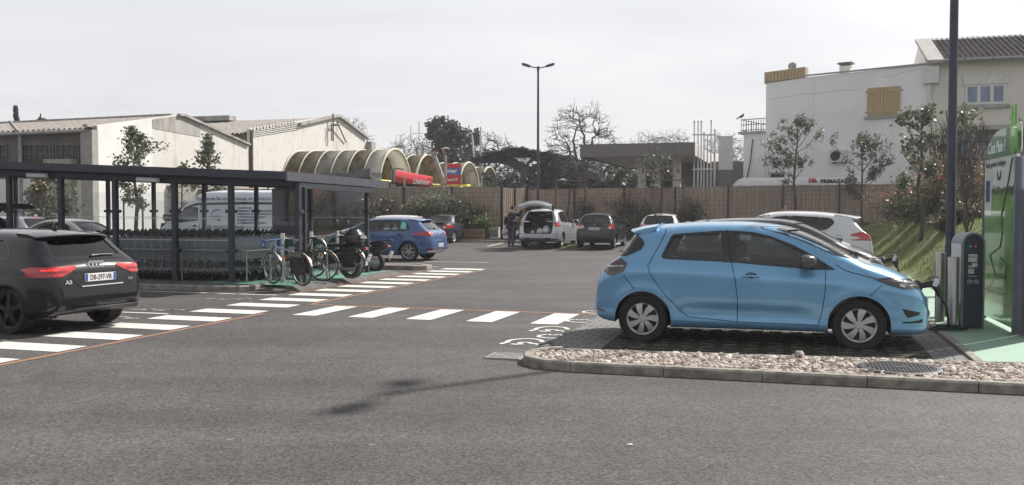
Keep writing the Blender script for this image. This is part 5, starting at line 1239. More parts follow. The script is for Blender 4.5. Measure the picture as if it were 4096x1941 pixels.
def make_bike(label, frame_m, loc, rz, drop=True, bags=None, fender=False, tyre_m=RUBBER, lean=.05, r=.345):
 t = thing('bicycle', label, 'bicycle', loc, rz); t.rotation_euler = (lean, 0, rz)
 xr, xf = -.50, .53; bb = V((-.06, 0, .28)); st = V((-.22, 0, .80)); hd_ = V((.37, 0, .80)); hb = V((.41, 0, .68)); ra = V((xr, 0, r)); fa = V((xf, 0, r))
 mb = MB(); mb.tube([bb, st], .017, 8); mb.tube([st + V((.02, 0, -.07)), hd_], .016, 8); mb.tube([bb, hb], .019, 8); mb.tube([hd_ + V((-.01, 0, .05)), hb + V((.01, 0, -.02))], .020, 8)
 for e in (-1, 1): mb.tube([bb + V((0, e * .03, 0)), ra + V((0, e * .06, 0))], .010, 6); mb.tube([st + V((0, e * .02, -.08)), ra + V((0, e * .06, 0))], .009, 6)
 mb.build('frame', frame_m, t, smooth=50)
 mb = MB()
 for e in (-1, 1): mb.tube([hb + V((.01, e * .04, -.02)), fa + V((-.04, e * .05, .10)), fa + V((0, e * .05, 0))], [.016, .012, .009], 8)
 mb.tube([hd_, hd_ + V((-.02, 0, .13))], .014, 8); mb.build('fork', frame_m, t, smooth=50)
 mb = MB(); c = hd_ + V((.06, 0, .15))
 if drop:
  for e in (-1, 1): mb.tube([c, c + V((0, e * .20, 0)), c + V((.09, e * .215, -.005)), c + V((.11, e * .215, -.06)), c + V((.07, e * .215, -.12)), c + V((-.03, e * .215, -.14))], .017, 8)
 else:
  for e in (-1, 1): mb.tube([c, c + V((-.02, e * .2, .03)), c + V((-.06, e * .31, .03))], .014, 8)
  for e in (-1, 1): mb.tube([c + V((-.03, e * .28, .03)), c + V((.05, e * .22, .02))], .007, 6)
 mb.build('handlebar', M('bar_tape_blue', (.04, .09, .32), rough=.6, var=.2) if drop else BLACKP, t, smooth=50)
 mb = MB(); mb.tube([st, st + V((-.03, 0, .14))], .014, 8); s0 = st + V((-.03, 0, .16)); mb.prism([(-.14, -.03), (-.13, .02), (.02, .025), (.14, .01), (.15, -.01), (.0, -.02)], s0 + V((0, -.05, 0)), (1, 0, 0), (0, 0, 1), (0, .10, 0)); mb.prism([(-.14, -.02), (-.13, .018), (-.03, .018), (.0, -.01)], s0 + V((0, -.075, 0)), (1, 0, 0), (0, 0, 1), (0, .15, 0)); mb.build('saddle', BLACKP, t, bevel=.008)
 for x in (xr, xf):
  mb = MB(); mb.tube([(x + r * cos(k) * .955, 0, r + r * .955 * sin(k)) for k in [2 * pi * i / 44 for i in range(44)]], r * .045, 8, closed=True); wl = mb.build('wheel', tyre_m, t, smooth=60)
  mb = MB(); mb.tube([(x + r * cos(k) * .90, 0, r + r * .90 * sin(k)) for k in [2 * pi * i / 40 for i in range(40)]], .010, 6, closed=True); mb.lathe([(.02, -.05), (.02, .05)], c=(x, 0, r), ax=(0, 1, 0), seg=10)
  for k in range(28):
   an = 2 * pi * k / 28; e = .022 * (1 if k % 2 else -1); mb.tube([(x + .02 * cos(an + .6), e, r + .02 * sin(an + .6)), (x + r * .9 * cos(an), 0, r + r * .9 * sin(an))], .0016, 3, cap=False)
  mb.build('rim', WIRE_D, wl, smooth=50)
  if fender:
   mb = MB(); a0, a1 = (.1, 2.7) if x > 0 else (.0, 2.9); n = 16; vs = []
   for k in range(n + 1):
    an = a0 + (a1 - a0) * k / n
    for y in (-.025, 0, .025): vs.append((x + (r + .025 - abs(y) * .3) * cos(an), y, r + (r + .025 - abs(y) * .3) * sin(an)))
   mb.add(vs, [(3 * k + j, 3 * k + j + 1, 3 * k + j + 4, 3 * k + j + 3) for k in range(n) for j in (0, 1)]); mb.build('mudguard', BRUSH, t, smooth=60)
 mb = MB(); mb.lathe([(.095, -.004), (.095, .004)], c=bb + V((0, .05, 0)), ax=(0, 1, 0), seg=24); mb.tube([bb + V((0, .05, 0)), bb + V((.12, .07, -.12))], .010, 6); mb.tube([bb + V((0, -.05, 0)), bb + V((-.12, -.07, .12))], .010, 6)
 mb.box(bb + V((.12, .11, -.12)), (.09, .07, .02)); mb.box(bb + V((-.12, -.11, .12)), (.09, .07, .02)); mb.bar(bb + V((0, .05, .09)), ra + V((0, .05, .03)), .006); mb.bar(bb + V((0, .05, -.09)), ra + V((0, .05, -.03)), .006); mb.build('crank', WIRE_D, t)
 mb = MB(); mb.tube([(-.26, -.05, .72), (-.62, -.05, .74), (-.62, .05, .74), (-.26, .05, .72)], .006, 5)
 for e in (-1, 1): mb.tube([(-.55, e * .05, .74), (xr, e * .06, r)], .005, 5)
 mb.build('rear_rack', BLACKP, t)
 if bags:
  for e in (-1, 1):
   mb = MB(); n = 8; vs = []
   for k in range(n + 1):
    z = .26 + .46 * k / n; w = .19 + .03 * sin(k * 2.1); d = .06 + .03 * sin(pi * k / n)
    for dx, dy in ((-w, 0), (-w * .9, d), (w * .85, d * 1.1), (w, 0)): vs.append((-.50 + dx + .02 * sin(k * 3), e * (.075 + dy + .012 * sin(k * 2 + dx * 20)), z))
   mb.add(vs, [(4 * k + j, 4 * k + (j + 1) % 4, 4 * k + 4 + (j + 1) % 4, 4 * k + 4 + j) for k in range(n) for j in range(4)] + [(3, 2, 1, 0), (4 * n, 4 * n + 1, 4 * n + 2, 4 * n + 3)])
   bgp = mb.build('pannier', bags[0], t, smooth=50)
   mb = MB(); vs = []
   for k in range(5):
    for j in range(7): x = -.71 + j * .07; vs.append((x, e * (.10 + .07 * sin(pi * min(1, k / 3)) + .01 * sin(j * 2 + k)), .74 - k * .055 - (.02 * sin(j * 1.7) if k == 4 else 0)))
   mb.add(vs, [(7 * k + j, 7 * k + j + 1, 7 * k + j + 8, 7 * k + j + 7) for k in range(4) for j in range(6)]); mb.build('pannier_flap', bags[1], bgp, smooth=60)
 mb = MB(); mb.ell((-.30, 0, .70), (.03, .035, .03), 10, 6); mb.ell((-.72, 0, .58), (.02, .03, .04), 8, 6); mb.build('rear_reflector', RED_L, t)
 mb = MB(); mb.box((xf - .19, 0, r + .17), (.035, .012, .05)); mb.build('spoke_reflector', M('orange_reflector', (.7, .12, .02), rough=.3, var=0), t)
 return t
fw, rw = G(271.8, 283.4, .1), G(305.3, 286.3, .1); d = fw - rw
bike = make_bike('white and blue road bicycle with grey canvas panniers leaning by the near hoop', M('bike_silver_blue', (.30, .36, .46), rough=.3, metal=.5, var=.4, scale=3), (fw + rw) / 2 + V((0, 0, -.002)), atan2(d.y, d.x), True, (M('canvas_dark', (.035, .033, .032), rough=.9, var=.2), M('canvas_grey', (.17, .165, .155), rough=.9, var=.2, scale=9)), True, lean=-.07)
c2 = KA(-8.55, 9.12, .1)
make_bike('black city bicycle with white tyres standing behind the road bike', BLACKC, c2, KANG + pi + .25, False, None, True, lean=.04)
c3 = KA(-8.3, 10.15, .1)
make_bike('black trekking bicycle with wide tyres beside the middle hoop', BLACKC, c3, KANG + pi - .10, False, (M('bag_black', (.02, .02, .022), rough=.8, var=.2), M('bag_black', (0, 0, 0))), True, lean=.05, r=.36)
def make_scooter(label, loc, rz, topbox, rack):
 t = thing('motor_scooter', label, 'motor scooter', loc, rz); t.rotation_euler = (.06, 0, rz)
 R_ = .25 if topbox else .27; xr, xf = -.62, .66
 for x in (xr, xf):
  mb = MB(); mb.lathe([(R_ - .10, -.05), (R_ - .02, -.06), (R_, -.03), (R_, .03), (R_ - .02, .06), (R_ - .10, .05)], c=(x, 0, R_), ax=(0, 1, 0), seg=32, cap=False); wl = mb.build('wheel', RUBBER, t, smooth=50)
  mb = MB()
  for k in range(5): an = 2 * pi * k / 5 + .3; mb.bar((x, 0, R_), (x + (R_ - .09) * cos(an), 0, R_ + (R_ - .09) * sin(an)), .03, .035, up=(0, 1, 0))
  mb.lathe([(R_ - .09, -.04), (R_ - .075, -.045), (R_ - .075, .045), (R_ - .09, .04)], c=(x, 0, R_), ax=(0, 1, 0), seg=28, cap=False); mb.lathe([(.05, -.05), (.05, .05)], c=(x, 0, R_), ax=(0, 1, 0), seg=14); mb.build('rim', RIM_S if not topbox else WIRE_D, wl, smooth=40)
 def loft(name, secs, m, n=14, par=None):
  mb = MB(); vs = []
  for x, zc, hw, hh in secs:
   for k in range(n):
    a = 2 * pi * k / n; vs.append((x, hw * abs(cos(a)) ** .7 * (1 if cos(a) > 0 else -1), zc + hh * abs(sin(a)) ** .7 * (1 if sin(a) > 0 else -1)))
  mb.add(vs, [(i * n + k, i * n + (k + 1) % n, (i + 1) * n + (k + 1) % n, (i + 1) * n + k) for i in range(len(secs) - 1) for k in range(n)] + [tuple(reversed(range(n))), tuple(range((len(secs) - 1) * n, len(secs) * n))])
  return mb.build(name, m, par or t, smooth=45)
 bodym = GLOSSB
 loft('rear_body', [(-.98, .70, .05, .04), (-.85, .66, .12, .09), (-.55, .58, .17, .15), (-.25, .50, .18, .17), (-.02, .42, .16, .15), (.06, .34, .12, .08)], bodym)
 loft('footboard', [(-.1, .24, .14, .05), (.15, .24, .17, .05), (.36, .26, .17, .06)], BLACKP)
 loft('leg_shield', [(.30, .42, .20, .20), (.40, .58, .22, .28), (.48, .66, .18, .24), (.58, .62, .10, .16)], bodym)
 loft('front_mudguard', [(.42, .50, .05, .03), (.60, .56, .075, .04), (.80, .50, .07, .04), (.90, .38, .05, .03)], bodym)
 loft('seat', [(-.92, .80, .09, .025), (-.7, .79, .14, .04), (-.35, .77, .15, .045), (.02, .75, .11, .04), (.10, .72, .06, .03)], M('seat_vinyl', (.02, .02, .022), rough=.5, var=.1))
 loft('engine', [(-.78, .28, .06, .08), (-.6, .27, .13, .10), (-.3, .28, .14, .10), (-.1, .30, .10, .08)], WIRE_D)
 mb = MB(); mb.tube([(.66, 0, R_), (.50, 0, .80), (.44, 0, .98)], [.03, .035, .03], 8); mb.build('fork', BLACKP, t, smooth=50)
 hbm = loft('handlebar_cover', [(.34, 1.0, .08, .04), (.44, 1.03, .14, .07), (.54, .98, .10, .06)], bodym)
 mb = MB()
 for e in (-1, 1): mb.tube([(.42, e * .1, 1.02), (.38, e * .32, 1.03)], .018, 8)
 mb.build('handlebar', BLACKP, t, smooth=50)
 for e in (-1, 1):
  mb = MB(); mb.tube([(.42, e * .22, 1.03), (.40, e * .27, 1.20), (.39, e * .28, 1.27)], .008, 6); mb.ell((.37, e * .29, 1.32), (.015, .065, .05), 12, 8); mb.build('rear_view_mirror', BLACKP, t, smooth=50)
 mb = MB(); mb.prism([(-.05, 0), (.05, 0), (.08, .22), (-.08, .22)], (.0, 0, 0), (0, 1, 0), (0, 0, 1), (-.012, 0, 0)); o = mb.build('mudflap', GLOSSB, t); o.location = (-1.0, 0, .40); o.rotation_euler = (0, -.5, 0)
 mb = MB(); mb.prism(rrect(-.10, -.09, .10, .09, .01), (0, 0, 0), (0, -1, 0), (0, 0, 1), (-.006, 0, 0)); o = mb.build('number_plate', PLATE_W, t); o.location = (-1.07, 0, .48); o.rotation_euler = (0, -.45, 0)
 text('plate_characters', 'FL-93', .07, (-.008, .085, .012), (0, -1, 0), (0, 0, 1), INK, o, .001, sx=.8); text('plate_characters', '8-BK', .07, (-.008, .075, -.07), (0, -1, 0), (0, 0, 1), INK, o, .001, sx=.8)
 mb = MB(); mb.box((-1.0, 0, .70), (.05, .16, .05)); mb.build('tail_light', RED_L, t, bevel=.012)
 mb = MB(); mb.tube([(-.35, -.14, .24), (-.62, -.17, .26), (-.95, -.17, .36)], [.03, .055, .05], 12); mb.build('exhaust', CHROME if topbox else BLACKP, t, smooth=50)
 mb = MB()
 for e in (-1, 1): mb.tube([(-.5, e * .11, .80), (-.95, e * .12, .84), (-1.08, e * .06, .86)], .012, 6)
 mb.tube([(-1.08, -.07, .86), (-1.08, .07, .86)], .012, 6); mb.build('grab_rail', BLACKP, t, smooth=50)
 if topbox:
  mb = MB(); n = 18; vs = []
  for i in range(9):
   f = i / 8; z = .80 + .33 * f; k = (1 - abs(2 * f - .85) ** 3 * .45) if f < .95 else .55
   for j in range(n):
    a = 2 * pi * j / n; vs.append((-.70 + .23 * k * abs(cos(a)) ** .8 * (1 if cos(a) > 0 else -1), .24 * k * abs(sin(a)) ** .8 * (1 if sin(a) > 0 else -1), z))
  mb.add(vs, [(i * n + j, i * n + (j + 1) % n, (i + 1) * n + (j + 1) % n, (i + 1) * n + j) for i in range(8) for j in range(n)] + [tuple(reversed(range(n))), tuple(range(8 * n, 9 * n))]); tbx = mb.build('top_box', M('top_box_graphite', (.035, .035, .038), rough=.3, metal=.4, var=.1, coat=.5), t, smooth=50)
  mb = MB(); mb.prism([(-.20, -.02), (.20, -.02), (.14, .05), (-.14, .05)], (-.925, 0, .95), (0, -1, 0), (0, 0, 1), (-.012, 0, 0)); mb.build('reflector_strip', RIM_S, tbx)
 mb = MB(); mb.tube([(-.12, .10, .26), (-.22, .26, .0)], .014, 6); mb.build('side_stand', BLACKP, t)
 return t
s1 = G(346.5, 279.2, .1)
make_scooter('black motor scooter with a graphite top box behind the end of the shelter', s1 + V((-KX * .62, -KY * .62, 0)) + V((.04, .22, 0)), KANG + pi + .05, True, False)
s2_ = G(387, 272.8, .05)
make_scooter('black moped with silver five spoke wheels beside the far shelter post', s2_ + V((-KX * .95, -KY * .95, 0)), KANG + pi - .05, False, True)
VANW = paint('paint_van_white', (.70, .73, .78), metal=0, rough=.4)
VAN = dict(L=5.34, W=1.99, axles=(1.02, 4.32), tyre=.335, arch=.39, paint=VANW, n=72, handle_mat=BLACKP, glass=CGLASS, crown=.08, rc=.16,
 top=[(0, .55), (.01, .9), (.03, 1.8), (.06, 2.25), (.12, 2.34), (.3, 2.38), (2.6, 2.40), (3.2, 2.36), (3.5, 2.26), (3.9, 1.98), (4.3, 1.66), (4.6, 1.40), (4.72, 1.29), (4.9, 1.19), (5.1, 1.05), (5.25, .88), (5.31, .7), (5.34, .55)],
 bot=[(0, .45), (.06, .34), (.4, .30), (4.3, .30), (5.0, .28), (5.25, .32), (5.34, .45)],
 belt=[(0, .52), (.02, .85), (.06, 1.1), (.2, 1.25), (3.4, 1.25), (4.3, 1.15), (4.7, 1.08), (5.0, .95), (5.34, .52)],
 wid=[(0, .93), (.05, .97), (.3, 1), (4.3, 1), (4.8, .95), (5.1, .86), (5.27, .74), (5.34, .6)],
 roofw=[(0, .82), (.1, .86), (3.2, .84), (3.9, .78), (4.5, .80), (4.8, .82), (5.2, .6), (5.34, .5)], cabin=(3.3, 4.6), floor=.7,
 panes=[rounded([(3.32, 1.33), (3.34, 1.78), (3.86, 1.77), (4.30, 1.46), (4.44, 1.22)], .05)], trim=[[(3.3, 1.86), (1.5, 1.88), (.2, 1.88), (.2, 1.95), (1.6, 1.97), (3.4, 1.94), (3.9, 1.80), (4.0, 1.72)]], trim_mat=BLACKP,
 screen=rounded([(-.80, 1.34), (.80, 1.34), (.70, 2.1), (-.70, 2.1)], .06), doors=[(rounded([(3.24, .45), (4.0, .45), (4.5, .95), (4.50, 1.17), (3.26, 1.26)], .05), (3.42, 1.12))],
 seams=[[(3.22, 1.9), (3.22, .42)], [(2.0, 1.84), (2.0, .42)], [(2.0, 1.1), (.3, 1.1)]], seamw=.014, seats=(3.9, 3.8), wheel=('five', .215, .22), mirror=(4.42, 1.42), mirror_mat=BLACKP, mirror_s=1.7)
vq = D(153, 231, 33.3); hd = KANG + pi; h_ = V((cos(hd), sin(hd), 0)); lf = V((-sin(hd), cos(hd), 0)); vq.z = 0
vc_, vo_ = make_car('parked_van', 'white high roof van with blue lettering parked behind the trolley shelter', 'van', VAN, vq - h_ * 2.5 - lf * .95, hd)
def vt(s_, x, z, size, m, sx=1.0, sh_=0.0):
 p = vc_.pj('L', (x, z), .012); q = vc_.pj('L', (x - .5, z), .012); u = vc_.pj('L', (x - .2, z + .15), .012); ex = (q - p).normalized(); up = (u - p) - ex * (u - p).dot(ex)
 text('van_lettering', s_, size, p, ex, up, m, vo_, .004, sx=sx, shear=sh_)
NAVYT = M('lettering_navy', (.03, .05, .14), rough=.5, var=0)
vt("l'hygiène de l'air et des réseaux de ventilation", 3.45, 2.03, .185, NAVYT, .92, .15)
vt('AIR SOLUTIONS', 3.05, 1.02, .20, M('lettering_grey', (.16, .18, .21), rough=.5, var=0), 1.12)
for i, s_ in enumerate(('Assainissement', 'Diagnostics & contrôles aérauliques', "Régénération de l'air, centrales de ventilation", "en développement d'hygiène", 'Fourniture et pose de', "et d'équipements aérauliques")): vt(s_, 1.72, 1.74 - i * .105, .10, M('lettering_blue', (.06, .20, .45), rough=.5, var=0) if not i else NAVYT, .95, .1)
mb = MB()
for k, (r0, r1) in enumerate(((.20, .23),)):
 vc_.patch(mb, [(2.55 + r1 * cos(t), 1.50 + r1 * sin(t)) for t in [-.2 + 2.9 * i / 12 for i in range(13)]] + [(2.55 + (r1 - .07 * sin(pi * i / 12)) * cos(-.2 + 2.9 * i / 12), 1.50 + (r1 - .07 * sin(pi * i / 12)) * sin(-.2 + 2.9 * i / 12)) for i in range(11, 0, -1)], 'L', .012, .04)
vc_.patch(mb, [(2.92, 1.42), (2.7, 1.49), (2.45, 1.50), (2.25, 1.44), (2.5, 1.46), (2.75, 1.44)], 'L', .014, .04); vc_.patch(mb, [(2.86, 1.36), (2.6, 1.40), (2.36, 1.37), (2.44, 1.28), (2.52, 1.35), (2.7, 1.37)], 'L', .014, .04)
mb.build('swoosh_emblem', M('emblem_grey', (.22, .24, .27), rough=.4, var=.1), vo_)
# ================= fences, walls, buildings, car wash, filling station
REED = M('reed_screen', (.235, .18, .14), rough=.9, col2=(.47, .375, .305), scale=3.2, stretch=(11, 11, .35), lo=.3, hi=.72, detail=6, bump=.5, bscale=14)
nt = REED.node_tree; oi = nt.nodes.new('ShaderNodeObjectInfo'); mr_ = nt.nodes.new('ShaderNodeMapRange'); mr_.inputs['To Min'].default_value = .78; mr_.inputs['To Max'].default_value = 1.18; nt.links.new(oi.outputs['Random'], mr_.inputs['Value'])      # panels weathered differently
hs_ = nt.nodes.new('ShaderNodeHueSaturation'); nt.links.new(mr_.outputs[0], hs_.inputs['Value']); b_ = nt.nodes['Principled BSDF']; nt.links.new(b_.inputs['Base Color'].links[0].from_socket, hs_.inputs['Color']); nt.links.new(hs_.outputs[0], b_.inputs['Base Color'])
FPOST = M('fence_post', (.018, .020, .022), rough=.5, var=.1)
def make_fence(name, label, p0, p1, z0, z1, h, panel, posts_at=None):
 """reed screen tied to welded mesh panels between steel posts"""
 t = thing(name, label, 'fence', V(p0)); d = V(p1) - V(p0); d.z = 0; ln = d.length; e = d / ln; n = V((-e.y, e.x, 0)); ang = atan2(e.y, e.x)
 cnt = max(1, round(ln / panel)); sd = RND.random() * 50
 for i in range(cnt):
  a, b = ln * i / cnt, ln * (i + 1) / cnt; za = z0 + (z1 - z0) * (i + .5) / cnt + RND.uniform(-.015, .015)
  mb = MB(); m = 46; vs = []
  for k in range(m + 1):      # the screen is lightly corrugated, its top edge ragged
   s_ = a + .03 + (b - a - .06) * k / m; off = .012 * sin(k * 2.3 + i) + .010 * (k % 2); q = e * s_ + n * off
   top = h + .025 * noise.noise(V((s_ * 3, sd, 0))) + (.012 if k % 2 else -.008)
   vs += [(q.x, q.y, za), (q.x, q.y, za + top)]
  mb.add(vs, [(2 * k, 2 * k + 2, 2 * k + 3, 2 * k + 1) for k in range(m)]); mb.build('reed_panel', REED, t)
  mb = MB()
  for k in range(9):
   z = za + .05 + (h - .1) * k / 8; q0, q1 = e * a - n * .045, e * b - n * .045; mb.bar((q0.x, q0.y, z), (q1.x, q1.y, z), .009)
  for k in range(1, 12):
   q = e * (a + (b - a) * k / 12) - n * .047; mb.bar((q.x, q.y, za + .03), (q.x, q.y, za + h - .03), .005)
  mb.build('wire_mesh', FPOST, t)
 for i in range(cnt + 1):
  q = e * (ln * i / cnt) - n * .04; za = z0 + (z1 - z0) * min(1, i / cnt); mb = MB(); mb.box((q.x, q.y, za + h / 2 - .3), (.07, .07, h + .7), ang); mb.box((q.x, q.y, za + h + .055), (.08, .08, .012), ang); mb.build('post', FPOST, t)
 return t
FL0 = KA(-26, 32.35); FL1 = D(501.5, 200, 45.9); FR0 = D(526.5, 200, 49.2)
FL1.z = FR0.z = 0
dirL = V((KX, KY, 0)); FL0 = FL1 - dirL * 20.8; FR1 = FR0 + dirL * 31.2
make_fence('reed_fence', 'brown reed fence on dark posts behind the shrubs left of the street lamp', FL0, FL1, .88, .88, 1.95, 2.6)
make_fence('reed_fence', 'short sunlit return of reed fence beside the man at the open boot', FL1, FR0, .88, .88, 1.92, 1.7)
make_fence('reed_fence', 'long brown reed fence running right below the white house', FR0, FR1, .93, 1.22, 1.83, 2.6)
SOILB = M('bed_soil', (.045, .040, .030), rough=.95, var=.4, scale=6, col2=(.06, .065, .03))
mb = MB(); N_ = 20; vs = []
for i in range(N_ + 1):
 p = FL0 + (FL1 - FL0) * (i / N_); q = V((-KY, KX, 0))
 for d_, z in ((-1.9, .2), (-1.75, .62), (-.8, .85), (2.5, .9)): x = p + q * d_; vs.append((x.x, x.y, z + .05 * noise.noise(V((x.x, x.y, 0)))))
mb.add(vs, [(4 * i + k, 4 * i + 4 + k, 4 * i + 5 + k, 4 * i + 1 + k) for i in range(N_) for k in range(3)]); o = len(mb.v); vs = []
for i in range(31):
 p = FR0 + (FR1 - FR0) * (i / 30); q = V((-KY, KX, 0))
 for d_, z in ((-2.6, .16), (-1.6, .45), (-.7, .85 + .2 * i / 30), (2.5, .95 + .25 * i / 30)): x = p + q * d_; vs.append((x.x, x.y, z + .06 * noise.noise(V((x.x, x.y, 0)))))
mb.add(vs, [(4 * i + k, 4 * i + 4 + k, 4 * i + 5 + k, 4 * i + 1 + k) for i in range(30) for k in range(3)])
tag(mb.build('planting_bed', SOILB, smooth=60), kind='structure')
TIMBER = M('planter_timber', (.15, .095, .058), rough=.85, col2=(.22, .15, .10), scale=2, stretch=(.6, .6, 9), bump=.3, bscale=20)
def planter(label, p0, p1, z0, h):
 t = thing('timber_planter', label, 'planter', V(p0)); d = V(p1) - V(p0); d.z = 0; a = atan2(d.y, d.x); L_ = d.length; e = d / L_
 k = int(h / .21)
 for i in range(k):
  c = e * (L_ / 2); mb = MB(); mb.box((c.x, c.y, z0 + .105 + .21 * i), (L_, .09, .195), a); mb.build('sleeper', TIMBER, t, bevel=.01)
 for s_ in (0.02, .98): c = e * (L_ * s_) + V((e.y, -e.x, 0)) * .06; mb = MB(); mb.box((c.x, c.y, z0 + h / 2), (.1, .05, h), a); mb.build('corner_post', TIMBER, t)
q = V((-KY, KX, 0)) * -1.95
PLR = FL1 + q + dirL * -.25
planter('weathered timber planter of stacked sleepers beside the plum coupe', PLR - dirL * 4.3, PLR, .16, .66)
planter('weathered timber planter of stacked sleepers behind the blue hatchback', PLR - dirL * 12.5, PLR - dirL * 4.7, .14, .6)
mb = MB(); kerb(mb, [PLR + dirL * -7 - V((0, .55, 0)), PLR + dirL * 3.0 - V((0, .35, 0))], .12, .12); tag(mb.build('bed_kerb', KERB_M, smooth=25), kind='structure')
RENDER = M('render_white', (.72, .71, .68), rough=.9, var=.07, scale=.8, bump=.15)
def stained(name, c, dirt, lo, hi, sx, sz):
 if name in MATS: return MATS[name]
 m = M(name, c, rough=.9, var=.06, scale=.7, bump=.15); nt = m.node_tree; N = nt.nodes; L = nt.links; b = N['Principled BSDF']; src = b.inputs['Base Color'].links[0].from_socket
 tc = N.new('ShaderNodeTexCoord')
 def lay(scale, l, h, col, amt):
  nonlocal src
  mp = N.new('ShaderNodeMapping'); mp.inputs['Scale'].default_value = scale; L.new(tc.outputs['Object'], mp.inputs[0]); n = N.new('ShaderNodeTexNoise'); n.inputs['Scale'].default_value = 1; n.inputs['Detail'].default_value = 8; n.inputs['Roughness'].default_value = .65; L.new(mp.outputs[0], n.inputs[0])
  r = N.new('ShaderNodeValToRGB'); r.color_ramp.elements[0].position = l; r.color_ramp.elements[1].position = h; r.color_ramp.elements[1].color = (amt,) * 3 + (1,); L.new(n.outputs[0], r.inputs[0])
  x = N.new('ShaderNodeMixRGB'); L.new(r.outputs[0], x.inputs[0]); L.new(src, x.inputs[1]); x.inputs[2].default_value = tuple(col) + (1,); src = x.outputs[0]
 lay((sx, sx, sz), lo, hi, dirt, .8); lay((.7, .7, .7), .5, .72, [k * 1.4 for k in dirt], .55)
 L.new(src, b.inputs['Base Color']); return m
ST1 = stained('render_weathered', (.64, .62, .58), (.30, .26, .22), .53, .76, 1.7, .28)
ST2 = stained('render_streaked', (.42, .40, .37), (.14, .125, .11), .44, .68, 2.0, .3)
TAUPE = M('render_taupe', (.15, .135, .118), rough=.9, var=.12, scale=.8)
CORR = M('fibre_cement_roof', (.24, .22, .20), rough=.9, var=.25, scale=3, bump=.2)
DARKW = M('window_dark', (.012, .012, .014), rough=.25, var=0)
AX = V((-KY, KX, 0)); KXV = V((KX, KY, 0))
def gable_house(name, label, pts, zg, back, wallm, roofm, right_only=None):
 """gable outline pts: world points in one vertical plane, left to right; extruded along -K"""
 t = thing(name, label, 'warehouse', V((pts[0].x, pts[0].y, 0))); o = V((pts[0].x, pts[0].y, 0)); return t, o
W1 = D(97.4, 125, 44.0); dA = V((AX.x, AX.y, 0))
P1 = [PL(97.4, 125.5, W1, dA), PL(177.7, 114.8, W1, dA), PL(183, 115.2, W1, dA), PL(248.5, 144.5, W1, dA)]
t = thing('warehouse', 'long white rendered warehouse with taupe side wall and corrugated roof', 'warehouse', V((P1[0].x, P1[0].y, 0))); o1 = t.location.copy()
BK = -KXV * 32 - V((0, 0, .35))
def wall_poly(mb, pts, o, zb=0.0, th=.25, inward=None):
 inward = -KXV if inward is None else inward
 lo_ = [p - o for p in pts]; a = V((lo_[0].x, lo_[0].y, zb)); b = V((lo_[-1].x, lo_[-1].y, zb)); ring = [a] + lo_ + [b]; n = len(ring); q = [p + inward * th for p in ring]
 mb.add(ring + q, [tuple(reversed(range(n))), tuple(range(n, 2 * n))] + [(i, (i + 1) % n, n + (i + 1) % n, n + i) for i in range(n)])
split = PL(152, 118.3, W1, dA)
mb = MB(); wall_poly(mb, [P1[0], split], o1); mb.build('gable_wall', RENDER, t)
mb = MB(); wall_poly(mb, [split, P1[1], P1[2], P1[3]], o1); mb.build('gable_wall', ST1, t)
capz = V((0, 0, .10))
mb = MB()
for a, b in ((P1[1], P1[2]), (P1[2], P1[3])): mb.bar(a - o1 + V((.06, -.02, .0)), b - o1 + V((.06, -.02, 0)), .22, .12)
mb.build('gable_coping', ST2, t)
mb = MB(); c = (split + P1[1]) / 2 - o1; tri = [split - V((0, 0, .06)), P1[1] - V((0, 0, .06)), P1[2] - V((0, 0, .08)), PL(200, 125, W1, dA), PL(200, 137, W1, dA), PL(153, 128.5, W1, dA)]
mb.prism([((p - o1).dot(dA), (p - o1).z) for p in tri], KXV * .012, dA, (0, 0, 1), KXV * .006); mb.build('bare_patch', ST2, t)
e0 = P1[0].copy(); e0.z -= .22
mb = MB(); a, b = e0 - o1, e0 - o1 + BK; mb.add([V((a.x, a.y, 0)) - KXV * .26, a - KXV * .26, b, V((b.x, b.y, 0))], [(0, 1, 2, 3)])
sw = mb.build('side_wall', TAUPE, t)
mb = MB(); a2 = V((a.x, a.y, 0)); mb.box((a.x - KX * .32 + AX.x * -.18, a.y - KY * .32 - AX.y * .18, a.z / 2), (.66, .4, a.z), KANG); mb.build('corner_pier', M('render_grey', (.33, .31, .28), rough=.9, var=.1), t)
mb = MB(); b3 = V((a.x, a.y, 0)) - KXV * .7 - AX * .05
mb.prism([(0, 0), (-30, 0), (-30, 3.2), (0, 3.2)], b3, KXV, (0, 0, 1), -AX * .12); mb.build('plinth_wall', RENDER, t)
mb = MB(); mb.prism([(-3.2, 0), (-1.6, 0), (-1.6, 4.1), (-3.2, 4.1)], b3 + KXV * 1.2, KXV, (0, 0, 1), -AX * .45); mb.build('buttress', M('render_grey', (.33, .31, .28)), t)
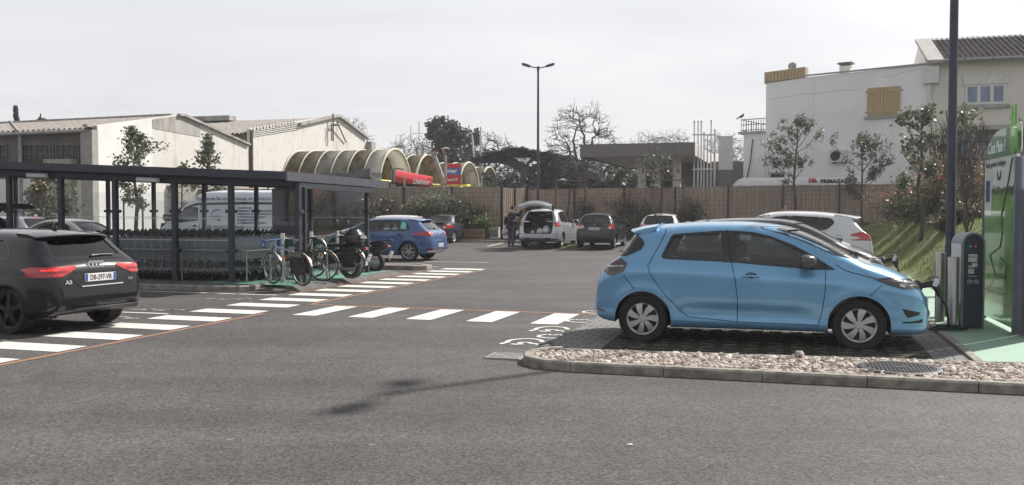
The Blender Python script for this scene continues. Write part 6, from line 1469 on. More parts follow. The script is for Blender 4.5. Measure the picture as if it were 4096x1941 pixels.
for px0, px1 in ((23.5, 50.3), (54.5, 82.5), (-12, 6.5)):
 x0 = PL(px0, 150, o1 + a2, KXV) - o1; x1 = PL(px1, 150, o1 + a2, KXV) - o1; s0, s1 = x0.dot(KXV), x1.dot(KXV); zt = PL(px0, 145.5, o1 + a2, KXV).z
 mb = MB(); mb.prism([(s0, 3.4), (s1, 3.4), (s1, zt), (s0, zt)], -AX * .02, KXV, (0, 0, 1), -AX * .03); f = mb.build('window', DARKW, t)
 mb = MB(); n = 5
 for k in range(n): s_ = s0 + (s1 - s0) * (k + .5) / n; mb.bar(-AX * .07 + KXV * s_ + V((0, 0, 3.4)), -AX * .07 + KXV * s_ + V((0, 0, zt)), .03)
 for z in (3.9, 4.4): mb.bar(-AX * .07 + KXV * s0 + V((0, 0, z)), -AX * .07 + KXV * s1 + V((0, 0, z)), .03)
 mb.build('window_bars', M('bar_grey', (.14, .135, .13), rough=.7), f)
 mb = MB()
 for r0, r1, z0, z1 in ((s0 - .08, s1 + .08, zt, zt + .10), (s0 - .08, s0, 3.4, zt), (s1, s1 + .08, 3.4, zt)): mb.prism([(r0, z0), (r1, z0), (r1, z1), (r0, z1)], -AX * .02, KXV, (0, 0, 1), -AX * .08)
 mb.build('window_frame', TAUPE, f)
def corrugated(mb, e_, r_, back, amp=.035, pitch=.22):
 """roof sheet from the eave line up to the ridge line, waves running up the slope"""
 n = int(back.length / pitch) * 4; vs = []; up = V((0, 0, 1))
 for k in range(n + 1):
  w = back * (k / n); dz = up * (amp * sin(k * pi / 2)); vs += [e_ + w + dz, r_ + w + dz]
 mb.add(vs, [(2 * k, 2 * k + 1, 2 * k + 3, 2 * k + 2) for k in range(n)])
 vs2 = [V(v) - V((0, 0, .05)) for v in vs]; mb.add(vs2, [(2 * k, 2 * k + 2, 2 * k + 3, 2 * k + 1) for k in range(n)])
mb = MB(); ev = P1[0] - o1 - AX * .35 - V((0, 0, .14)) - KXV * .3; rg = P1[1] - o1 - KXV * .3 - V((0, 0, .05)); corrugated(mb, ev, rg, BK, .05, .30); mb.build('roof', CORR, t)
mb = MB(); corrugated(mb, rg, P1[3] - o1 - KXV * .3 - V((0, 0, .25)), BK, .05, .30); mb.build('roof', CORR, t)
mb = MB(); mb.bar(rg + V((0, 0, .05)), rg + BK + V((0, 0, .05)), .35, .12); mb.build('ridge_cap', ST2, t)
mb = MB(); g0 = ev + V((0, 0, -.12)) - AX * .05; mb.tube([g0, g0 + BK], .08, 8); mb.build('gutter', GREY_C, t)
p = PL(20, 140, o1 + a2 - AX * .2, KXV) - o1; mb = MB(); mb.tube([p + V((-.5, 0, .9)), p + V((0, 0, .3)), V((p.x, p.y, 0))], .09, 8); mb.build('drainpipe', GREY_C, t)
mb = MB(); mb.bar(P1[0] - o1 - AX * .6 - KXV * .2 + V((0, 0, -.05)), P1[0] - o1 - KXV * .2 + V((0, 0, .05)), .25, .12); mb.build('eaves_end', ST2, t)
W2 = PL(250.5, 128, W1, dA)
P2 = [PL(250.5, 128.5, W1, dA), PL(334.5, 115.8, W1, dA), PL(338, 115.8, W1, dA), PL(366, 137, W1, dA)]
t = thing('warehouse', 'farther warehouse with streaked blank gable and exposed blockwork under its verge', 'warehouse', V((P2[0].x, P2[0].y, 0))); o2 = t.location.copy()
mb = MB(); wall_poly(mb, P2, o2); mb.build('gable_wall', ST1, t)
mb = MB()
for a, b in ((P2[1], P2[2]), (P2[2], P2[3])): mb.bar(a - o2 + V((.08, 0, 0)), b - o2 + V((.08, 0, 0)), .30, .20)
mb.bar(PL(298, 124, W1, dA) - o2 + V((.08, 0, 0)), P2[1] - o2 + V((.08, 0, 0)), .30, .20); mb.build('gable_coping', ST2, t)
blk = [PL(251, 130.5, W1, dA), PL(297.5, 122.3, W1, dA), PL(297.5, 130, W1, dA), PL(251, 137.5, W1, dA)]
mb = MB(); mb.prism([((p - o2).dot(dA), (p - o2).z) for p in blk], KXV * .012, dA, (0, 0, 1), KXV * .01); bw = mb.build('bare_blockwork', M('concrete_block', (.13, .115, .105), rough=.95, var=.25, scale=2), t)
mb = MB(); P_ = [((p - o2).dot(dA), (p - o2).z) for p in blk]
for r_ in range(4):
 f = (r_ + .5) / 4; s0 = P_[0][0] * (1) ; zz0 = P_[3][1] + (P_[0][1] - P_[3][1]) * f; zz1 = P_[2][1] + (P_[1][1] - P_[2][1]) * f
 mb.bar(dA * P_[0][0] + KXV * .028 + V((0, 0, zz0)), dA * P_[1][0] + KXV * .028 + V((0, 0, zz1)), .02, .045)
 for k in range(7):
  g = (k + .3 + .5 * (r_ % 2)) / 7.5; x = P_[0][0] + (P_[1][0] - P_[0][0]) * g; z = zz0 + (zz1 - zz0) * g; mb.bar(dA * x + KXV * .028 + V((0, 0, z)), dA * x + KXV * .028 + V((0, 0, z + .38)), .02, .045)
mb.build('mortar_joints', RENDER, bw)
mb = MB(); e_ = P2[0] - o2 - KXV * .3 - V((0, 0, .3)); r_ = P2[1] - o2 - KXV * .3 - V((0, 0, .15)); corrugated(mb, e_ - AX * .4, r_, -KXV * 26, .05, .30); mb.build('roof', CORR, t)
mb = MB(); corrugated(mb, r_, P2[3] - o2 - KXV * .3 - V((0, 0, .2)), -KXV * 26, .05, .30); mb.build('roof', CORR, t)
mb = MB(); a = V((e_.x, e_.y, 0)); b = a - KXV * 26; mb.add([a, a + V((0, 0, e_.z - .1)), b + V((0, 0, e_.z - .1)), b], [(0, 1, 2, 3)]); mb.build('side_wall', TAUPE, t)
mb = MB(); c = r_ - KXV * 9 - AX * 1.0 + V((0, 0, .1)); mb.box((c.x, c.y, c.z), (3.2, .9, .35), KANG); mb.build('roof_vent', ST2, t)
mb = MB(); q = P2[0] - o2 + KXV * .06; mb.tube([V((q.x, q.y, 0)), V((q.x, q.y, q.z - .1))], .10, 8); mb.build('drainpipe', M('rust_pipe', (.10, .075, .06), rough=.8), t)
mb = MB(); q = PL(330, 132, W1, dA) - o2 + KXV * .25; q0 = PL(330, 141, W1, dA) - o2 + KXV * .25
mb.tube([q0, q + V((0, 0, 1.3))], .05, 6); mb.tube([q0 - dA * .25, q - dA * .25 + V((0, 0, .6))], .04, 6); s0 = PL(333, 122, W1, dA) - o2 + KXV * .3; s1 = PL(345, 142.5, W1, dA) - o2 + KXV * .1; mb.tube([s0, s1], .05, 6); mb.tube([q + V((0, 0, .55)), s0 + V((0, 0, -.2))], .05, 6); mb.tube([q + V((-.5, 0, .45)), q + V((.5, 0, .45))], .03, 6); mb.build('cable_bracket', M('rust_pipe', (0, 0, 0)), t)
mb = MB(); q = PL(368, 146.5, W1, dA) - o2; mb.box((q.x + .2, q.y, q.z), (.5, .7, .7), KANG); mb.build('lamp_box', GREY_C, t)
t = thing('outbuilding', 'low pale annex with dark doorway between the warehouse and the van', 'outbuilding', V((P1[3].x, P1[3].y, 0)))
mb = MB(); mb.prism([(-7, 0), (.5, 0), (.5, 3.0), (-7, 3.2)], (0, -.5, 0), dA, (0, 0, 1), KXV * .2); mb.build('wall', M('render_grey', (0, 0, 0)), t)
mb = MB(); mb.prism([(-.9, .6), (.2, .6), (.2, 2.6), (-.9, 2.6)], KXV * .21 + V((0, -.5, 0)), dA, (0, 0, 1), KXV * .05); mb.build('timber_screen', TIMBER, t)
VAULT = stained('vault_plastic_grey', (.46, .44, .40), (.20, .165, .10), .48, .66, 2.6, .5)
VAULTB = stained('vault_plastic_brown', (.34, .29, .20), (.14, .11, .06), .42, .62, 3.0, .4)
VAULTC = stained('vault_plastic_pale', (.62, .61, .57), (.36, .31, .22), .55, .75, 1.6, .5)
for m_ in (VAULT, VAULTB, VAULTC):      # weathered translucent sheets let some sun through
 nt = m_.node_tree; b = nt.nodes['Principled BSDF']; tl_ = nt.nodes.new('ShaderNodeBsdfTranslucent'); mxs = nt.nodes.new('ShaderNodeMixShader'); mxs.inputs[0].default_value = .6
 nt.links.new(b.inputs['Base Color'].links[0].from_socket, tl_.inputs[0]); nt.links.new(b.outputs[0], mxs.inputs[1]); nt.links.new(tl_.outputs[0], mxs.inputs[2]); nt.links.new(mxs.outputs[0], nt.nodes['Material Output'].inputs[0])
RIB = M('vault_rib', (.62, .64, .50), rough=.6, var=.1)
YEL = M('yellow_tube', (.62, .62, .10), rough=.5, var=.1)
bays = ((395.8, 52.0, 'nearest and largest arched car wash bay, with a row of white ribs'), (428.8, 57.2, 'second arched car wash bay, brown stained inside'), (469.3, 66.6, 'third arched car wash bay, behind the red and blue sign'), (489.6, 73.8, 'farthest and smallest looking arched car wash bay'))
for bi, (px, d, lab) in enumerate(bays):
 c = D(px, 170, d); t = thing('car_wash_bay', lab, 'car wash bay', V((c.x, c.y, 0)), KANG, 'arched car wash bays'); R_ = 2.15; zs = 5.06 - R_; L_ = 5.9; n = 6; wd = 4.3
 for k in range(n):
  mb = MB(); x0, x1 = -L_ * k / n, -L_ * (k + 1) / n; vs = []
  for j in range(25):
   a = pi * j / 24
   for x in (x0, x1): vs.append((x, R_ * cos(a), zs + R_ * sin(a)))
  mb.add(vs, [(2 * j, 2 * j + 1, 2 * j + 3, 2 * j + 2) for j in range(24)])
  o = mb.build('vault_panel', (VAULTC, VAULTB, VAULT, VAULT, VAULTB, VAULTB)[k] if bi == 0 else (VAULTB if bi in (1, 3) else VAULT, VAULTB)[k % 2], t, smooth=60); md = o.modifiers.new('s', 'SOLIDIFY'); md.thickness = .05
 for k in range(n + 1):
  mb = MB(); x = -L_ * k / n; mb.tube([(x, (R_ + .03) * cos(pi * j / 24), zs + (R_ + .03) * sin(pi * j / 24)) for j in range(25)], .065 if k in (0, n) else .038, 6); mb.build('arch_rib', RIB, t, smooth=60)
 for e in (-1, 1):
  mb = MB(); mb.box((-L_ / 2, e * R_, zs / 2), (L_, .12, zs)); mb.build('side_panel', VAULTC, t)
 mb = MB(); mb.tube([(.05, -R_, zs + .35), (.05, R_, zs + .35)], .07, 6); mb.tube([(.05, R_ * .98, zs + .35), (.05, R_ * .98, .5)], .06, 6); mb.build('yellow_rail', YEL, t, smooth=60)
 mb = MB(); mb.box((-L_ + .1, 0, zs * .5 + .3), (.1, wd, zs + .6)); mb.build('end_wall', VAULTC, t)
mb = MB(); c = D(345, 178, 48.5); mb.box((.35, 0, -.1), (2.9, 1.2, .3)); mb.box((1.35, -.1, .02), (.9, 1.3, .42)); mb.box((.3, 0, -1.8), (2.4, 1.0, 3.0))
tag(mb.build('plant_room', M('sheet_grey', (.11, .115, .125), rough=.6, var=.2, scale=2), loc=(c.x, c.y, c.z + .2), rz=KANG), 'low grey metal plant room between the shelter roof and the first wash bay', 'plant room')
REDP = M('wash_red', (.55, .035, .045), rough=.45, var=.08)
c = D(414, 178, 49.5); t = thing('car_wash_gantry', 'red curved car wash gantry with white lettering above the fence', 'car wash', V((c.x, c.y, 0)), 0)
zt_, zb_ = D(414, 169.8, 49.5).z, D(414, 182, 49.5).z; k_ = 49.5 / 930
for x0, x1 in ((396.5 - 414, 419.3 - 414), (419.8 - 414, 431.8 - 414)):
 mb = MB(); n = 6; P_ = [(0, zb_), (-.04, zb_ + .28), (.12, zb_ + .44), (.40, zt_ - .04), (.8, zt_), (.8, zb_)]; vs = []
 for i in range(n + 1):
  x = (x0 + (x1 - x0) * i / n); sag = .010 * (x + 17.5); vs += [(x * k_, y - .3, z - sag) for y, z in P_]
 mb.add(vs, [(i * 6 + j, i * 6 + (j + 1) % 6, i * 6 + 6 + (j + 1) % 6, i * 6 + 6 + j) for i in range(n) for j in range(6)] + [tuple(range(6)), tuple(range(n * 6 + 5, n * 6 - 1, -1))]); mb.build('red_cover', REDP, t, smooth=30)
mb = MB(); mb.prism([(-22.5 * k_, zb_ - .9), (-17.6 * k_, zb_ - .9), (-17.6 * k_, zt_ - .05), (-22.5 * k_, zt_)], (0, -.2, 0), (1, 0, 0), (0, 0, 1), (0, .7, 0)); mb.build('end_panel', GREY_C, t)
mb = MB(); mb.box((0, .2, zb_ - .16), (1.9, .6, .16)); mb.box((-.5, .2, zb_ - 1.4), (.3, .5, 2.2)); mb.box((.6, .2, zb_ - 1.4), (.3, .5, 2.2)); mb.build('brush_carriage', M('machine_black', (.02, .02, .022), rough=.6), t)
mb = MB(); mb.box((-.46, -.42, zb_ - .95), (.09, .06, 2.6)); mb.build('guide_post', GREY_C, t)
mb = MB(); mb.tube([(-1.1, -.35, zb_ - .1), (-1.1, -.35, zb_ + .5), (-1.03, -.35, zt_ + .02), (-.8, -.3, zt_ + .05), (-.5, -.25, zt_)], .03, 6); mb.tube([(-1.2, -.35, zb_ - .06), (1.0, -.35, zb_ - .22)], .03, 6); mb.build('hose', BLACKP, t, smooth=60)
text('lettering', 'CAR', .33, (-.02, -.352, zb_ - .10), (1, 0, -.05), (0, .05, 1), WHITE_T, t, .01, sx=.56, bold=.012); text('lettering', 'WASH', .33, (.335, -.352, zb_ - .13), (1, 0, -.05), (0, .05, 1), WHITE_T, t, .01, sx=.52, bold=.012)
c = D(453.6, 174, 50.5); SGB = M('sign_blue', (.04, .16, .42), rough=.4, var=0)
t = thing('wash_sign', 'red square car wash sign with a blue lozenge on two posts', 'sign', V((c.x, c.y, 0)), 0); zt, zb_ = D(452, 163.8, 50.5).z, D(452, 184.5, 50.5).z; w = .80
mb = MB(); mb.box((0, 0, (zt + zb_) / 2), (w * 1.02, .08, zt - zb_)); mb.build('sign_panel', REDP, t, bevel=.01)
mb = MB(); mb.prism(rrect(-.37, zb_ + .54, .37, zb_ + .88, .08), (0, -.044, 0), (1, 0, 0), (0, 0, 1), (0, -.01, 0)); mb.build('blue_lozenge', SGB, t)
mb = MB()
for e in (-.41, .41): mb.box((e, 0, (zt + zb_) / 2 - .05), (.025, .1, zt - zb_ + .12))
mb.build('sign_frame', GREY_C, t)
text('lettering', 'SUPERJET', .20, (-.345, -.058, zb_ + .64), (1, 0, 0), (0, 0, 1), WHITE_T, t, .004, sx=.62, bold=.010, shear=.15); text('lettering', 'Lavage 7/7', .20, (-.35, -.046, zb_ + .20), (1, 0, 0), (0, 0, 1), WHITE_T, t, .004, sx=.68, bold=.008)
mb = MB()
for e in (-.2, .3): mb.box((e, 0, zb_ / 2), (.06, .06, zb_))
mb.build('sign_post', GREY_C, t)
c = D(445.5, 170, 50.0); t = thing('lantern_post', 'grey post with a broad glass lantern left of the red wash sign', 'lamp post', V((c.x, c.y, 0))); zl = D(445.5, 150, 50).z
mb = MB(); mb.tube([(0, 0, 0), (0, 0, zl - .27)], [.075, .07], 10); mb.build('post', GREY_C, t, smooth=50)
mb = MB(); mb.lathe([(.07, zl - .28), (.09, zl - .2), (.20, zl + .02), (.22, zl + .06)], seg=20, cap=False); mb.build('lantern_glass', glassmat('lantern_glass', (.6, .6, .58)), t, smooth=50)
mb = MB(); mb.lathe([(.24, zl + .05), (.23, zl + .09), (.08, zl + .14), (0, zl + .14)], seg=20); mb.lathe([(.07, zl - .3), (.05, zl), (.03, zl + .05)], seg=10); mb.build('lantern_cap', GREY_C, t, smooth=40)
c = D(438, 178, 51); t = thing('control_pillar', 'leaning grey hose boom beside the lantern post', 'hose boom', V((c.x, c.y, 0))); mb = MB(); mb.tube([(.35, 0, 1.5), (.25, 0, 3.4), (-.25, 0, 4.75)], .13, 8); mb.build('boom_arm', GREY_C, t); mb = MB(); mb.box((-.3, 0, 4.8), (.6, .3, .14)); mb.build('boom_head', GREY_C, t)
c = D(466, 186, 51); t = thing('skip_container', 'low pale container with a yellow rim seen over the fence top', 'container', V((c.x, c.y, 0)), KANG); mb = MB(); mb.box((0, 0, 1.4), (4, 1, 2.6)); mb.build('container_body', GREY_C, t); mb = MB(); mb.box((-.3, 0, 2.82), (4.4, 1.1, .12)); mb.box((-.9, .2, 3.05), (2, .6, .1)); mb.build('yellow_rim', YEL, t)
for px, py, lab, lean in ((480.3, 128.5, 'white floodlight mast with a flat head behind the wash bays', -.9), (479.6, 126.8, 'slim plain white mast next to the floodlight mast', -.0)):
 c = D(481.5 if lean else 480.6, 170, 80); zt = D(px, py, 80).z; t = thing('floodlight_mast', lab, 'mast', V((c.x, c.y, 0))); dx = D(472.0, 133, 80).x - c.x if lean else 0
 mb = MB(); mb.tube([(0, 0, 0), (dx, 0, zt - (.5 if lean else 0))], [.10, .075], 8); mb.build('mast', M('mast_white', (.62, .62, .62), rough=.5), t, smooth=50)
 if lean: mb = MB(); mb.bar((dx - .42, 0, zt - .5), (dx + .30, 0, zt - .25), .25, .12); mb.build('lamp_head', M('mast_white', (0, 0, 0)), t)
CANB = M('canopy_brown', (.17, .152, .147), rough=.5, metal=.2, var=.06)
c = D(580, 144.6, 49.0); t = thing('station_canopy', 'flat brown filling station canopy on pale pillars beyond the fence', 'canopy', V((c.x, c.y, 0)), KANG); zt, zb_ = 5.13, 4.46; cw, cdp = 5.95, 15.2
mb = MB(); mb.box((cw / 2, .03, (zt + zb_) / 2), (cw, .06, zt - zb_)); mb.build('front_fascia', CANB, t)
for x, m in ((.03, CANB), (cw - .03, M('canopy_white', (.60, .59, .57), rough=.5, var=.1))): mb = MB(); mb.box((x, .06 + cdp / 2, (zt + zb_) / 2), (.06, cdp - .12, zt - zb_)); mb.build('side_fascia', m, t)
mb = MB(); mb.box((cw / 2, cdp / 2, zb_ + .12), (cw - .12, cdp - .14, .08)); mb.build('soffit', M('soffit_white', (.70, .69, .67), rough=.6, var=.1, scale=2), t)
mb = MB(); mb.box((cw / 2, cdp - .03, (zt + zb_) / 2), (cw, .06, zt - zb_)); mb.build('back_fascia', CANB, t)
for px in (642, 659.3, 677):
 q = D(px, 170, 50.2 - (px - 642) * .02); dx = (q.x - c.x) * KX + (q.y - c.y) * KY; dy = -(q.x - c.x) * KY + (q.y - c.y) * KX
 mb = MB(); mb.box((dx, dy, 2.25), (.40, .40, 4.5)); pl = mb.build('pillar', M('canopy_white', (0, 0, 0)), t); mb = MB(); mb.box((dx + .08, dy - .22, 3.75), (.09, .06, .2)); mb.build('red_notice', REDP, pl)
c = D(702, 170, 49.5); t = thing('tubular_frame', 'white frame of tall upright pipes beside the station canopy', 'pipe frame', V((c.x, c.y, 0)), 0)
PIPE = M('pipe_white', (.60, .60, .58), rough=.5, var=.1); k46 = 49.5 / 930
for px, zt_ in ((694, 121.5), (697.8, 121.5), (701, 121.5), (703.8, 133), (707.3, 135), (710.8, 120.7), (714.5, 130)):
 mb = MB(); x = (px - 702) * k46; zz = D(px, zt_, 49.5).z; mb.tube([(x, 0, 0), (x, 0, zz)], .055 if px > 714 else .038, 8); mb.ell((x, 0, zz), (.06, .06, .07), 8, 6); mb.build('upright_pipe', PIPE, t, smooth=50)
for y0, x0, x1 in ((134.7, 692, 716), (169.5, 692, 713)): mb = MB(); zz = D(702, y0, 49.5).z; mb.tube([((x0 - 702) * k46, -.02, zz), ((x1 - 702) * k46, -.02, zz)], .045, 8); mb.build('cross_pipe', PIPE, t, smooth=50)
c = D(725.5, 170, 49); t = thing('price_pillar', 'blank white and brown price pillar left of the white house', 'sign pillar', V((c.x, c.y, 0)), KANG)
zt, zm = D(725, 136.2, 49).z, D(725, 170, 49).z; mb = MB(); mb.box((0, 0, (zt + zm) / 2), (.72, .3, zt - zm)); mb.build('white_panel', M('canopy_white', (0, 0, 0)), t); mb = MB(); mb.box((0, .05, zm / 2), (.62, .26, zm)); mb.build('brown_base', CANB, t)
c = D(716, 170, 56); t = thing('kiosk', 'brown flat roofed kiosk behind the white pipe frame', 'kiosk', V((c.x, c.y, 0)), KANG); mb = MB(); mb.box((0, 1, 2.3), (5.2, 2, 4.6)); mb.build('wall', CANB, t); mb = MB(); mb.box((-1.2, -.02, 1.6), (1.2, .1, 2.6)); mb.build('door', M('canopy_white', (0, 0, 0)), t)
WALLW = stained('house_white', (.80, .80, .81), (.50, .49, .48), .56, .86, 1.3, .22)
WALLC = stained('house_cream', (.66, .63, .58), (.38, .35, .31), .56, .86, 1.3, .22)
HS = .70; HD = V((1, -HS, 0)).normalized(); HN = V((HD.y, -HD.x, 0)); HN = -HN if HN.y > 0 else HN     # facade direction and outward normal
H0 = D(765, 200, 60 / (1 + HS * (765 - 512) / 930)); H0.z = 0; HANG = atan2(HD.y, HD.x)
def hp(px, py): return PL(px, py, H0, HD) - H0
def hx(px): p = hp(px, 200); return p.dot(HD)
t = thing('house', 'tall white rendered house with closed ochre shutters and a chimney', 'house', H0, HANG)
xR = hx(930); zL, zR_ = hp(765, 81.8).z, hp(930, 64).z
def hprism(mb, pts, y0, dep): mb.prism(pts, (0, y0, 0), (1, 0, 0), (0, 0, 1), (0, dep, 0))
mb = MB(); hprism(mb, [(0, 0), (xR, 0), (xR, zR_), (0, zL)], 0, 9); mb.build('wall', WALLW, t)
mb = MB(); mb.bar((hx(803), -.02, hp(803, 76).z + .0), (xR, -.02, zR_ + .03), .14, .08); mb.build('roof_edging', GREY_C, t)
OCH = M('shutter_ochre', (.43, .315, .165), rough=.7, var=.08, scale=2, stretch=(14, 1, .4))
x0, x1 = hx(866), hx(899.3); z0, z1 = hp(866, 116.5).z, hp(866, 88.4).z; xm = (x0 + x1) / 2
for a, b in ((x0, xm - .01), (xm + .01, x1)):
 mb = MB(); n = 6
 for k in range(n): q0 = a + (b - a) * k / n; q1 = a + (b - a) * (k + 1) / n - .008; hprism(mb, [(q0, z0), (q1, z0), (q1, z1), (q0, z1)], 0, -.05)
 s_ = mb.build('shutter', OCH, t)
 mb = MB()
 for f in (.14, .86): zz = z0 + (z1 - z0) * f; hprism(mb, [(a + .04, zz - .06), (b - .04, zz - .06), (b - .04, zz + .06), (a + .04, zz + .06)], -.05, -.025)
 mb.build('shutter_batten', OCH, s_); mb = MB()
 for f in (.14, .86): zz = z0 + (z1 - z0) * f; xx = a - .08 if a == x0 else b + .02; hprism(mb, [(xx, zz - .02), (xx + .06, zz - .02), (xx + .06, zz + .02), (xx, zz + .02)], 0, -.08)
 mb.build('hinge', BLACKP, s_)
mb = MB(); hprism(mb, [(x0 - .12, z0 - .14), (x1 + .12, z0 - .14), (x1 + .12, z0 - .03), (x0 - .12, z0 - .03)], 0, -.14); mb.build('window_sill', GREY_C, t)
z0_, z1_ = hp(765, 82).z, hp(765, 72.5).z; mb = MB(); n = 12; xe = hx(804)
for k in range(n): q0 = -.05 + (xe + .05) * k / n; q1 = -.05 + (xe + .05) * (k + 1) / n - .02; hprism(mb, [(q0, z0_ - .02 + q0 * .05), (q1, z0_ - .02 + q1 * .05), (q1, z1_ + .05 * q1), (q0, z1_ + .05 * q0)], -.02, -.06)
mb.build('roof_boarding', OCH, t); mb = MB(); hprism(mb, [(-.1, z0_ - .1), (xe, z0_ + .06), (xe, z1_ + .1), (-.1, z1_)], 0, .5); mb.build('roof_upstand', ST2, t)
mb = MB(); cx_ = hx(789); mb.lathe([(.0, -.04), (.12, -.02), (.22, .05)], c=(cx_, .3, z1_ + .24), ax=(.3, -1, .35), seg=20, cap=False); mb.build('satellite_dish', M('dish_grey', (.40, .39, .38), rough=.5), t, smooth=60)
mb = MB(); mb.tube([(cx_, .35, z1_ - .1), (cx_, .35, z1_ + .24)], .025, 6); mb.tube([(cx_, .3, z1_ + .1), (cx_ + .25, .0, z1_ + .2)], .015, 6); mb.build('dish_bracket', BLACKP, t)
cx_ = hx(840); zc_ = hp(840, 70).z; mb = MB(); mb.box((cx_, .8, zc_ - .1), (.55, .45, .78)); mb.build('chimney', WALLC, t); mb = MB(); mb.box((cx_, .8, zc_ + .42), (.72, .6, .09)); mb.box((cx_, .8, zc_ + .335), (.45, .35, .09)); mb.build('chimney_cap', M('chimney_slab', (.10, .095, .095), rough=.8), t)
mb = MB(); r = random.Random(5); x = hx(768); z = hp(765, 100).z; pts = []
while x < hx(866): pts.append((x, -.004, z + r.uniform(-.03, .03))); x += .35; z += r.uniform(-.01, .045)
for p, q in zip(pts[:-1], pts[1:]): mb.bar(p, q, .012, .02)
x = hx(880); z = hp(880, 78).z
pts = [(x + k * .3, -.004, z + .05 * k + r.uniform(-.02, .02)) for k in range(9)]
for p, q in zip(pts[:-1], pts[1:]): mb.bar(p, q, .012, .018)
mb.build('wall_crack', M('crack_grey', (.42, .415, .41), rough=.9, var=0), t)
mb = MB(); xd = hx(928.5); mb.tube([(xd, -.12, 0), (xd, -.12, zR_ - 1.0)], .085, 10); mb.build('drainpipe', M('pipe_pvc', (.60, .60, .60), rough=.5, var=.06), t, smooth=50); mb = MB(); mb.box((xd + .05, -.12, zR_ - .55), (.75, .35, .85)); mb.build('rain_hopper', M('pipe_pvc', (0, 0, 0)), t, bevel=.03)
def ac_unit(x, y, z):
 mb = MB(); mb.box((x, y - .18, z), (.86, .32, .62)); u = mb.build('air_conditioner', M('ac_casing', (.60, .60, .58), rough=.5, var=.05), t, bevel=.015)
 mb = MB(); mb.lathe([(.25, 0), (.25, .012), (.0, .012)], c=(x - .10, y - .34, z), ax=(0, -1, 0), seg=24); mb.build('fan_grille', BLACKP, u)
 mb = MB(); mb.box((x - .2, y - .16, z - .36), (.05, .34, .05)); mb.box((x + .25, y - .16, z - .36), (.05, .34, .05)); mb.build('wall_bracket', BLACKP, u)
ac_unit(hx(838.5), 0, hp(838, 156.3).z);
mb = MB(); x0, x1 = hx(771), hx(784); hprism(mb, [(x0, hp(772, 174).z), (x1, hp(784, 174).z), (x1, hp(784, 180).z), (x0, hp(772, 180).z)], -.01, -.03); f = mb.build('window', DARKW, t)
mb = MB(); hprism(mb, [(x0 - .08, hp(772, 173.5).z), (x1 + .08, hp(772, 173.5).z), (x1 + .08, hp(772, 172).z), (x0 - .08, hp(772, 172).z)], 0, -.06); mb.build('window_frame', GREY_C, f)
mb = MB(); xx = hx(766.6); hprism(mb, [(xx - .1, 0), (xx + .12, 0), (xx + .12, hp(767, 151).z), (xx - .1, hp(767, 151).z)], 0, -.12); mb.build('cable_duct', M('pipe_pvc', (0, 0, 0)), t)
mb = MB(); mb.ell((hx(915.5), -.1, hp(915, 167).z), (.14, .1, .22), 12, 8); mb.build('meter_box', GREY_C, t)
mb = MB(); mb.tube([(hx(920), -.02, hp(920, 168).z), (hx(917.5), -.02, hp(917, 178).z), (hx(916.5), -.02, 2)], .03, 6); mb.build('cable', BLACKP, t)
xw = hx(735); zw = hp(740, 132.5).z
mb = MB(); hprism(mb, [(xw, 0), (-.01, 0), (-.01, zw + .02), (xw, zw)], 1.2, 6); mb.build('terrace_wing', WALLW, t)
mb = MB(); hprism(mb, [(xw - .25, zw), (0, zw + .02), (0, zw + .14), (xw - .25, zw + .12)], 1.0, 6.2); mb.build('terrace_slab', ST2, t)
mb = MB()
for y in (1.1, 6.8):
 for z in (.2, .5, .80): mb.bar((xw - .1, y, zw + z), (-.05, y, zw + z + .02), .035)
 for k in range(13): x = xw - .1 + (-xw) * k / 12; mb.bar((x, y, zw + .12), (x, y, zw + .82), .022)
for k in range(8): mb.bar((xw - .1, 1.1 + k * .8, zw + .12), (xw - .1, 1.1 + k * .8, zw + .82), .022)
for z in (.2, .80): mb.bar((xw - .1, 1.1, zw + z), (xw - .1, 6.8, zw + z), .035)
mb.build('terrace_railing', FPOST, t)
mb = MB(); mb.tube([(xw + .55, 1.15, zw - .3), (xw + .45, 1.1, zw - 1.5), (xw + .15, 1.1, zw - 3.0), (xw + .5, 1.1, zw - 4.6), (xw + 1.3, 1.1, zw - 5.6)], .03, 6); mb.build('cable', BLACKP, t)
BIRD = tag(None, None) if False else None
b_ = thing('bird', 'small bird perched on the corner of the terrace railing', 'bird', H0 + HD * (xw - .1) - HN * 1.1 + V((0, 0, zw + .82)), HANG)
mb = MB(); mb.tube([(-.16, 0, .10), (-.08, 0, .14), (0, 0, .17), (.08, 0, .21), (.11, 0, .27), (.13, 0, .30), (.17, 0, .29)], [.012, .05, .075, .06, .045, .04, .01], 10); mb.tube([(0, .02, .12), (0, .02, 0)], .008, 5); mb.build('body', M('feather_dark', (.03, .03, .035), rough=.8), b_, smooth=60); mb = MB(); mb.prism([(-.34, .0), (-.1, .09), (-.08, .15), (-.2, .12)], (0, -.03, 0), (1, 0, 0), (0, 0, 1), (0, .06, 0)); mb.build('tail', M('feather_dark', (0, 0, 0)), b_)
t = thing('house', 'cream rendered house with a dark tiled roof and a triple window', 'house', H0 + HD * xR, KANG); W2_ = 12.5
H1 = H0 + HD * xR
def hp(px, py): return PL(px, py, H1, KXV) - H1
def hx(px): return hp(px, 200).dot(KXV)
ze = hp(940, 61.5).z; zr = hp(929, 40).z
mb = MB(); hprism(mb, [(.02, 0), (W2_, 0), (W2_, ze), (.02, ze)], .02, 8.5); mb.build('wall', WALLC, t)
mb = MB(); hprism(mb, [(0, ze - .3), (.0, ze + .1), (-.0, ze + .3), (0, ze)], 0, .01) if False else None
gx = .35; ridge_y = 4.6; zrg = ze + 1.72
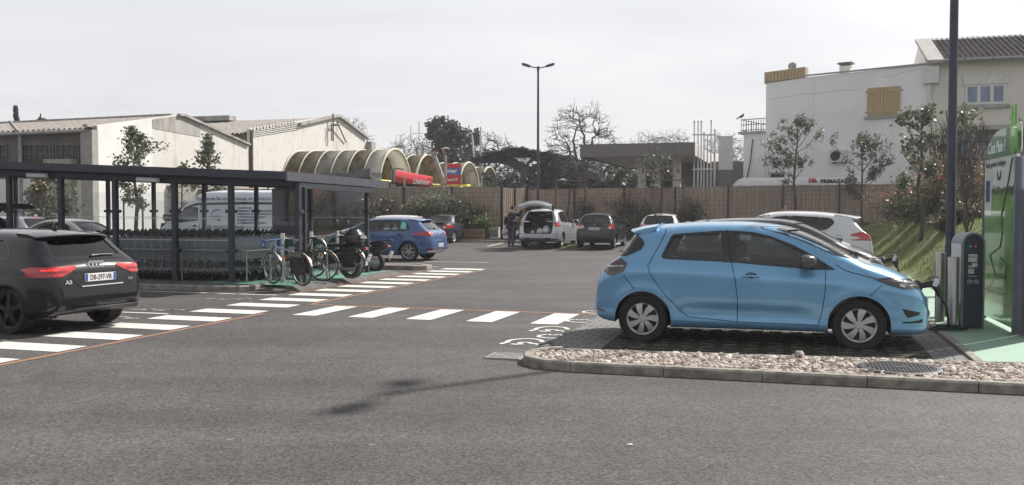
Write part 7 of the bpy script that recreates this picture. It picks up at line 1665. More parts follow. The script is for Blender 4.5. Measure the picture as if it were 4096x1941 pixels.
mb = MB(); mb.prism([(-.4, ze - .25), (.9, ze - .2), (ridge_y, zrg), (2 * ridge_y, ze)], (-.05, 0, 0), (0, 1, 0), (0, 0, 1), (.5, 0, 0)); mb.build('gable_wall', WALLC, t)
mb = MB(); mb.bar((.12, -.45, ze - .05), (.12, ridge_y, zrg + .12), .75, .16); mb.build('verge_coping', GREY_C, t)
TILE = M('roof_tile', (.045, .038, .038), rough=.9, var=.45, scale=2.2, col2=(.09, .072, .066))
mb = MB(); nr, nc = 17, 50; sl = V((0, ridge_y + .5, zrg - ze + .15)); o_ = V((.5, -.5, ze - .05))
for i in range(nr):
 for j in range(nc):
  a = o_ + sl * (i / nr) + V((j * W2_ / nc, 0, 0)); b = a + sl * (1.12 / nr); wd = W2_ / nc; up = V((0, -.4, .9)).normalized(); jit = RND.uniform(-.012, .012)
  vs = []
  for c_ in (a + up * .07, b + up * .02):
   for k in range(5): th = pi * k / 4; vs.append(c_ + V((wd / 2 - wd * .52 * cos(th) * .95, 0, 0)) + up * (.075 * sin(th) + jit))
  mb.add(vs, [(k, k + 1, k + 6, k + 5) for k in range(4)])
mb.add([o_, o_ + V((W2_, 0, 0)), o_ + sl + V((W2_, 0, 0)), o_ + sl], [(0, 1, 2, 3)]); mb.build('tiled_roof', TILE, t, smooth=50)
mb = MB(); mb.tube([(.4, -.55, ze - .05), (W2_, -.55, ze - .05)], .09, 8); mb.build('gutter', M('gutter_zinc', (.22, .225, .235), rough=.5, metal=.4), t, smooth=50)
ox = 0; x0, x1 = hx(963.5) - ox, hx(1003.5) - ox; z0, z1 = hp(963, 105).z, hp(963, 85).z; zb2 = hp(963, 76.5).z
FRM = M('frame_white', (.66, .66, .65), rough=.5, var=.04); PANE = M('pane_blue', (.16, .20, .30), rough=.06, var=.35, scale=1.2)
mb = MB(); hprism(mb, [(x0 - .1, z1), (x1 + .1, z1), (x1 + .1, zb2), (x0 - .1, zb2)], .0, -.10); mb.build('shutter_box', M('canopy_white', (0, 0, 0)), t)
mb = MB(); hprism(mb, [(x0, z0), (x1, z0), (x1, z1), (x0, z1)], .0, -.05); wf = mb.build('window', FRM, t)
for k in range(3): a = x0 + .09 + (x1 - x0 - .04) * k / 3; b = a + (x1 - x0 - .04) / 3 - .15; mb = MB(); hprism(mb, [(a, z0 + .12), (b, z0 + .12), (b, z1 - .1), (a, z1 - .1)], -.05, -.012); mb.build('pane', PANE, wf)
mb = MB(); hprism(mb, [(x0 - .2, z0 - .18), (x1 + .2, z0 - .18), (x1 + .2, z0 - .02), (x0 - .2, z0 - .02)], 0, -.16); mb.build('window_sill', GREY_C, t)
zl_ = hp(960, 131).z; mb = MB(); hprism(mb, [(.8, zl_), (W2_, zl_), (W2_, zl_ + .22), (.8, zl_ + .22)], 0, -.5); mb.build('ledge', ST2, t)
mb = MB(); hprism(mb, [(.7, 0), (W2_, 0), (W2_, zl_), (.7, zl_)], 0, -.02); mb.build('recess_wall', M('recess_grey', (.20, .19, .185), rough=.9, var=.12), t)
for a_, b_2 in ((hx(958) - ox, hx(968) - ox), (hx(972) - ox, hx(985) - ox)):
 mb = MB(); za, zb3 = hp(960, 160).z, hp(960, 141).z; hprism(mb, [(a_, za), (b_2, za), (b_2, zb3), (a_, zb3)], -.03, -.03); w_ = mb.build('window', DARKW, t); mb = MB(); hprism(mb, [(a_ + .1, za + .1), (a_ + .5, za + .1), (a_ + .5, zb3 - .1), (a_ + .1, zb3 - .1)], -.06, -.01); mb.build('pane', PANE, w_)
ac_unit(hx(943.5) - ox, -.03, hp(943, 149).z)
mb = MB(); hprism(mb, [(hx(938) - ox, hp(940, 157).z), (hx(948.5) - ox, hp(940, 157).z), (hx(948.5) - ox, hp(940, 158.5).z), (hx(938) - ox, hp(940, 158.5).z)], -.03, -.35); mb.build('shelf', FRM, t)
c = D(808, 184, 47.3); t = thing('gas_tank', 'white horizontal gas tank with black lettering behind the reed fence', 'gas tank', V((c.x, c.y, 0)), KANG); zt = D(800, 177.2, 47.3).z; r_ = .62
TANK = M('tank_white', (.70, .70, .70), rough=.45, var=.05)
mb = MB(); prof = [(0, -3.7), (.3, -3.6), (.5, -3.4), (r_, -3.1), (r_, 3.1), (.5, 3.4), (.3, 3.6), (0, 3.7)]; mb.lathe(prof, c=(-.1, 0, zt - r_), ax=(1, 0, 0), seg=28, cap=False); mb.build('vessel', TANK, t, smooth=40)
mb = MB()
for x in (-2.6, -.1, 2.4): mb.box((x, 0, (zt - 2 * r_) / 2), (.3, .8, zt - 2 * r_ + .1))
mb.build('tank_leg', GREY_C, t)
mb = MB(); mb.ell((-3.4, 0, zt - .28), (.25, .25, .2), 12, 8); mb.build('valve_cap', M('valve_blue', (.05, .12, .4), rough=.5), t)
up_ = V((0, .35, .94)).normalized(); xx = (D(820, 180, 47.3).x - c.x) * KX + (D(820, 180, 47.3).y - c.y) * KY
text('lettering', 'PRIMAGAZ', .275, (xx, -r_ * .86 - .02, zt - r_ + .34 - .03), (1, 0, 0), up_, INK, t, .01, sx=.98, bold=.012)
mb = MB()
for k, (x_, w_) in enumerate(((-.55, .05), (-.38, .07), (-.22, .05))): mb.tube([(xx + x_ + .05 * sin(j * .8 + k), -r_ * .86 - .02 + .35 * j * .075, zt - r_ + .30 + .94 * j * .075) for j in range(5)], [.01, w_, w_, w_ * .8, .01], 6)
mb.build('flame_emblem', REDP, t, smooth=50)
# ================= trees, shrubs
BARK = M('bark_grey', (.085, .072, .062), rough=.95, var=.3, scale=6, stretch=(3, 3, .6), bump=.5)
BARK_D = M('bark_dark', (.068, .060, .055), rough=.95, var=.3, scale=5)
BARK_F = M('bark_far', (.15, .135, .125), rough=.95, var=.2, scale=3)
LAUREL = leafmat('leaf_evergreen', (.07, .08, .056), (.24, .25, .18), .42, .45)
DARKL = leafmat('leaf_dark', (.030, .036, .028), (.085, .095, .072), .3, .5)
CEDAR = leafmat('leaf_cedar', (.026, .036, .034), (.07, .088, .078), .2, .6)
SHRUB = leafmat('leaf_shrub', (.058, .062, .040), (.19, .185, .125), .42, .45)
RED_LEAF = leafmat('leaf_red_tip', (.22, .075, .045), (.40, .20, .12), .3, .4)
GREENL = leafmat('leaf_fresh', (.05, .085, .018), (.17, .21, .06), .3, .45)
BUFF = leafmat('leaf_buff', (.07, .06, .03), (.22, .18, .09), .25, .5)
def rvec(r):
 while True:
  v = V((r.uniform(-1, 1), r.uniform(-1, 1), r.uniform(-1, 1)))
  if .05 < v.length < 1: return v.normalized()
def leaf(mb, p, s, r, up=.3, asp=.45):
 d = (rvec(r) + V((0, 0, up))).normalized(); n = rvec(r); w = d.cross(n)
 if w.length < .1: return
 w = w.normalized() * s * asp; d = d * s
 mb.add([p, p + d * .5 + w, p + d, p + d * .5 - w], [(0, 1, 2, 3)])
def branchy(r, p, d, ln, rad, depth, segs, tips, spread=.6, kids=(2, 4), grav=.05, wig=.18, shrink=(.62, .82), minr=.008):
 """collects tapered limbs into segs [(points, radii)] and their ends into tips"""
 pts = [V(p)]; rs = [rad]; n = 4 if depth > 1 else 3; d = V(d).normalized()
 for i in range(n):
  d = (d + rvec(r) * wig + V((0, 0, grav))).normalized(); pts.append(pts[-1] + d * (ln / n)); rs.append(max(minr, rad * (1 - .45 * (i + 1) / n)))
 segs.append((pts, rs))
 if depth <= 0: tips.append((pts[-1], d)); return
 for k in range(r.randint(*kids)):
  i = r.randint(max(1, n // 2 - (1 if depth > 2 else 0)), n); q = pts[i]; s_ = rvec(r); s_ = (s_ - d * s_.dot(d))
  if s_.length < .05: continue
  nd = (d + s_.normalized() * r.uniform(spread * .6, spread * 1.3)).normalized(); branchy(r, q, nd, ln * r.uniform(*shrink), rs[i] * r.uniform(.5, .75), depth - 1, segs, tips, spread, kids, grav, wig, shrink, minr)
 nd = (d + rvec(r) * .25).normalized(); branchy(r, pts[-1], nd, ln * r.uniform(*shrink), rs[-1] * .85, depth - 1, segs, tips, spread, kids, grav, wig, shrink, minr)
def limbs(segs, seg=5):
 mb = MB()
 for i, (pts, rs) in enumerate(segs): mb.tube(pts, rs, seg if rs[0] > .05 else 3 if rs[0] < .02 else 4, cap=False)
 return mb
def leafy_tree(name, label, base, height, width, seed, lm, n=1500, ls=.11, trunk_h=.35, group=None, cat='tree', bark=BARK, stakes=0, shape=1.0, lean=0, density=1.0, multi=1):
 r = random.Random(seed); t = thing(name, label, cat, base, r.uniform(0, 6), group); segs = []; tips = []
 th = height * trunk_h; mb = MB()
 for m_ in range(multi):
  ox = r.uniform(-.15, .15) * (multi > 1); trunk = [V((ox, 0, -.1))] + [V((ox + r.gauss(0, .04) + lean * k / 5, r.gauss(0, .04), height * .93 * k / 5)) for k in range(1, 6)]
  mb.tube(trunk, [.055 * height / 4 * (1 - .15 * k) + .006 for k in range(6)], 7)
  for k in range(int(15 * density)):
   f = trunk_h + (1 - trunk_h) * (k + r.random()) / int(15 * density); z = height * .93 * f; i = min(4, int(f * 5)); p = trunk[i].lerp(trunk[i + 1], f * 5 - i); g = f - trunk_h
   prof = sin(pi * min(1, .12 + .95 * g / (1 - trunk_h))) ** .7; an = r.uniform(0, 2 * pi); out = width / 2 * prof * r.uniform(.55, 1.1)
   d = V((cos(an), sin(an), r.uniform(.25, 1.0) * shape)); branchy(r, p, d, max(.15, out * .75), .016 * height / 4, 2, segs, tips, .7, (1, 3), .04, .2, minr=.005)
 mb2 = limbs(segs, 4); mb.add(mb2.v, mb2.f); mb.build('trunk', bark, t, smooth=60)
 cr = MB(); k = max(1, int(n / max(1, len(tips))))
 for p, d in tips:
  for _ in range(k): leaf(cr, p + rvec(r) * r.uniform(0, ls * 1.9) - d * r.uniform(0, .25), ls * r.uniform(.6, 1.25), r)
 cr.build('crown', lm, t)
 zs_ = sorted(v[2] for v in cr.v); hw = sorted(sqrt(v[0] ** 2 + v[1] ** 2) for v in cr.v)[int(len(cr.v) * .90)]
 for o in t.children: o.scale = (width / 2 / hw, width / 2 / hw, height / zs_[int(len(zs_) * .995)])
 return t
def stake_set(label, base, h=2.0, w=.9):
 t = thing('tree_stake', label, 'tree stake', base, KANG)
 for e in (-1, 1): mb = MB(); mb.cyl((e * w / 2, 0, -.1), (e * w / 2, 0, h), .04, seg=7); mb.build('stake', M('stake_wood', (.15, .10, .065), rough=.9, var=.2), t)
 mb = MB(); mb.cyl((-w / 2 - .08, 0, h - .12), (w / 2 + .08, 0, h - .12), .035, seg=7); mb.build('cross_rail', M('stake_wood', (0, 0, 0)), t)
def at(px, py, d): p = D(px, py, d); return p
def tree_at(px, d, ytop, wpx, zb=0.0):
 p = D(px, 200, d); h = D(px, ytop, d).z - zb; return V((p.x, p.y, zb)), h, wpx * d / 930
b, h, w = tree_at(136, 37.5, 127, 38, 0); leafy_tree('young_tree', 'bushy young evergreen in front of the white gable, tallest behind the shelter roof', b, h, w, 11, LAUREL, 2300, .105, .34, density=1.7)
stake_set('pair of wooden stakes with a cross rail round the tallest young tree behind the shelter', b + V((0, -.3, 0)), 2.2)
b, h, w = tree_at(208, 40, 134, 29, 0); leafy_tree('young_tree', 'narrow young evergreen in front of the joint between the two warehouses', b, h, w, 12, LAUREL, 2100, .105, .32, density=1.7)
b, h, w = tree_at(182, 38.5, 163, 26, 0); leafy_tree('young_tree', 'thin sparse young tree just showing over the shelter roof left of the van', b, h, w, 13, LAUREL, 500, .15, .35, density=.7)
b, h, w = tree_at(52, 35, 164, 46, 0); leafy_tree('young_tree', 'loose young tree seen under the shelter roof above the champagne saloon', b, h, w, 14, LAUREL, 900, .15, .32)
stake_set('pale tree stakes beside the loose young tree above the champagne saloon', b + V((-.3, -.4, 0)), 1.9, 1.4)
b, h, w = tree_at(41, 34, 181, 26, 0); leafy_tree('shrub', 'buff green shrub left of the loose young tree behind the parked saloon', b, h, w, 15, BUFF, 1500, .13, .1, cat='shrub', multi=3)
b, h, w = tree_at(68, 34.5, 192, 14, 0); leafy_tree('shrub', 'small dark shrub against the white plinth wall', b, h, w, 16, LAUREL, 600, .12, .1, cat='shrub', multi=2)
def bush(label, c, rx, rz, seed, lm, n, ls=.10, name='shrub', tipm=None, tipf=.0, cat='shrub', group=None):
 r = random.Random(seed); t = thing(name, label, cat, c, r.uniform(0, 6), group); segs = []; tips = []
 for k in range(9):
  an = r.uniform(0, 2 * pi); d = V((cos(an) * .6 * rx / rz, sin(an) * .6 * rx / rz, 1)); branchy(r, (r.uniform(-.1, .1), r.uniform(-.1, .1), -.1), d, rz * r.uniform(.42, .7), .02, 3, segs, tips, .8, (2, 3), .02, .22, minr=.006)
 limbs(segs, 4).build('stems', BARK_D, t)
 cr = MB(); tp = MB()
 lump = [(V((r.uniform(-.7, .7) * rx, r.uniform(-.7, .7) * rx, rz * r.uniform(.25, 1.5))), r.uniform(.3, .55)) for _ in range(12)]
 for i in range(n):
  if i % 2 == 0 and tips: p, d = r.choice(tips); p = p + rvec(r) * r.uniform(0, .2)
  else: c_, s_ = r.choice(lump); p = c_ + rvec(r) * s_ * r.random() ** .4 * min(rx, rz)
  if p.z < 0: p.z = abs(p.z) * .3
  m_ = tp if (tipm and p.z > rz * .9 and r.random() < tipf) else cr; leaf(m_, p, ls * r.uniform(.6, 1.3), r, .35)
 cr.build('foliage', lm, t)
 if tipm and tp.f: tp.build('red_tips', tipm, t)
 return t
bedz = .85
def bp_(px, off):
 """point in front of the fence on the raised bed at a given picture column"""
 if px < 503: p = PL(px, 200, FL1, dirL)
 else: p = PL(px, 200, FR0, dirL)
 q = p + V((KY, -KX, 0)) * off; q.z = bedz if off < 1.2 else .6; return q
for i, (px, off, rx, hh, lm, tm, tf, lab, n) in enumerate((
 (322, .7, 1.1, 2.1, SHRUB, RED_LEAF, .9, 'photinia shrub with reddish young leaves beside the advertising board', 1500),
 (352, 1.0, .9, 1.1, SHRUB, None, 0, 'low dark shrub in front of the fence right of the photinia', 900),
 (385, .9, 1.2, 1.5, SHRUB, None, 0, 'rounded dark shrub above the roof of the mid blue hatchback', 1400),
 (421, .9, .9, 1.25, SHRUB, None, 0, 'small dark shrub left of the broad glossy one', 1000),
 (444, .9, 1.55, 2.1, LAUREL, None, 0, 'broad glossy evergreen shrub, biggest along the left fence', 2600),
 (476, 1.0, 1.0, 1.35, SHRUB, None, 0, 'dark shrub at the right end of the left fence behind the planter', 1200),
 (490, 1.5, .7, .85, GREENL, None, 0, 'fresh green leafy plant at the fence corner beside the man', 700),
 (585, .8, .75, 1.5, LAUREL, None, 0, 'thin pale shrub on the fence above the silver people carrier', 420),
 (628, .9, .65, 2.0, SHRUB, RED_LEAF, .8, 'tall thin photinia with red leaves behind the charcoal hatchback', 620),
 (652, .8, .7, 1.15, LAUREL, None, 0, 'pale leaved shrub above the white hatchback', 480),
 (606, 1.6, .6, .45, SHRUB, None, 0, 'low dark ground shrub between the people carrier and the charcoal hatchback', 700),
 (640, 1.8, 1.3, .9, SHRUB, None, 0, 'low dark shrub filling the gap behind the charcoal hatchback', 1100),
 (690, .9, 1.0, 1.35, SHRUB, None, 0, 'dark rounded shrub right of the white hatchback', 1500),
 (535, 1.9, .9, .8, GREENL, None, 0, 'green leafy plant behind the open boot', 600))):
 bush(lab, bp_(px, off), rx * .82, hh / 1.6, 40 + i, lm, int(n * (1.15 if px < 500 else .65)), .10, tipm=tm, tipf=tf)
for px, lab in ((573, 'bare thin tree stakes with cross rail against the fence right of the street lamp'), (669, 'tree stakes with cross rail below the filling station canopy')):
 stake_set(lab, bp_(px, .6) - V((0, 0, .3)), 2.75, 1.55)
def sparse(label, base, h, w, seed, lm, n, ls, **kw): return leafy_tree('young_tree', label, base, h, w, seed, lm, n, ls, **kw)
b = bp_(571, .5); sparse('bare whip of a young tree between the stakes right of the street lamp', b, D(571, 160, b.y).z - b.z, .9, 60, LAUREL, 60, .1, trunk_h=.5, density=.6)
b = bp_(662, .5); sparse('sparse young tree in front of the filling station pillars', b, D(662, 147, b.y).z - b.z, 2.0, 61, LAUREL, 420, .13, trunk_h=.55)
b = bp_(795, .7); sparse('young evergreen with an upright crown left of the air conditioner on the white house', b, D(795, 116, b.y).z - b.z, 2.5, 62, LAUREL, 2500, .105, trunk_h=.34, density=1.5)
b = bp_(861, .9); sparse('broad young evergreen below the ochre shutters of the white house', b, D(861, 133, b.y).z - b.z, 2.9, 63, LAUREL, 2900, .105, trunk_h=.34, density=1.5)
b = D(921, 200, 29); b.z = bank_z(b.x, b.y); sparse('open young tree with large leaves in clusters left of the near lamp post', b, D(921, 104, 29).z - b.z, 2.3, 64, LAUREL, 800, .17, trunk_h=.38, density=.75)
def bare_tree(name, label, base, height, seed, depth=5, rad=None, spread=.55, bark=BARK_F, kids=(2, 3), trunk=.28, wig=.26, cat='tree', minr=.012, group=None, multi=0, W=None, shrink=(.66, .86), grav=.02):
 """a trunk that forks into a few main limbs and a rounded crown of fine curving twigs"""
 r = random.Random(seed); t = thing(name, label, cat, base, 0, group); segs = []; tips = []; rad = rad or height * .024
 if multi:
  for m_ in range(multi): branchy(r, (0, 0, -.2), (r.gauss(0, .24), r.gauss(0, .24), 1), height * trunk, rad, depth, segs, tips, spread, kids, .10, wig, shrink, minr)
 else:
  th = height * trunk; top = V((r.gauss(0, .03) * th, r.gauss(0, .03) * th, th)); segs.append(([V((0, 0, -.2)), V((r.gauss(0, .03) * th, 0, th * .5)), top], [rad * 1.2, rad, rad * .85])); Wc = (W or height * .5) / 2; c = V((0, 0, (th * .80 + height) / 2)); hz2 = (height - th * .80) / 2
  def shell(lo, hi):
   d = rvec(r); q = r.uniform(lo, hi) * (1 - .12 * max(0, -d.z)); return c + V((d.x * Wc, d.y * Wc, d.z * hz2)) * q
  def grow_to(p, q, r0, r1, wv, sag=.12):
   n = max(3, int((q - p).length / .5)); mid = (p + q) / 2 + V((0, 0, sag * (q - p).length)) + rvec(r) * wv * (q - p).length; pts = []
   for k in range(n + 1):
    u = k / n; e = p * (1 - u) ** 2 + mid * 2 * u * (1 - u) + q * u * u; pts.append(e + rvec(r) * wv * .25 * (q - p).length * (0 < k < n))
   segs.append((pts, [r0 + (r1 - r0) * k / n for k in range(n + 1)])); return pts
  nodes = []; a0 = r.uniform(0, 6)
  for k in range(6):
   an = a0 + k * 2.4; f = (k + .5) / 6; e = c + V((cos(an) * Wc * .62 * (1 - f * .55), sin(an) * Wc * .62 * (1 - f * .55), hz2 * (-.35 + 1.0 * f))); nodes += grow_to(top, e, rad * .6, rad * .22, .16)[1:]
  for lv, (n, lo, hi, r0, r1) in enumerate(((26, .5, .85, rad * .22, rad * .1), (110, .66, .98, rad * .11, minr), (int(depth * 75), .72, 1.04, minr * 1.1, minr * .6))):
   new = []
   for _ in range(n):
    q = shell(lo, hi); p = min(nodes, key=lambda m_: (m_ - q).length_squared + (0 if m_.z < q.z + .3 else 2)); new += grow_to(p, q, r0, r1, .2, .08 if lv < 2 else -.05)[1:]
    if lv == 2:
     for _k in range(2): d = (rvec(r) + (q - c).normalized() * .9).normalized() * r.uniform(.25, .55) * height / 10; segs.append(([q, q + d * .5 + rvec(r) * .05, q + d + V((0, 0, -.08))], [minr * .6, minr * .5, minr * .4]))
   nodes += new
 al = [p for s_ in segs for p in s_[0]]; zs_ = sorted(p.z for p in al); k = height / zs_[int(len(zs_) * .999)]; hw = sorted(abs(p.x) for p in al)[int(len(al) * .985)]; kx = (W / 2) / hw if W else k
 limbs([([V((p.x * kx, p.y * kx, p.z * k)) for p in s_[0]], s_[1]) for s_ in segs], 6).build('branches', bark, t, smooth=60); return t
b = D(968, 200, 24); b.z = bank_z(b.x, b.y); bare_tree('bare_tree', 'leafless many stemmed young tree right of the near lamp post', b, D(968, 103, 24).z - b.z, 71, 4, .030, .45, BARK, (1, 3), trunk=.30, wig=.14, multi=4, minr=.008, W=2.6)
for i, (px, d, yt, rx, n, lab) in enumerate(((903, 37, 186, 1.5, 3000, 'photinia bush with red tips at the foot of the white house, leftmost on the bank'), (922, 34, 176, 1.6, 3600, 'tall photinia bush left of the near lamp post'), (938, 31, 180, 1.5, 3400, 'dense olive bush close behind the near lamp post'), (963, 31, 155, 1.9, 5200, 'tallest red tipped photinia bush between the lamp post and the green charging sign'), (975, 27, 196, 1.3, 2600, 'olive bush low behind the charging post'), (950, 27, 208, 1.0, 2000, 'small rounded bush at the crest of the bank behind the lamp post'), (998, 33, 165, 1.7, 3000, 'photinia bush mostly hidden by the green charging sign'))):
 p = D(px, 200, d); p.z = bank_z(p.x, p.y) - .05; bush(lab, p, rx, (D(px, yt, d).z - p.z) / 1.6, 80 + i, SHRUB, n, .085, tipm=RED_LEAF, tipf=.5 if 'red' in lab or 'photinia' in lab else .12)
def big_evergreen(name, label, px, d, ytop, wpx, seed, lm, n, ls, zb=0):
 r = random.Random(seed); base = D(px, 200, d); base.z = zb; H = D(px, ytop, d).z - zb; W = wpx * d / 930
 t = thing(name, label, 'tree', base); segs = []; tips = []; mb = MB(); mb.tube([(0, 0, 0), (.1, 0, H * .4), (0, 0, H * .9)], [.3, .22, .05], 8)
 for k in range(26):
  f = r.uniform(.15, .95); an = r.uniform(0, 2 * pi); d_ = V((cos(an), sin(an), r.uniform(.3, 1.0))); branchy(r, (0, 0, H * f * .85), d_, W * .28 * (1.15 - f * .6), .07, 3, segs, tips, .7, (2, 3), .05, .2, minr=.02)
 m2 = limbs(segs, 4); mb.add(m2.v, m2.f); mb.build('trunk', BARK_D, t, smooth=60); cr = MB(); k = max(1, n // len(tips))
 for p, d_ in tips:
  for _ in range(k): leaf(cr, p + rvec(r) * r.random() ** .5 * W * .085, ls * r.uniform(.6, 1.3), r, .3, .5)
 ztop = max(v[2] for v in cr.v); kz = H / ztop; hw = sorted(abs(v[0]) for v in cr.v)[int(len(cr.v) * .985)]; kx = (W / 2) / hw
 for o in t.children: o.scale = (kx, kx, kz)
 o = cr.build('crown', lm, t); o.scale = (kx, kx, kz); return t
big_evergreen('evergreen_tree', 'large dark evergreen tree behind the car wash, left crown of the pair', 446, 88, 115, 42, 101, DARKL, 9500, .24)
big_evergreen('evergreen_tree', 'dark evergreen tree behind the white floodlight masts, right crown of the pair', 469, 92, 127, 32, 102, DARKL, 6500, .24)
cb_ = D(538, 200, 78); cb_.z = 0; t = thing('cedar_tree', 'dark cedar with a curved leaning trunk and flat layered foliage', 'tree', cb_); k78 = 78 / 930; r = random.Random(9)
def cp(px, py, dy=0): return V(((px - 538) * k78, dy, D(px, py, 78).z))
mb = MB(); tr_ = [V((0, 0, 0)), cp(535, 185), cp(529, 174), cp(520, 166), cp(508, 162), cp(494, 160), cp(478, 160)]; mb.tube(tr_, [.75, .62, .52, .42, .30, .2, .08], 8)
for pts in ([cp(533, 181), cp(548, 168), cp(565, 164), cp(582, 166)], [cp(530, 176), cp(538, 166), cp(552, 158), cp(566, 157)], [cp(526, 172), cp(528, 163), cp(538, 157)], [cp(520, 166), cp(514, 159), cp(505, 155)], [cp(535, 186), cp(555, 178), cp(575, 176)]): mb.tube(pts, [.28, .2, .13, .06][:len(pts)] if len(pts) == 4 else [.25, .15, .06], 6)
mb.build('trunk', BARK_D, t, smooth=60); cr = MB()
for px, py, w, hgt, n in ((500, 155, 22, 2.6, 700), (482, 160, 16, 2.2, 380), (515, 152, 20, 2.4, 650), (530, 155, 22, 2.6, 700), (545, 157, 22, 3.0, 800), (560, 160, 24, 3.0, 800), (575, 167, 20, 3.0, 700), (548, 168, 26, 3.0, 800), (563, 174, 30, 3.4, 900), (540, 180, 26, 3.4, 700), (582, 178, 22, 4, 700), (520, 183, 22, 4, 500), (500, 184, 22, 3.6, 500), (556, 186, 40, 4, 1100), (592, 186, 26, 4, 600)):
 for _ in range(n):
  a = r.uniform(0, 2 * pi); q = r.random() ** .5; c_ = cp(px, py); p = c_ + V((w / 2 * k78 * q * cos(a), w / 2 * k78 * q * sin(a) * 1.2, r.gauss(0, .14) * hgt * (1 - q * .5) * .6)); d_ = V((cos(a), sin(a), r.uniform(-.2, .3))); s_ = V((-sin(a), cos(a), r.uniform(-.3, .3))) * r.uniform(.10, .22); l = r.uniform(.35, .8); cr.add([p, p + d_ * l * .5 + s_, p + d_ * l, p + d_ * l * .5 - s_], [(0, 1, 2, 3)])
cr.build('crown', CEDAR, t)
def bt(px, d, yt, label, seed, depth=6, zb=0, **kw):
 b = D(px, 200, d); b.z = zb; return bare_tree('bare_tree', label, b, D(px, yt, d).z - zb, seed, depth, **kw)
bt(582, 74, 101, 'big leafless tree with a rounded crown left of the filling station canopy', 205, 6, spread=.75, trunk=.42, wig=.36, minr=.022, bark=BARK_D, W=5.5, kids=(2, 3), rad=.27)
bt(489, 82, 131, 'leafless tree with bowed limbs right of the floodlight masts', 207, 6, spread=.85, trunk=.4, minr=.022, wig=.38, bark=BARK_D, W=5.2, grav=-.03, rad=.26)
bt(410, 100, 133, 'pale leafless tree behind the first wash bay, next to the antenna mast', 209, 6, spread=.8, trunk=.38, wig=.34, minr=.022, W=5.6)
bt(352, 92, 118, 'leafless tree top rising over the farther warehouse roof', 211, 5, spread=.7, minr=.022, W=4.6)
bt(378, 95, 148, 'low leafless tree between the warehouse and the first wash bay', 213, 6, spread=.8, minr=.022, W=5.5, trunk=.35)
bt(510, 96, 144, 'fine twigged pale leafless tree behind the bowed one', 214, 6, spread=.75, minr=.022, W=5)
g = 'row of leafless trees far behind the filling station'
base_t = [bt(px, 120, yt, lab, sd, 6, spread=.8, minr=.026, trunk=.4, wig=.36, group=g, W=w_) for px, yt, sd, w_, lab in ((618, 139, 221, 6.5, 'leafless far tree just left of the canopy roof middle'), (650, 131, 222, 7.5, 'leafless far tree rising over the middle of the canopy'))]
for i, (px, d, s_, lab) in enumerate(((635, 125, .95, 'leafless far tree between the two over the canopy'), (672, 118, 1.0, 'leafless far tree over the right end of the canopy'), (690, 126, .92, 'leafless far tree behind the white pipe frame'), (722, 121, 1.0, 'leafless far tree between the pipe frame and the white house'), (742, 128, .98, 'leafless far tree behind the terrace railing'), (604, 122, .88, 'leafless far tree left end of the row'))):
 p = D(px, 200, d); p.z = 0; dup(base_t[i % 2], p, i * 1.3 + .5, lab, g, s_)
for i, (px, d, s_, lab) in enumerate(((555, 98, .62, 'leafless tree half hidden behind the cedar'), (606, 84, .62, 'leafless scrubby tree under the canopy left end'), (628, 80, .55, 'leafless scrubby tree between the canopy pillars'), (655, 82, .55, 'leafless scrubby tree behind the middle canopy pillar'), (682, 80, .6, 'leafless scrubby tree right of the canopy pillars'), (430, 104, .8, 'leafless tree behind the dark evergreens'), (520, 100, .7, 'leafless tree showing through the cedar'), (345, 99, .72, 'leafless tree behind the warehouse gable end'))):
 p = D(px, 200, d); p.z = 0; dup(base_t[i % 2], p, i * 2.1 + .2, lab, None, s_)
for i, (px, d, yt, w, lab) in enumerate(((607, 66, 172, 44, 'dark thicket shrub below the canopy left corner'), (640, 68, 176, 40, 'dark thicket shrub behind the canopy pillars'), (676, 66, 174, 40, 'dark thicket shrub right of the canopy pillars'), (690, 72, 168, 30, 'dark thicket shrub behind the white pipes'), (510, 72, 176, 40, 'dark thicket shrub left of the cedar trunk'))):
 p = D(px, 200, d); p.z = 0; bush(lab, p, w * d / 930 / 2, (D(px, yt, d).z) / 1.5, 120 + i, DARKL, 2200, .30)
p = D(18.5, 200, 80); p.z = 0; t = thing('cypress_tree', 'narrow dark cypress rising over the left warehouse roof', 'tree', p); H = D(18, 108, 80).z; r = random.Random(3); mb = MB(); mb.tube([(0, 0, 0), (0, 0, H * .95)], [.2, .03], 6); mb.build('trunk', BARK_D, t); cr = MB()
for _ in range(2600): f = r.random(); a = r.uniform(0, 2 * pi); q = .32 * (1 - f) ** .6 + .06; leaf(cr, V((q * cos(a) * r.random() ** .4 - .1 * (f > .9), q * sin(a), H * (.1 + .9 * f))), .28, r, 2.0, .3)
cr.build('crown', DARKL, t)
big_evergreen('evergreen_tree', 'dark spreading treetop over the left warehouse roof beside the cypress', 42, 82, 117, 26, 131, DARKL, 3500, .28)
p = D(420, 200, 125); p.z = 0; t = thing('antenna_mast', 'thin lattice antenna mast behind the car wash', 'mast', p); H = D(420, 121, 125).z; MST = M('mast_grey', (.20, .20, .21), rough=.7, var=0); mb = MB()
for e in (-.35, .35): mb.tube([(e, 0, 0), (e, 0, H * .80)], .06, 4)
for k in range(14): z = H * .80 * k / 14; mb.bar((-.35, 0, z), (.35, 0, z + H * .8 / 14), .05); mb.bar((.35, 0, z), (-.35, 0, z + H * .8 / 14), .05)
mb.build('lattice', MST, t); mb = MB(); mb.tube([(-.1, 0, H * .8), (-.1, 0, H)], .05, 4); mb.bar((-1.2, 0, H * .88), (1.1, 0, H * .88), .05)
for x, z0, z1 in ((-1.2, .84, .95), (1.1, .84, .95), (2.0, .79, .80)): mb.tube([(x, 0, H * z0), (x, 0, H * z1)], .045, 4)
mb.bar((0, 0, H * .79), (2.4, 0, H * .79), .06); mb.build('aerials', MST, t)
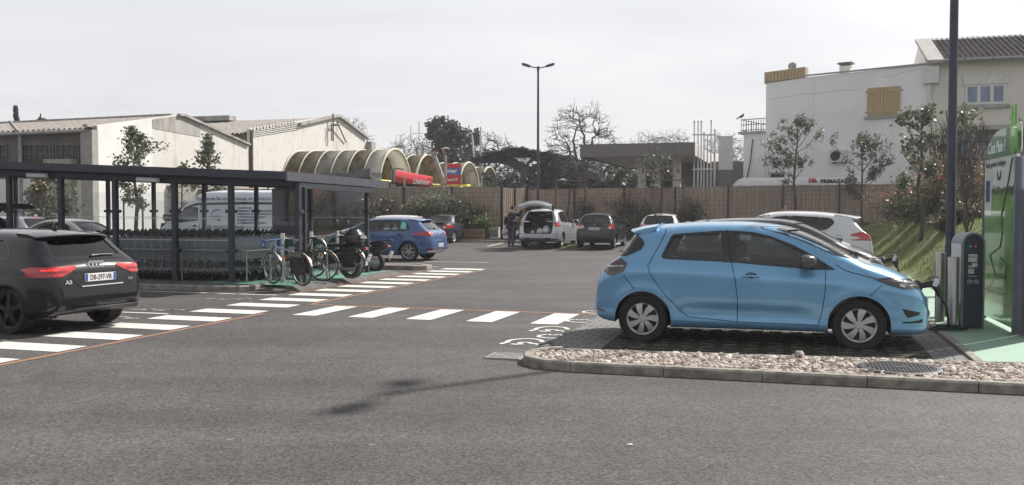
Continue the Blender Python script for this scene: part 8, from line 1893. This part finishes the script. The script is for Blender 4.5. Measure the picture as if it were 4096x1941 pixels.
# ================= charging station, lamps, people
LAMPM = M('lamp_post_steel', (.050, .055, .078), rough=.45, metal=.3, var=.08)
ENDG = M('charger_green', (.04, .24, .045), rough=.45, var=.1)
def lamp(label, base, h, arm, rz, r0, r1, tilt):
 t = thing('street_lamp', label, 'street lamp', base, rz); mb = MB(); mb.tube([(0, 0, -.1), (0, 0, 1.1), (0, 0, 1.15), (0, 0, h)], [r0, r0, r0 * .92, r1], 14); mb.build('post', LAMPM, t, smooth=40)
 mb = MB(); mb.box((0, 0, .01), (.34, .34, .02)); mb.lathe([(r1 * 1.3, h - .18), (r1 * 1.3, h + .02), (0, h + .04)], seg=12); mb.build('base_plate', LAMPM, t)
 mb = MB(); mb.prism([(-.06, 0), (.06, 0), (.06, .35), (-.06, .35)], (-r0 - .004, 0, .45), (0, 1, 0), (0, 0, 1), (-.006, 0, 0)); mb.build('access_door', LAMPM, t)
 for e in (-1, 1):
  p = V((0, 0, h - .05)); q = V((e * .22, 0, h - .02)); s_ = V((e * arm, 0, h + tilt)); mb = MB(); mb.tube([p, q, q.lerp(s_, .35)], .028, 8); mb.build('arm', LAMPM, t, smooth=50)
  mb = MB(); d = (s_ - q).normalized(); vs = []
  for f, w, hh in ((.25, .05, .03), (.35, .12, .05), (.7, .155, .06), (.95, .13, .045), (1.0, .08, .03)):
   c = q.lerp(s_, f)
   for y, z in ((-w, -hh), (w, -hh), (w * .8, hh), (-w * .8, hh)): vs.append((c.x, y, c.z + z))
  mb.add(vs, [(4 * i + k, 4 * i + (k + 1) % 4, 4 * i + 4 + (k + 1) % 4, 4 * i + 4 + k) for i in range(4) for k in range(4)] + [(3, 2, 1, 0), (16, 17, 18, 19)]); hd_ = mb.build('lamp_head', LAMPM, t, smooth=30)
  mb = MB(); a, b = q.lerp(s_, .42), q.lerp(s_, .92); mb.prism([(-.10, 0), (.10, 0), (.10, (b - a).length), (-.10, (b - a).length)], a + V((0, 0, -.062)), (0, 1, 0), d, V((0, 0, -.006))); mb.build('lens', M('lamp_diffuser', (.75, .76, .78)), hd_)
 return t
fl = D(538, 205, 47.2); fl.z = .55
lamp('tall slim twin headed street lamp in front of the fence corner', fl, D(538, 67, 47.2).z - .55, .83, 0, .085, .05, .16)
nb = D(951, 205, 14.75); nb.z = .012
lamp('thick dark lamp post rising out of the picture behind the charging bollards', nb, 9.0, .80, AANG, .078, .055, .12)
BRUS2 = M('bollard_steel', (.36, .35, .33), rough=.3, metal=.85, var=.10, scale=5, stretch=(9, 9, .3))
def bollard(label, base, h=1.03, r=.057):
 t = thing('bollard', label, 'bollard', base); mb = MB(); mb.lathe([(r, 0), (r, h - .012), (r - .008, h), (0, h)], seg=28); mb.build('tube', BRUS2, t, smooth=35); mb = MB(); mb.lathe([(.11, -.004), (.11, .008), (r + .001, .008)], seg=24, cap=False); mb.build('foot_ring', BRUS2, t)
b1, b2 = G(952.5, 329.2, .012), G(939.5, 321.3, .012)
bollard('brushed steel bollard nearest the charging post', b1, 1.02, .076); bollard('brushed steel bollard standing farther back beside the nose of the blue hatchback', b2, 1.04, .070)
cpz = G(972, 328.6, .012); t = thing('charging_post', 'dark round topped charging post with white and green sides', 'charging post', cpz, -.06); w, dpt, h = .32, .36, 1.36; r_ = w / 2
CHD = M('charger_dark', (.038, .041, .056), rough=.35, var=.1); CHG = M('charger_trim', (.20, .235, .25), rough=.4, metal=.3, var=.08); CHW = M('charger_white', (.66, .66, .66), rough=.4, var=.04)
arch = lambda rr, zb=0.0: [(-rr, zb), (rr, zb)] + [(rr * cos(pi * k / 12), h - r_ + rr * sin(pi * k / 12)) for k in range(13)]
mb = MB(); mb.prism(arch(r_ - .022), (0, -.006, 0), (1, 0, 0), (0, 0, 1), (0, dpt - .02, 0)); mb.build('front_panel', CHD, t)
mb = MB(); o_, i_ = arch(r_)[2:], arch(r_ - .026)[2:]; n = len(o_); vs = [(x, y, z) for y in (-.016, dpt) for x, z in o_ + i_]; m2 = 2 * n
mb.add(vs, [(k, k + 1, n + k + 1, n + k) for k in range(n - 1)] + [(m2 + k + 1, m2 + k, m2 + n + k, m2 + n + k + 1) for k in range(n - 1)] + [(k + 1, k, m2 + k, m2 + k + 1) for k in range(n - 1)] + [(n + k, n + k + 1, m2 + n + k + 1, m2 + n + k) for k in range(n - 1)]); mb.build('arched_hood', CHG, t, smooth=35)
for e in (-1, 1):
 mb = MB(); mb.box((e * (r_ - .013), -.004, (h - r_) / 2), (.024, .022, h - r_)); mb.build('edge_trim', CHG, t)
 mb = MB(); mb.box((e * (r_ - .004), dpt / 2 + .01, .36 + (h - r_ - .36) / 2), (.008, dpt - .03, h - r_ - .36)); sp_ = mb.build('side_panel', CHW, t)
 mb = MB(); mb.box((e * (r_ - .004), dpt / 2 + .01, .18), (.008, dpt - .03, .36)); mb.build('green_side_panel', ENDG, t)
for x, m in ((-.045, M('led_blue', (.03, .25, .5), var=0, emit=.3)), (.03, M('led_red', (.5, .05, .05), var=0, emit=.3))): mb = MB(); mb.lathe([(.014, 0), (.012, .006), (0, .006)], c=(x, -.007, 1.165), ax=(0, -1, 0), seg=14); mb.build('indicator', m, t)
mb = MB(); STK = M('sticker_white', (.5, .5, .5), rough=.5, var=.35, scale=60)
for z0, z1, x0, x1 in ((1.02, 1.055, -.07, .055), (.945, 1.01, -.07, .055), (.87, .93, -.02, .055), (.865, .895, -.07, -.02), (.78, .85, -.07, .01)): mb.box(((x0 + x1) / 2, -.008, (z0 + z1) / 2), (x1 - x0, .003, z1 - z0))
mb.build('instruction_stickers', STK, t); text('charger_lettering', 'Schneider', .032, (-.07, -.008, .735), (1, 0, 0), (0, 0, 1), STK, t, .001)
mb = MB()
for x in (-.045, .045): mb.tube([(x + .034 * cos(a), -.008, .665 + .026 * sin(a)) for a in [2 * pi * k / 20 for k in range(20)]], .004, 5, closed=True); mb.box((x, -.008, .67), (.022, .003, .016))
mb.build('socket_symbol', STK, t)
for e in (-1,):
 mb = MB(); mb.box((e * (r_ + .006), .16, .75), (.02, .10, .12)); mb.box((e * (r_ + .006), .16, .60), (.02, .10, .12)); mb.build('socket_flap', CHD, t, bevel=.006)
PLG = M('plug_grey', (.10, .11, .12), rough=.5, var=.1); pt = PORT
ch = thing('charging_plug', 'grey and white charging plug sticking out of the nose of the blue hatchback', 'charging plug', pt, zoe.rotation_euler.z)
mb = MB(); mb.tube([(.0, 0, -.04), (.07, 0, -.02), (.13, 0, -.01)], [.034, .042, .04], 12); mb.tube([(.11, 0, .0), (.16, 0, -.04), (.19, 0, -.11), (.205, 0, -.17)], [.044, .046, .036, .028], 12); mb.build('plug_body', BLACKP, ch, smooth=50)
mb = MB(); mb.prism(rrect(-.028, -.05, .028, .05, .012), (.155, -.046, .01), (1, 0, -.35), (.35, 0, 1), (0, -.008, 0)); mb.prism(rrect(-.03, -.04, .03, .04, .012), (.15, -.035, .045), (1, 0, -.4), (0, 1, 0), (.02, 0, .05)) if False else None; mb.build('plug_grip', M('plug_white', (.6, .6, .62), rough=.4, var=.05), ch)
mb = MB(); mb.tube([(.06, 0, .04), (.12, 0, .075), (.17, 0, .07), (.215, 0, .02), (.225, 0, -.08), (.205, 0, -.16)], .011, 8); mb.build('plug_handle', PLG, ch, smooth=50)
zh3 = V((cos(zoe.rotation_euler.z), sin(zoe.rotation_euler.z), 0)); p0 = pt + zh3 * .205 + V((0, 0, -.16)); g0 = KA(4.08, 4.72, .03); side = V((zh3.y, -zh3.x, 0))
pts = [p0, p0 + zh3 * .06 + V((0, 0, -.10)), p0.lerp(g0, .35) + V((.05, 0, .0)), p0.lerp(g0, .75) + V((.02, 0, -.02)), g0]
for k in range(34): a = k * .42; rr = .19 - .0025 * k; pts.append(KA(4.05, 4.62, .03 + .0016 * k) + V((rr * 1.5 * cos(a + 1.2), rr * .62 * sin(a + 1.2), 0)))
pts += [KA(4.3, 4.8, .03), cpz + V((-.15, .0, .02)), cpz + V((-.24, .16, .25)), cpz + V((-.20, .17, .58)), cpz + V((-.165, .17, .60))]
sm = []
for i in range(len(pts) - 1):
 a, b, c, d = pts[max(0, i - 1)], pts[i], pts[i + 1], pts[min(len(pts) - 1, i + 2)]
 for k in range(4): u = k / 4; sm.append(.5 * ((2 * b) + (c - a) * u + (2 * a - 5 * b + 4 * c - d) * u * u + (3 * b - a - 3 * c + d) * u ** 3))
sm.append(pts[-1]); mb = MB(); mb.tube(sm, .0135, 8); tag(mb.build('charging_cable', M('cable_black', (.012, .012, .013), rough=.5, var=.2), smooth=60), 'black charging cable coiled on the green ground between the blue car and the post', 'cable')
ch2 = dup(ch, zk.location + Matrix.Rotation(zk.rotation_euler.z, 3, 'Z') @ V((4.05 - zcar.x0, 0, .78)), zk.rotation_euler.z, 'charging plug in the nose of the black hatchback, seen over the blue bonnet')
q = ch2.location + V((.2, -.05, -.16)); mb = MB(); mb.tube([q, q + V((.08, 0, -.15)), q + V((.2, .1, -.45)), q + V((.5, .2, -.58)), q + V((1.0, .3, -.58))], .013, 6); tag(mb.build('charging_cable', M('cable_black', (0, 0, 0)), smooth=60), 'black charging cable hanging from the black hatchback', 'cable')
SG = M('sign_green_dark', (.045, .19, .075), rough=.25, var=.05, coat=.6); SL = M('sign_green_photo', (.10, .30, .05), rough=.18, scale=2.2, col2=(.27, .50, .13), coat=.8, stretch=(1, 1, 2.2)); SWH = M('sign_white', (.80, .82, .81), rough=.2, var=.03, coat=.6)
pn, pf = G(1015, 333.5, .012), G(983.7, 318.1, .012); dv = (pf - pn); ln = dv.length; ang = atan2(dv.y, dv.x)
sg = thing('charging_sign', 'tall glossy green and white charging sign panel beside the charging post', 'sign', pn, ang)      # local x runs away along the panel, its face looks to +y
zt = 2.84
def face(mb, pts, off): mb.prism(pts, (0, .02 + off, 0), (1, 0, 0), (0, 0, 1), (0, .003, 0))
mb = MB(); mb.prism([(0, .06), (ln, .06), (ln, zt - .36), (0, zt - .36)], (0, -.02, 0), (1, 0, 0), (0, 0, 1), (0, .04, 0)); mb.build('panel', SWH, sg)
mb = MB(); cx_ = ln * .40; ra = ln * .46
top = [(ln, zt - .40), (ln, zt - .26)] + [(cx_ + ra * cos(pi * k / 16) * 1.0, zt - .26 + .26 * sin(pi * k / 16) ** .8) for k in range(1, 16) if cx_ + ra * cos(pi * k / 16) < ln and cx_ + ra * cos(pi * k / 16) > .02] + [(0, zt - .26), (0, zt - .40)]
mb.prism(top, (0, -.022, 0), (1, 0, 0), (0, 0, 1), (0, .05, 0)); mb.build('green_crest', SG, sg)
mb = MB(); r = random.Random(4); hz_ = 1.95; hor = [(ln * k / 40, hz_ + .03 * sin(k * .35) + r.uniform(0, .05)) for k in range(41)]; face(mb, [(0, .065), (ln, .065)] + list(reversed(hor)), .002); mb.build('meadow_print', SL, sg)
mb = MB(); hed = [(ln * k / 40, hz_ - .05 + .02 * sin(k)) for k in range(41)]; face(mb, hed + [(x, z + .07 + r.uniform(0, .05)) for x, z in reversed(hed)], .004); mb.build('hedge_print', M('sign_hedge', (.03, .10, .035), rough=.25, var=.3, scale=12, coat=.6), sg)
fx = V((-1, 0, 0)); fu = V((0, 0, 1))
text('lettering', "C'est Plein !", .235, (ln * .88, .029, zt - .32), fx, fu, WHITE_T, sg, .002, sx=.92, bold=.005, shear=.1)
text('lettering', 'Simple, gratuit et écologique', .115, (ln * .96, .024, zt - .52), fx, fu, M('sign_ink_green', (.06, .14, .08), var=0), sg, .002, sx=.92)
mb = MB(); mb.tube([(ln * .50 + .10 * cos(a), .026, zt - .60 + .12 * sin(a)) for a in [pi + pi * k / 10 for k in range(11)]], [.006 + .012 * sin(pi * k / 10) for k in range(11)], 5); mb.build('smile_mark', M('sign_ink_green', (0, 0, 0)), sg)
mb = MB(); face(mb, [(ln * .74, 1.60), (ln * .97, 1.60), (ln * .97, 2.22), (ln * .74, 2.22)], .005); pa = mb.build('notice', SWH, sg)
mb = MB(); face(mb, [(ln * .79, 1.80), (ln * .92, 1.80), (ln * .92, 2.12), (ln * .79, 2.12)], .009); mb.build('bag_emblem', M('emblem_navy', (.03, .04, .16), var=.3, scale=18), pa)
mb = MB(); r = random.Random(6); cab = [(.10 * ln, 2.4), (.20 * ln, 2.1), (.40 * ln, 1.6), (.36 * ln, 1.35), (.42 * ln, 1.15), (.75 * ln, 1.0), (.55 * ln, .72), (.25 * ln, .72), (.2 * ln, .9), (.4 * ln, 1.0)]
mb.tube([(x, .027, z) for x, z in cab], .012, 5); mb.build('printed_cable', M('sign_cable', (.05, .12, .04), var=0), sg)
mb = MB()
for z in (.80, 1.55): mb.box((ln / 2, .0215, z), (ln, .004, .006))
mb.build('panel_joint', CHD, sg)
mb = MB(); mb.box((-.05, 0, 1.2), (.09, .10, 2.4)); mb.box((-.05, 0, .006), (.26, .30, .014)); mb.build('post', M('sign_post_grey', (.16, .17, .20), rough=.4, metal=.4, var=.08), sg, bevel=.004)
mb = MB(); mb.box((ln + .03, 0, 1.1), (.06, .08, 2.2)); mb.build('post', M('sign_post_grey', (0, 0, 0)), sg)
LG = M('plug_leaf_green', (.15, .40, .05), rough=.25, var=.06, coat=.6)
mb = MB(); q0 = ln * .02; mb.prism(rounded([(q0 - .14, zt - .06), (q0 + .20, zt + .0), (q0 + .20, zt - .26), (q0 + .04, zt - .42), (q0 - .12, zt - .32)], .06), (0, .035, 0), (1, 0, 0), (0, 0, 1), (0, .03, 0)); mb.build('plug_shape', LG, sg)
mb = MB()
for x in (q0 - .05, q0 + .11): mb.box((x, .05, zt + .12), (.035, .03, .28))
mb.build('plug_pin', LG, sg)
mb = MB(); mb.prism(rounded([(-.06, zt - .38), (q0 + .2, zt - .38), (q0 + .30, zt - .02), (q0 + .1, zt + .05), (-.06, zt + .02)], .1), (0, -.035, 0), (1, 0, 0), (0, 0, 1), (0, .012, 0)); mb.build('white_crest', SWH, sg)
s2 = thing('charging_sign', 'white topped grey charging sign cut off by the right edge of the picture', 'sign', pn + V((.03, -.14, 0)), ang)
mb = MB(); mb.box((-.25, 0, .98), (.5, .06, 1.96)); mb.build('panel', M('sign_post_grey', (0, 0, 0)), s2); mb = MB(); mb.prism([(-.5, 1.96), (0, 1.96), (.0, 2.35), (-.1, 2.55), (-.3, 2.62), (-.5, 2.4)], (0, -.03, 0), (1, 0, 0), (0, 0, 1), (0, .06, 0)); mb.build('white_crest', SWH, s2); mb = MB(); mb.box((-.1, 0, 2.72), (.05, .03, .5)); mb.build('plug_pin', SWH, s2)
SKIN = M('skin', (.42, .26, .19), rough=.55, var=.05); JACK = M('jacket_navy', (.012, .014, .024), rough=.85, var=.3, scale=14, bump=.5, bscale=12); JEAN = M('jeans_blue', (.055, .075, .115), rough=.9, var=.25, scale=10, bump=.4, bscale=20); HAIR = M('hair_dark', (.012, .010, .009), rough=.7, var=.2); SHOE = M('shoe_dark', (.015, .016, .022), rough=.6)
def skinned(name, verts, edges, radii, m, parent, root=0, sub=2):
 me = bpy.data.meshes.new(name); me.from_pydata(verts, edges, []); o = link('tmp', me)
 sk = o.modifiers.new('s', 'SKIN'); sk.use_smooth_shade = True; sk.branch_smoothing = .6
 lay = me.skin_vertices[0].data
 for i, r_ in enumerate(radii): lay[i].radius = r_ if hasattr(r_, '__len__') else (r_, r_)
 lay[root].use_root = True
 sd = o.modifiers.new('d', 'SUBSURF'); sd.levels = sub; sd.render_levels = sub
 out = bpy.data.meshes.new_from_object(o.evaluated_get(bpy.context.evaluated_depsgraph_get())); bpy.data.objects.remove(o); out.name = name; out.materials.clear(); out.materials.append(m)
 out.polygons.foreach_set('use_smooth', [True] * len(out.polygons)); return link(name, out, parent)
def person(label, base, rz, ra, la, lean=.06, h=1.80, jacket=JACK, jeans=JEAN, cap=None):
 """faces +x; ra / la: shoulder-elbow-wrist points for right (-y) and left (+y) arm"""
 t = thing('person', label, 'person', base, rz); k = h / 1.80
 S = lambda *p: V(p) * k
 b = [S(0, 0, .95), S(.01, 0, 1.12), S(.03, 0, 1.30), S(.05, 0, 1.45), S(.075, 0, 1.54), S(.10, 0, 1.62), S(.11, 0, 1.70)]
 vs = list(b); rd = [(.155 * k, .12 * k), (.145 * k, .11 * k), (.165 * k, .12 * k), (.15 * k, .10 * k), (.058 * k, .06 * k), (.075 * k, .085 * k), (.07 * k, .09 * k)]; ed = [(0, 1), (1, 2), (2, 3), (3, 4), (4, 5), (5, 6)]
 for sg, arm in ((-1, ra), (1, la)):
  i = len(vs); vs += [S(.04, sg * .17, 1.44)] + [S(*p) for p in arm]; rd += [.062 * k, .047 * k, .033 * k]; ed += [(3, i), (i, i + 1), (i + 1, i + 2)]
  j = len(vs); vs += [S(.01, sg * .10, .88), S(.03, sg * .11, .50), S(-.02, sg * .12, .10), S(.10, sg * .13, .045)]; rd += [.088 * k, .062 * k, .042 * k, .036 * k]; ed += [(0, j), (j, j + 1), (j + 1, j + 2), (j + 2, j + 3)]
 skinned('body', vs, ed, rd, SKIN, t)
 jv = b[:4] + [S(.06, 0, 1.50)]; jr = [(.20 * k, .155 * k), (.185 * k, .145 * k), (.205 * k, .155 * k), (.185 * k, .13 * k), (.09 * k, .085 * k)]; je = [(0, 1), (1, 2), (2, 3), (3, 4)]; hem = len(jv); jv.append(S(-.01, 0, .82)); jr.append((.20 * k, .16 * k)); je.append((0, hem))
 for sg, arm in ((-1, ra), (1, la)):
  i = len(jv); e_, w_ = S(*arm[0]), S(*arm[1]); jv += [S(.04, sg * .185, 1.44), e_, e_.lerp(w_, .92)]; jr += [.088 * k, .072 * k, .056 * k]; je += [(3, i), (i, i + 1), (i + 1, i + 2)]
 skinned('jacket', jv, je, jr, jacket, t)
 tv = [S(0, 0, .92)]; tr_ = [(.165 * k, .125 * k)]; te = []
 for sg in (-1, 1): j = len(tv); tv += [S(.01, sg * .10, .84), S(.03, sg * .115, .50), S(-.02, sg * .125, .10)]; tr_ += [.105 * k, .082 * k, .066 * k]; te += [(0, j), (j, j + 1), (j + 1, j + 2)]
 skinned('trousers', tv, te, tr_, jeans, t)
 for sg in (-1, 1):
  mb = MB(); mb.ell(S(.05, sg * .13, .05), (.14 * k, .05 * k, .055 * k), 14, 8); mb.v = [(x, y, max(.0, z)) for x, y, z in mb.v]; mb.build('shoe', SHOE, t, smooth=60); mb = MB(); mb.box(S(.05, sg * .13, .012), (.27 * k, .095 * k, .022)); mb.build('shoe_sole', WHITE_T, t)
 hc = S(.11, 0, 1.685); mb = MB(); mb.ell(hc, (.098 * k, .078 * k, .118 * k), 18, 12); mb.v = [(x + (.012 if z < hc.z - .04 and x > hc.x else 0), y * (1 - .22 * max(0, (hc.z - z) / .12)), z) for x, y, z in mb.v]; hd_ = mb.build('head', SKIN, t, smooth=60)
 mb = MB(); mb.prism([(-.012, -.02), (.012, -.02), (.006, .03), (-.006, .03)], hc + S(.088, 0, -.015), (0, 1, 0), (0, 0, 1), S(.022, 0, -.01)); mb.build('nose', SKIN, hd_)
 for e in (-1, 1):
  mb = MB(); mb.ell(hc + S(-.005, e * .079, -.005), (.022 * k, .012 * k, .034 * k), 10, 6); mb.build('ear', SKIN, hd_, smooth=60); mb = MB(); mb.ell(hc + S(.088, e * .032, .012), (.01, .014, .008), 8, 6); mb.build('eye', INK, hd_)
 mb = MB(); mb.box(hc + S(.088, 0, -.055), (.012, .045, .008)); mb.build('mouth', M('lip', (.3, .12, .1), var=0), hd_)
 mb = MB(); mb.ell(hc + S(-.012, 0, .018), (.102 * k, .086 * k, .112 * k), 18, 12); mb.v = [(x, y, max(z, hc.z - .035 + max(0, x - hc.x + .01) * 1.1)) for x, y, z in mb.v]; mb.build('cap' if cap else 'hair', cap or HAIR, t, smooth=60)
 if cap: mb = MB(); mb.ell(hc + S(.10, 0, .062), (.075, .065, .012), 14, 6); mb.build('cap_peak', cap, t, smooth=60)
 for sg, arm in ((-1, ra), (1, la)):
  w_ = S(*arm[1]); e_ = S(*arm[0]); d = (w_ - e_).normalized(); s_, u_ = basis(d); hv = [w_ - d * .01, w_ + d * .05, w_ + d * .085]; hr = [(.024, .030), (.020, .040), (.017, .040)]; he = [(0, 1), (1, 2)]
  for f in range(4): i = len(hv); o_ = s_ * (.026 - .0175 * f); L_ = (.036, .042, .040, .031)[f]; hv += [w_ + d * .09 + o_, w_ + d * (.09 + L_) + o_ + u_ * -.012, w_ + d * (.09 + L_ * 1.5) + o_ + u_ * -.035]; hr += [.0095, .0085, .0075]; he += [(2, i), (i, i + 1), (i + 1, i + 2)]
  i = len(hv); hv += [w_ + d * .04 + s_ * .04, w_ + d * .075 + s_ * .052 - u_ * .02]; hr += [.010, .009]; he += [(1, i), (i, i + 1)]
  skinned('hand', hv, he, hr, SKIN, t, 1, 1)
 return t
pb = G(511, 248.6, .02); pb.z = gz(pb.x, pb.y)
man = person('man in dark padded jacket and jeans reaching to the raised tailgate, bag in hand', pb, AANG - .55, [(.18, -.30, 1.40), (.34, -.36, 1.62)], [(-.06, .30, 1.16), (-.02, .33, .93)], h=1.83, cap=M('cap_black', (.012, .012, .014), rough=.8))
mb = MB(); c = V((.06, 0, 1.56)); mb.tube([c + V((.09 * cos(a), .12 * sin(a), -.03 + .02 * cos(a))) for a in [2 * pi * k / 18 for k in range(18)]], [.042 + .01 * sin(k * 2.3) for k in range(18)], 8, closed=True); mb.build('fur_collar', M('collar_grey', (.16, .155, .15), rough=.95, var=.6, scale=26), man, smooth=60)
mw_ = Matrix.Translation(man.location) @ Matrix.Rotation(man.rotation_euler.z, 4, 'Z')
bag('carrier_bag', 'pinkish white carrier bag hanging from the hand of the man at the boot', 'bag', mw_ @ V((-.02, .34, .50)), (.30, .24, .34), M('bag_pink', (.55, .42, .40), rough=.45, var=.4, scale=10), .3)
p2 = D(782.5, 208, 33.0); p2.z = 0
person('person with dark hair behind the white off-roader, only the head showing', p2, -pi / 2 + .3, [(.0, -.26, 1.16), (.10, -.24, .95)], [(.0, .26, 1.16), (.10, .24, .95)], h=1.84)
# ================= sky, sun, camera
w = bpy.data.worlds.new('World'); SC.world = w; w.use_nodes = True
nt = w.node_tree; N = nt.nodes; L = nt.links; bg = N['Background']
SUN_AZ = V((.79, .61, 0)).normalized(); SUN_EL = radians(41.3)
sky = N.new('ShaderNodeTexSky'); sky.sky_type = 'NISHITA'; sky.sun_disc = False; sky.sun_elevation = SUN_EL; sky.sun_rotation = atan2(SUN_AZ.x, SUN_AZ.y); sky.dust_density = 3
tc = N.new('ShaderNodeTexCoord'); sp = N.new('ShaderNodeSeparateXYZ'); L.new(tc.outputs['Generated'], sp.inputs[0])
mx = N.new('ShaderNodeMath'); mx.operation = 'ADD'; mx.inputs[1].default_value = .11; mx.use_clamp = False; L.new(sp.outputs['Z'], mx.inputs[0])
dx = N.new('ShaderNodeMath'); dx.operation = 'DIVIDE'; L.new(sp.outputs['X'], dx.inputs[0]); L.new(mx.outputs[0], dx.inputs[1])
dy = N.new('ShaderNodeMath'); dy.operation = 'DIVIDE'; L.new(sp.outputs['Y'], dy.inputs[0]); L.new(mx.outputs[0], dy.inputs[1])
cb = N.new('ShaderNodeCombineXYZ'); L.new(dx.outputs[0], cb.inputs[0]); L.new(dy.outputs[0], cb.inputs[1])
mp = N.new('ShaderNodeMapping'); mp.inputs['Scale'].default_value = (.55, .95, 1); mp.inputs['Rotation'].default_value = (0, 0, .5); L.new(cb.outputs[0], mp.inputs[0])
no = N.new('ShaderNodeTexNoise'); no.inputs['Scale'].default_value = 1.1; no.inputs['Detail'].default_value = 7; no.inputs['Roughness'].default_value = .52; no.inputs['Distortion'].default_value = .6; L.new(mp.outputs[0], no.inputs[0])
cr = N.new('ShaderNodeValToRGB'); e = cr.color_ramp.elements; e[0].position = .30; e[0].color = (5.75, 5.8, 6.05, 1); e[1].position = .70; e[1].color = (6.95, 6.92, 7.0, 1); L.new(no.outputs['Fac'], cr.inputs[0])
vm = N.new('ShaderNodeVectorMath'); vm.operation = 'DOT_PRODUCT'; L.new(tc.outputs['Generated'], vm.inputs[0]); vm.inputs[1].default_value = (SUN_AZ.x * cos(SUN_EL), SUN_AZ.y * cos(SUN_EL), sin(SUN_EL))
mr = N.new('ShaderNodeMapRange'); mr.inputs['From Min'].default_value = .70; mr.inputs['From Max'].default_value = 1; mr.inputs['To Min'].default_value = 1; mr.inputs['To Max'].default_value = 1.5; L.new(vm.outputs['Value'], mr.inputs['Value'])
mz = N.new('ShaderNodeMapRange'); mz.inputs['From Min'].default_value = .24; mz.inputs['From Max'].default_value = .75; mz.inputs['To Min'].default_value = 1; mz.inputs['To Max'].default_value = .50; L.new(sp.outputs['Z'], mz.inputs['Value'])
lowb = N.new('ShaderNodeMapRange'); lowb.inputs['From Min'].default_value = .03; lowb.inputs['From Max'].default_value = .33; lowb.inputs['To Min'].default_value = .55; lowb.inputs['To Max'].default_value = 1.05; L.new(sp.outputs['Z'], lowb.inputs['Value'])  # sky dimmed low behind and beside the camera, standing in for unseen buildings
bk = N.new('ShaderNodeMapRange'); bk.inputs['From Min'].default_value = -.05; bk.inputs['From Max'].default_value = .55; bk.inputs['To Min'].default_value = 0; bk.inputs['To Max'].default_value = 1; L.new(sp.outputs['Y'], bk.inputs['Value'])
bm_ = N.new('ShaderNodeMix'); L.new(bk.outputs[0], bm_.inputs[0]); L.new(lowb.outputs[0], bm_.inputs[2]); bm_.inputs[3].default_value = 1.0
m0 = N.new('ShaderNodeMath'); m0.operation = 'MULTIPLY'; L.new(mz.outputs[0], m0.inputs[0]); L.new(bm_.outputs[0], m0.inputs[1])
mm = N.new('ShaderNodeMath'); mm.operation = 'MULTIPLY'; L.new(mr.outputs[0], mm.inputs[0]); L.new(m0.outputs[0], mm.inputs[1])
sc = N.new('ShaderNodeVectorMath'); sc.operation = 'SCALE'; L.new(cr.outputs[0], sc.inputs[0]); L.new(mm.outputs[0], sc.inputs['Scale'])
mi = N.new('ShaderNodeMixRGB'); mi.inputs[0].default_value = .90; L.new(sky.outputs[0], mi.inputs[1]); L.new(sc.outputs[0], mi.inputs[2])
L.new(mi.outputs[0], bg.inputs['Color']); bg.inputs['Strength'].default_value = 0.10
mb = MB(); mb.box((0, 235, 9.5), (1020, 580, 21.2)); hz = mb.build('haze', [], None); tag(hz, kind='stuff')  # thin scattering volume added to lift distant darks, in place of lens flare
hm = bpy.data.materials.new('veil_haze'); hm.use_nodes = True; hn = hm.node_tree.nodes; hn.remove(hn['Principled BSDF']); pv = hn.new('ShaderNodeVolumePrincipled'); pv.inputs['Density'].default_value = .0007; pv.inputs['Color'].default_value = (.93, .94, 1, 1); pv.inputs['Anisotropy'].default_value = .3
hm.node_tree.links.new(pv.outputs[0], hn['Material Output'].inputs['Volume']); hz.data.materials.append(hm)
ld = bpy.data.lights.new('sun', 'SUN'); ld.energy = 5.0; ld.angle = radians(.9); ld.color = (1.0, .955, .89)
lo = bpy.data.objects.new('sun', ld); COL.objects.link(lo); lo.rotation_euler = V((SUN_AZ.x * cos(SUN_EL), SUN_AZ.y * cos(SUN_EL), sin(SUN_EL))).to_track_quat('Z', 'Y').to_euler()
cd = bpy.data.cameras.new('camera'); co_ = bpy.data.objects.new('camera', cd); COL.objects.link(co_)
cd.sensor_width = 36; cd.lens = 36 * FPX / 1024; cd.clip_end = 3000; cd.clip_start = .05
co_.location = CAM; co_.rotation_euler = (pi / 2 - TH, 0, 0); SC.camera = co_
SC.view_settings.view_transform = 'Standard'; SC.view_settings.look = 'None'; SC.view_settings.exposure = 0.45; SC.view_settings.gamma = 1
SC.cycles.transparent_max_bounces = 24; SC.cycles.max_bounces = 8; SC.cycles.use_denoising = True
bpy.context.view_layer.update()
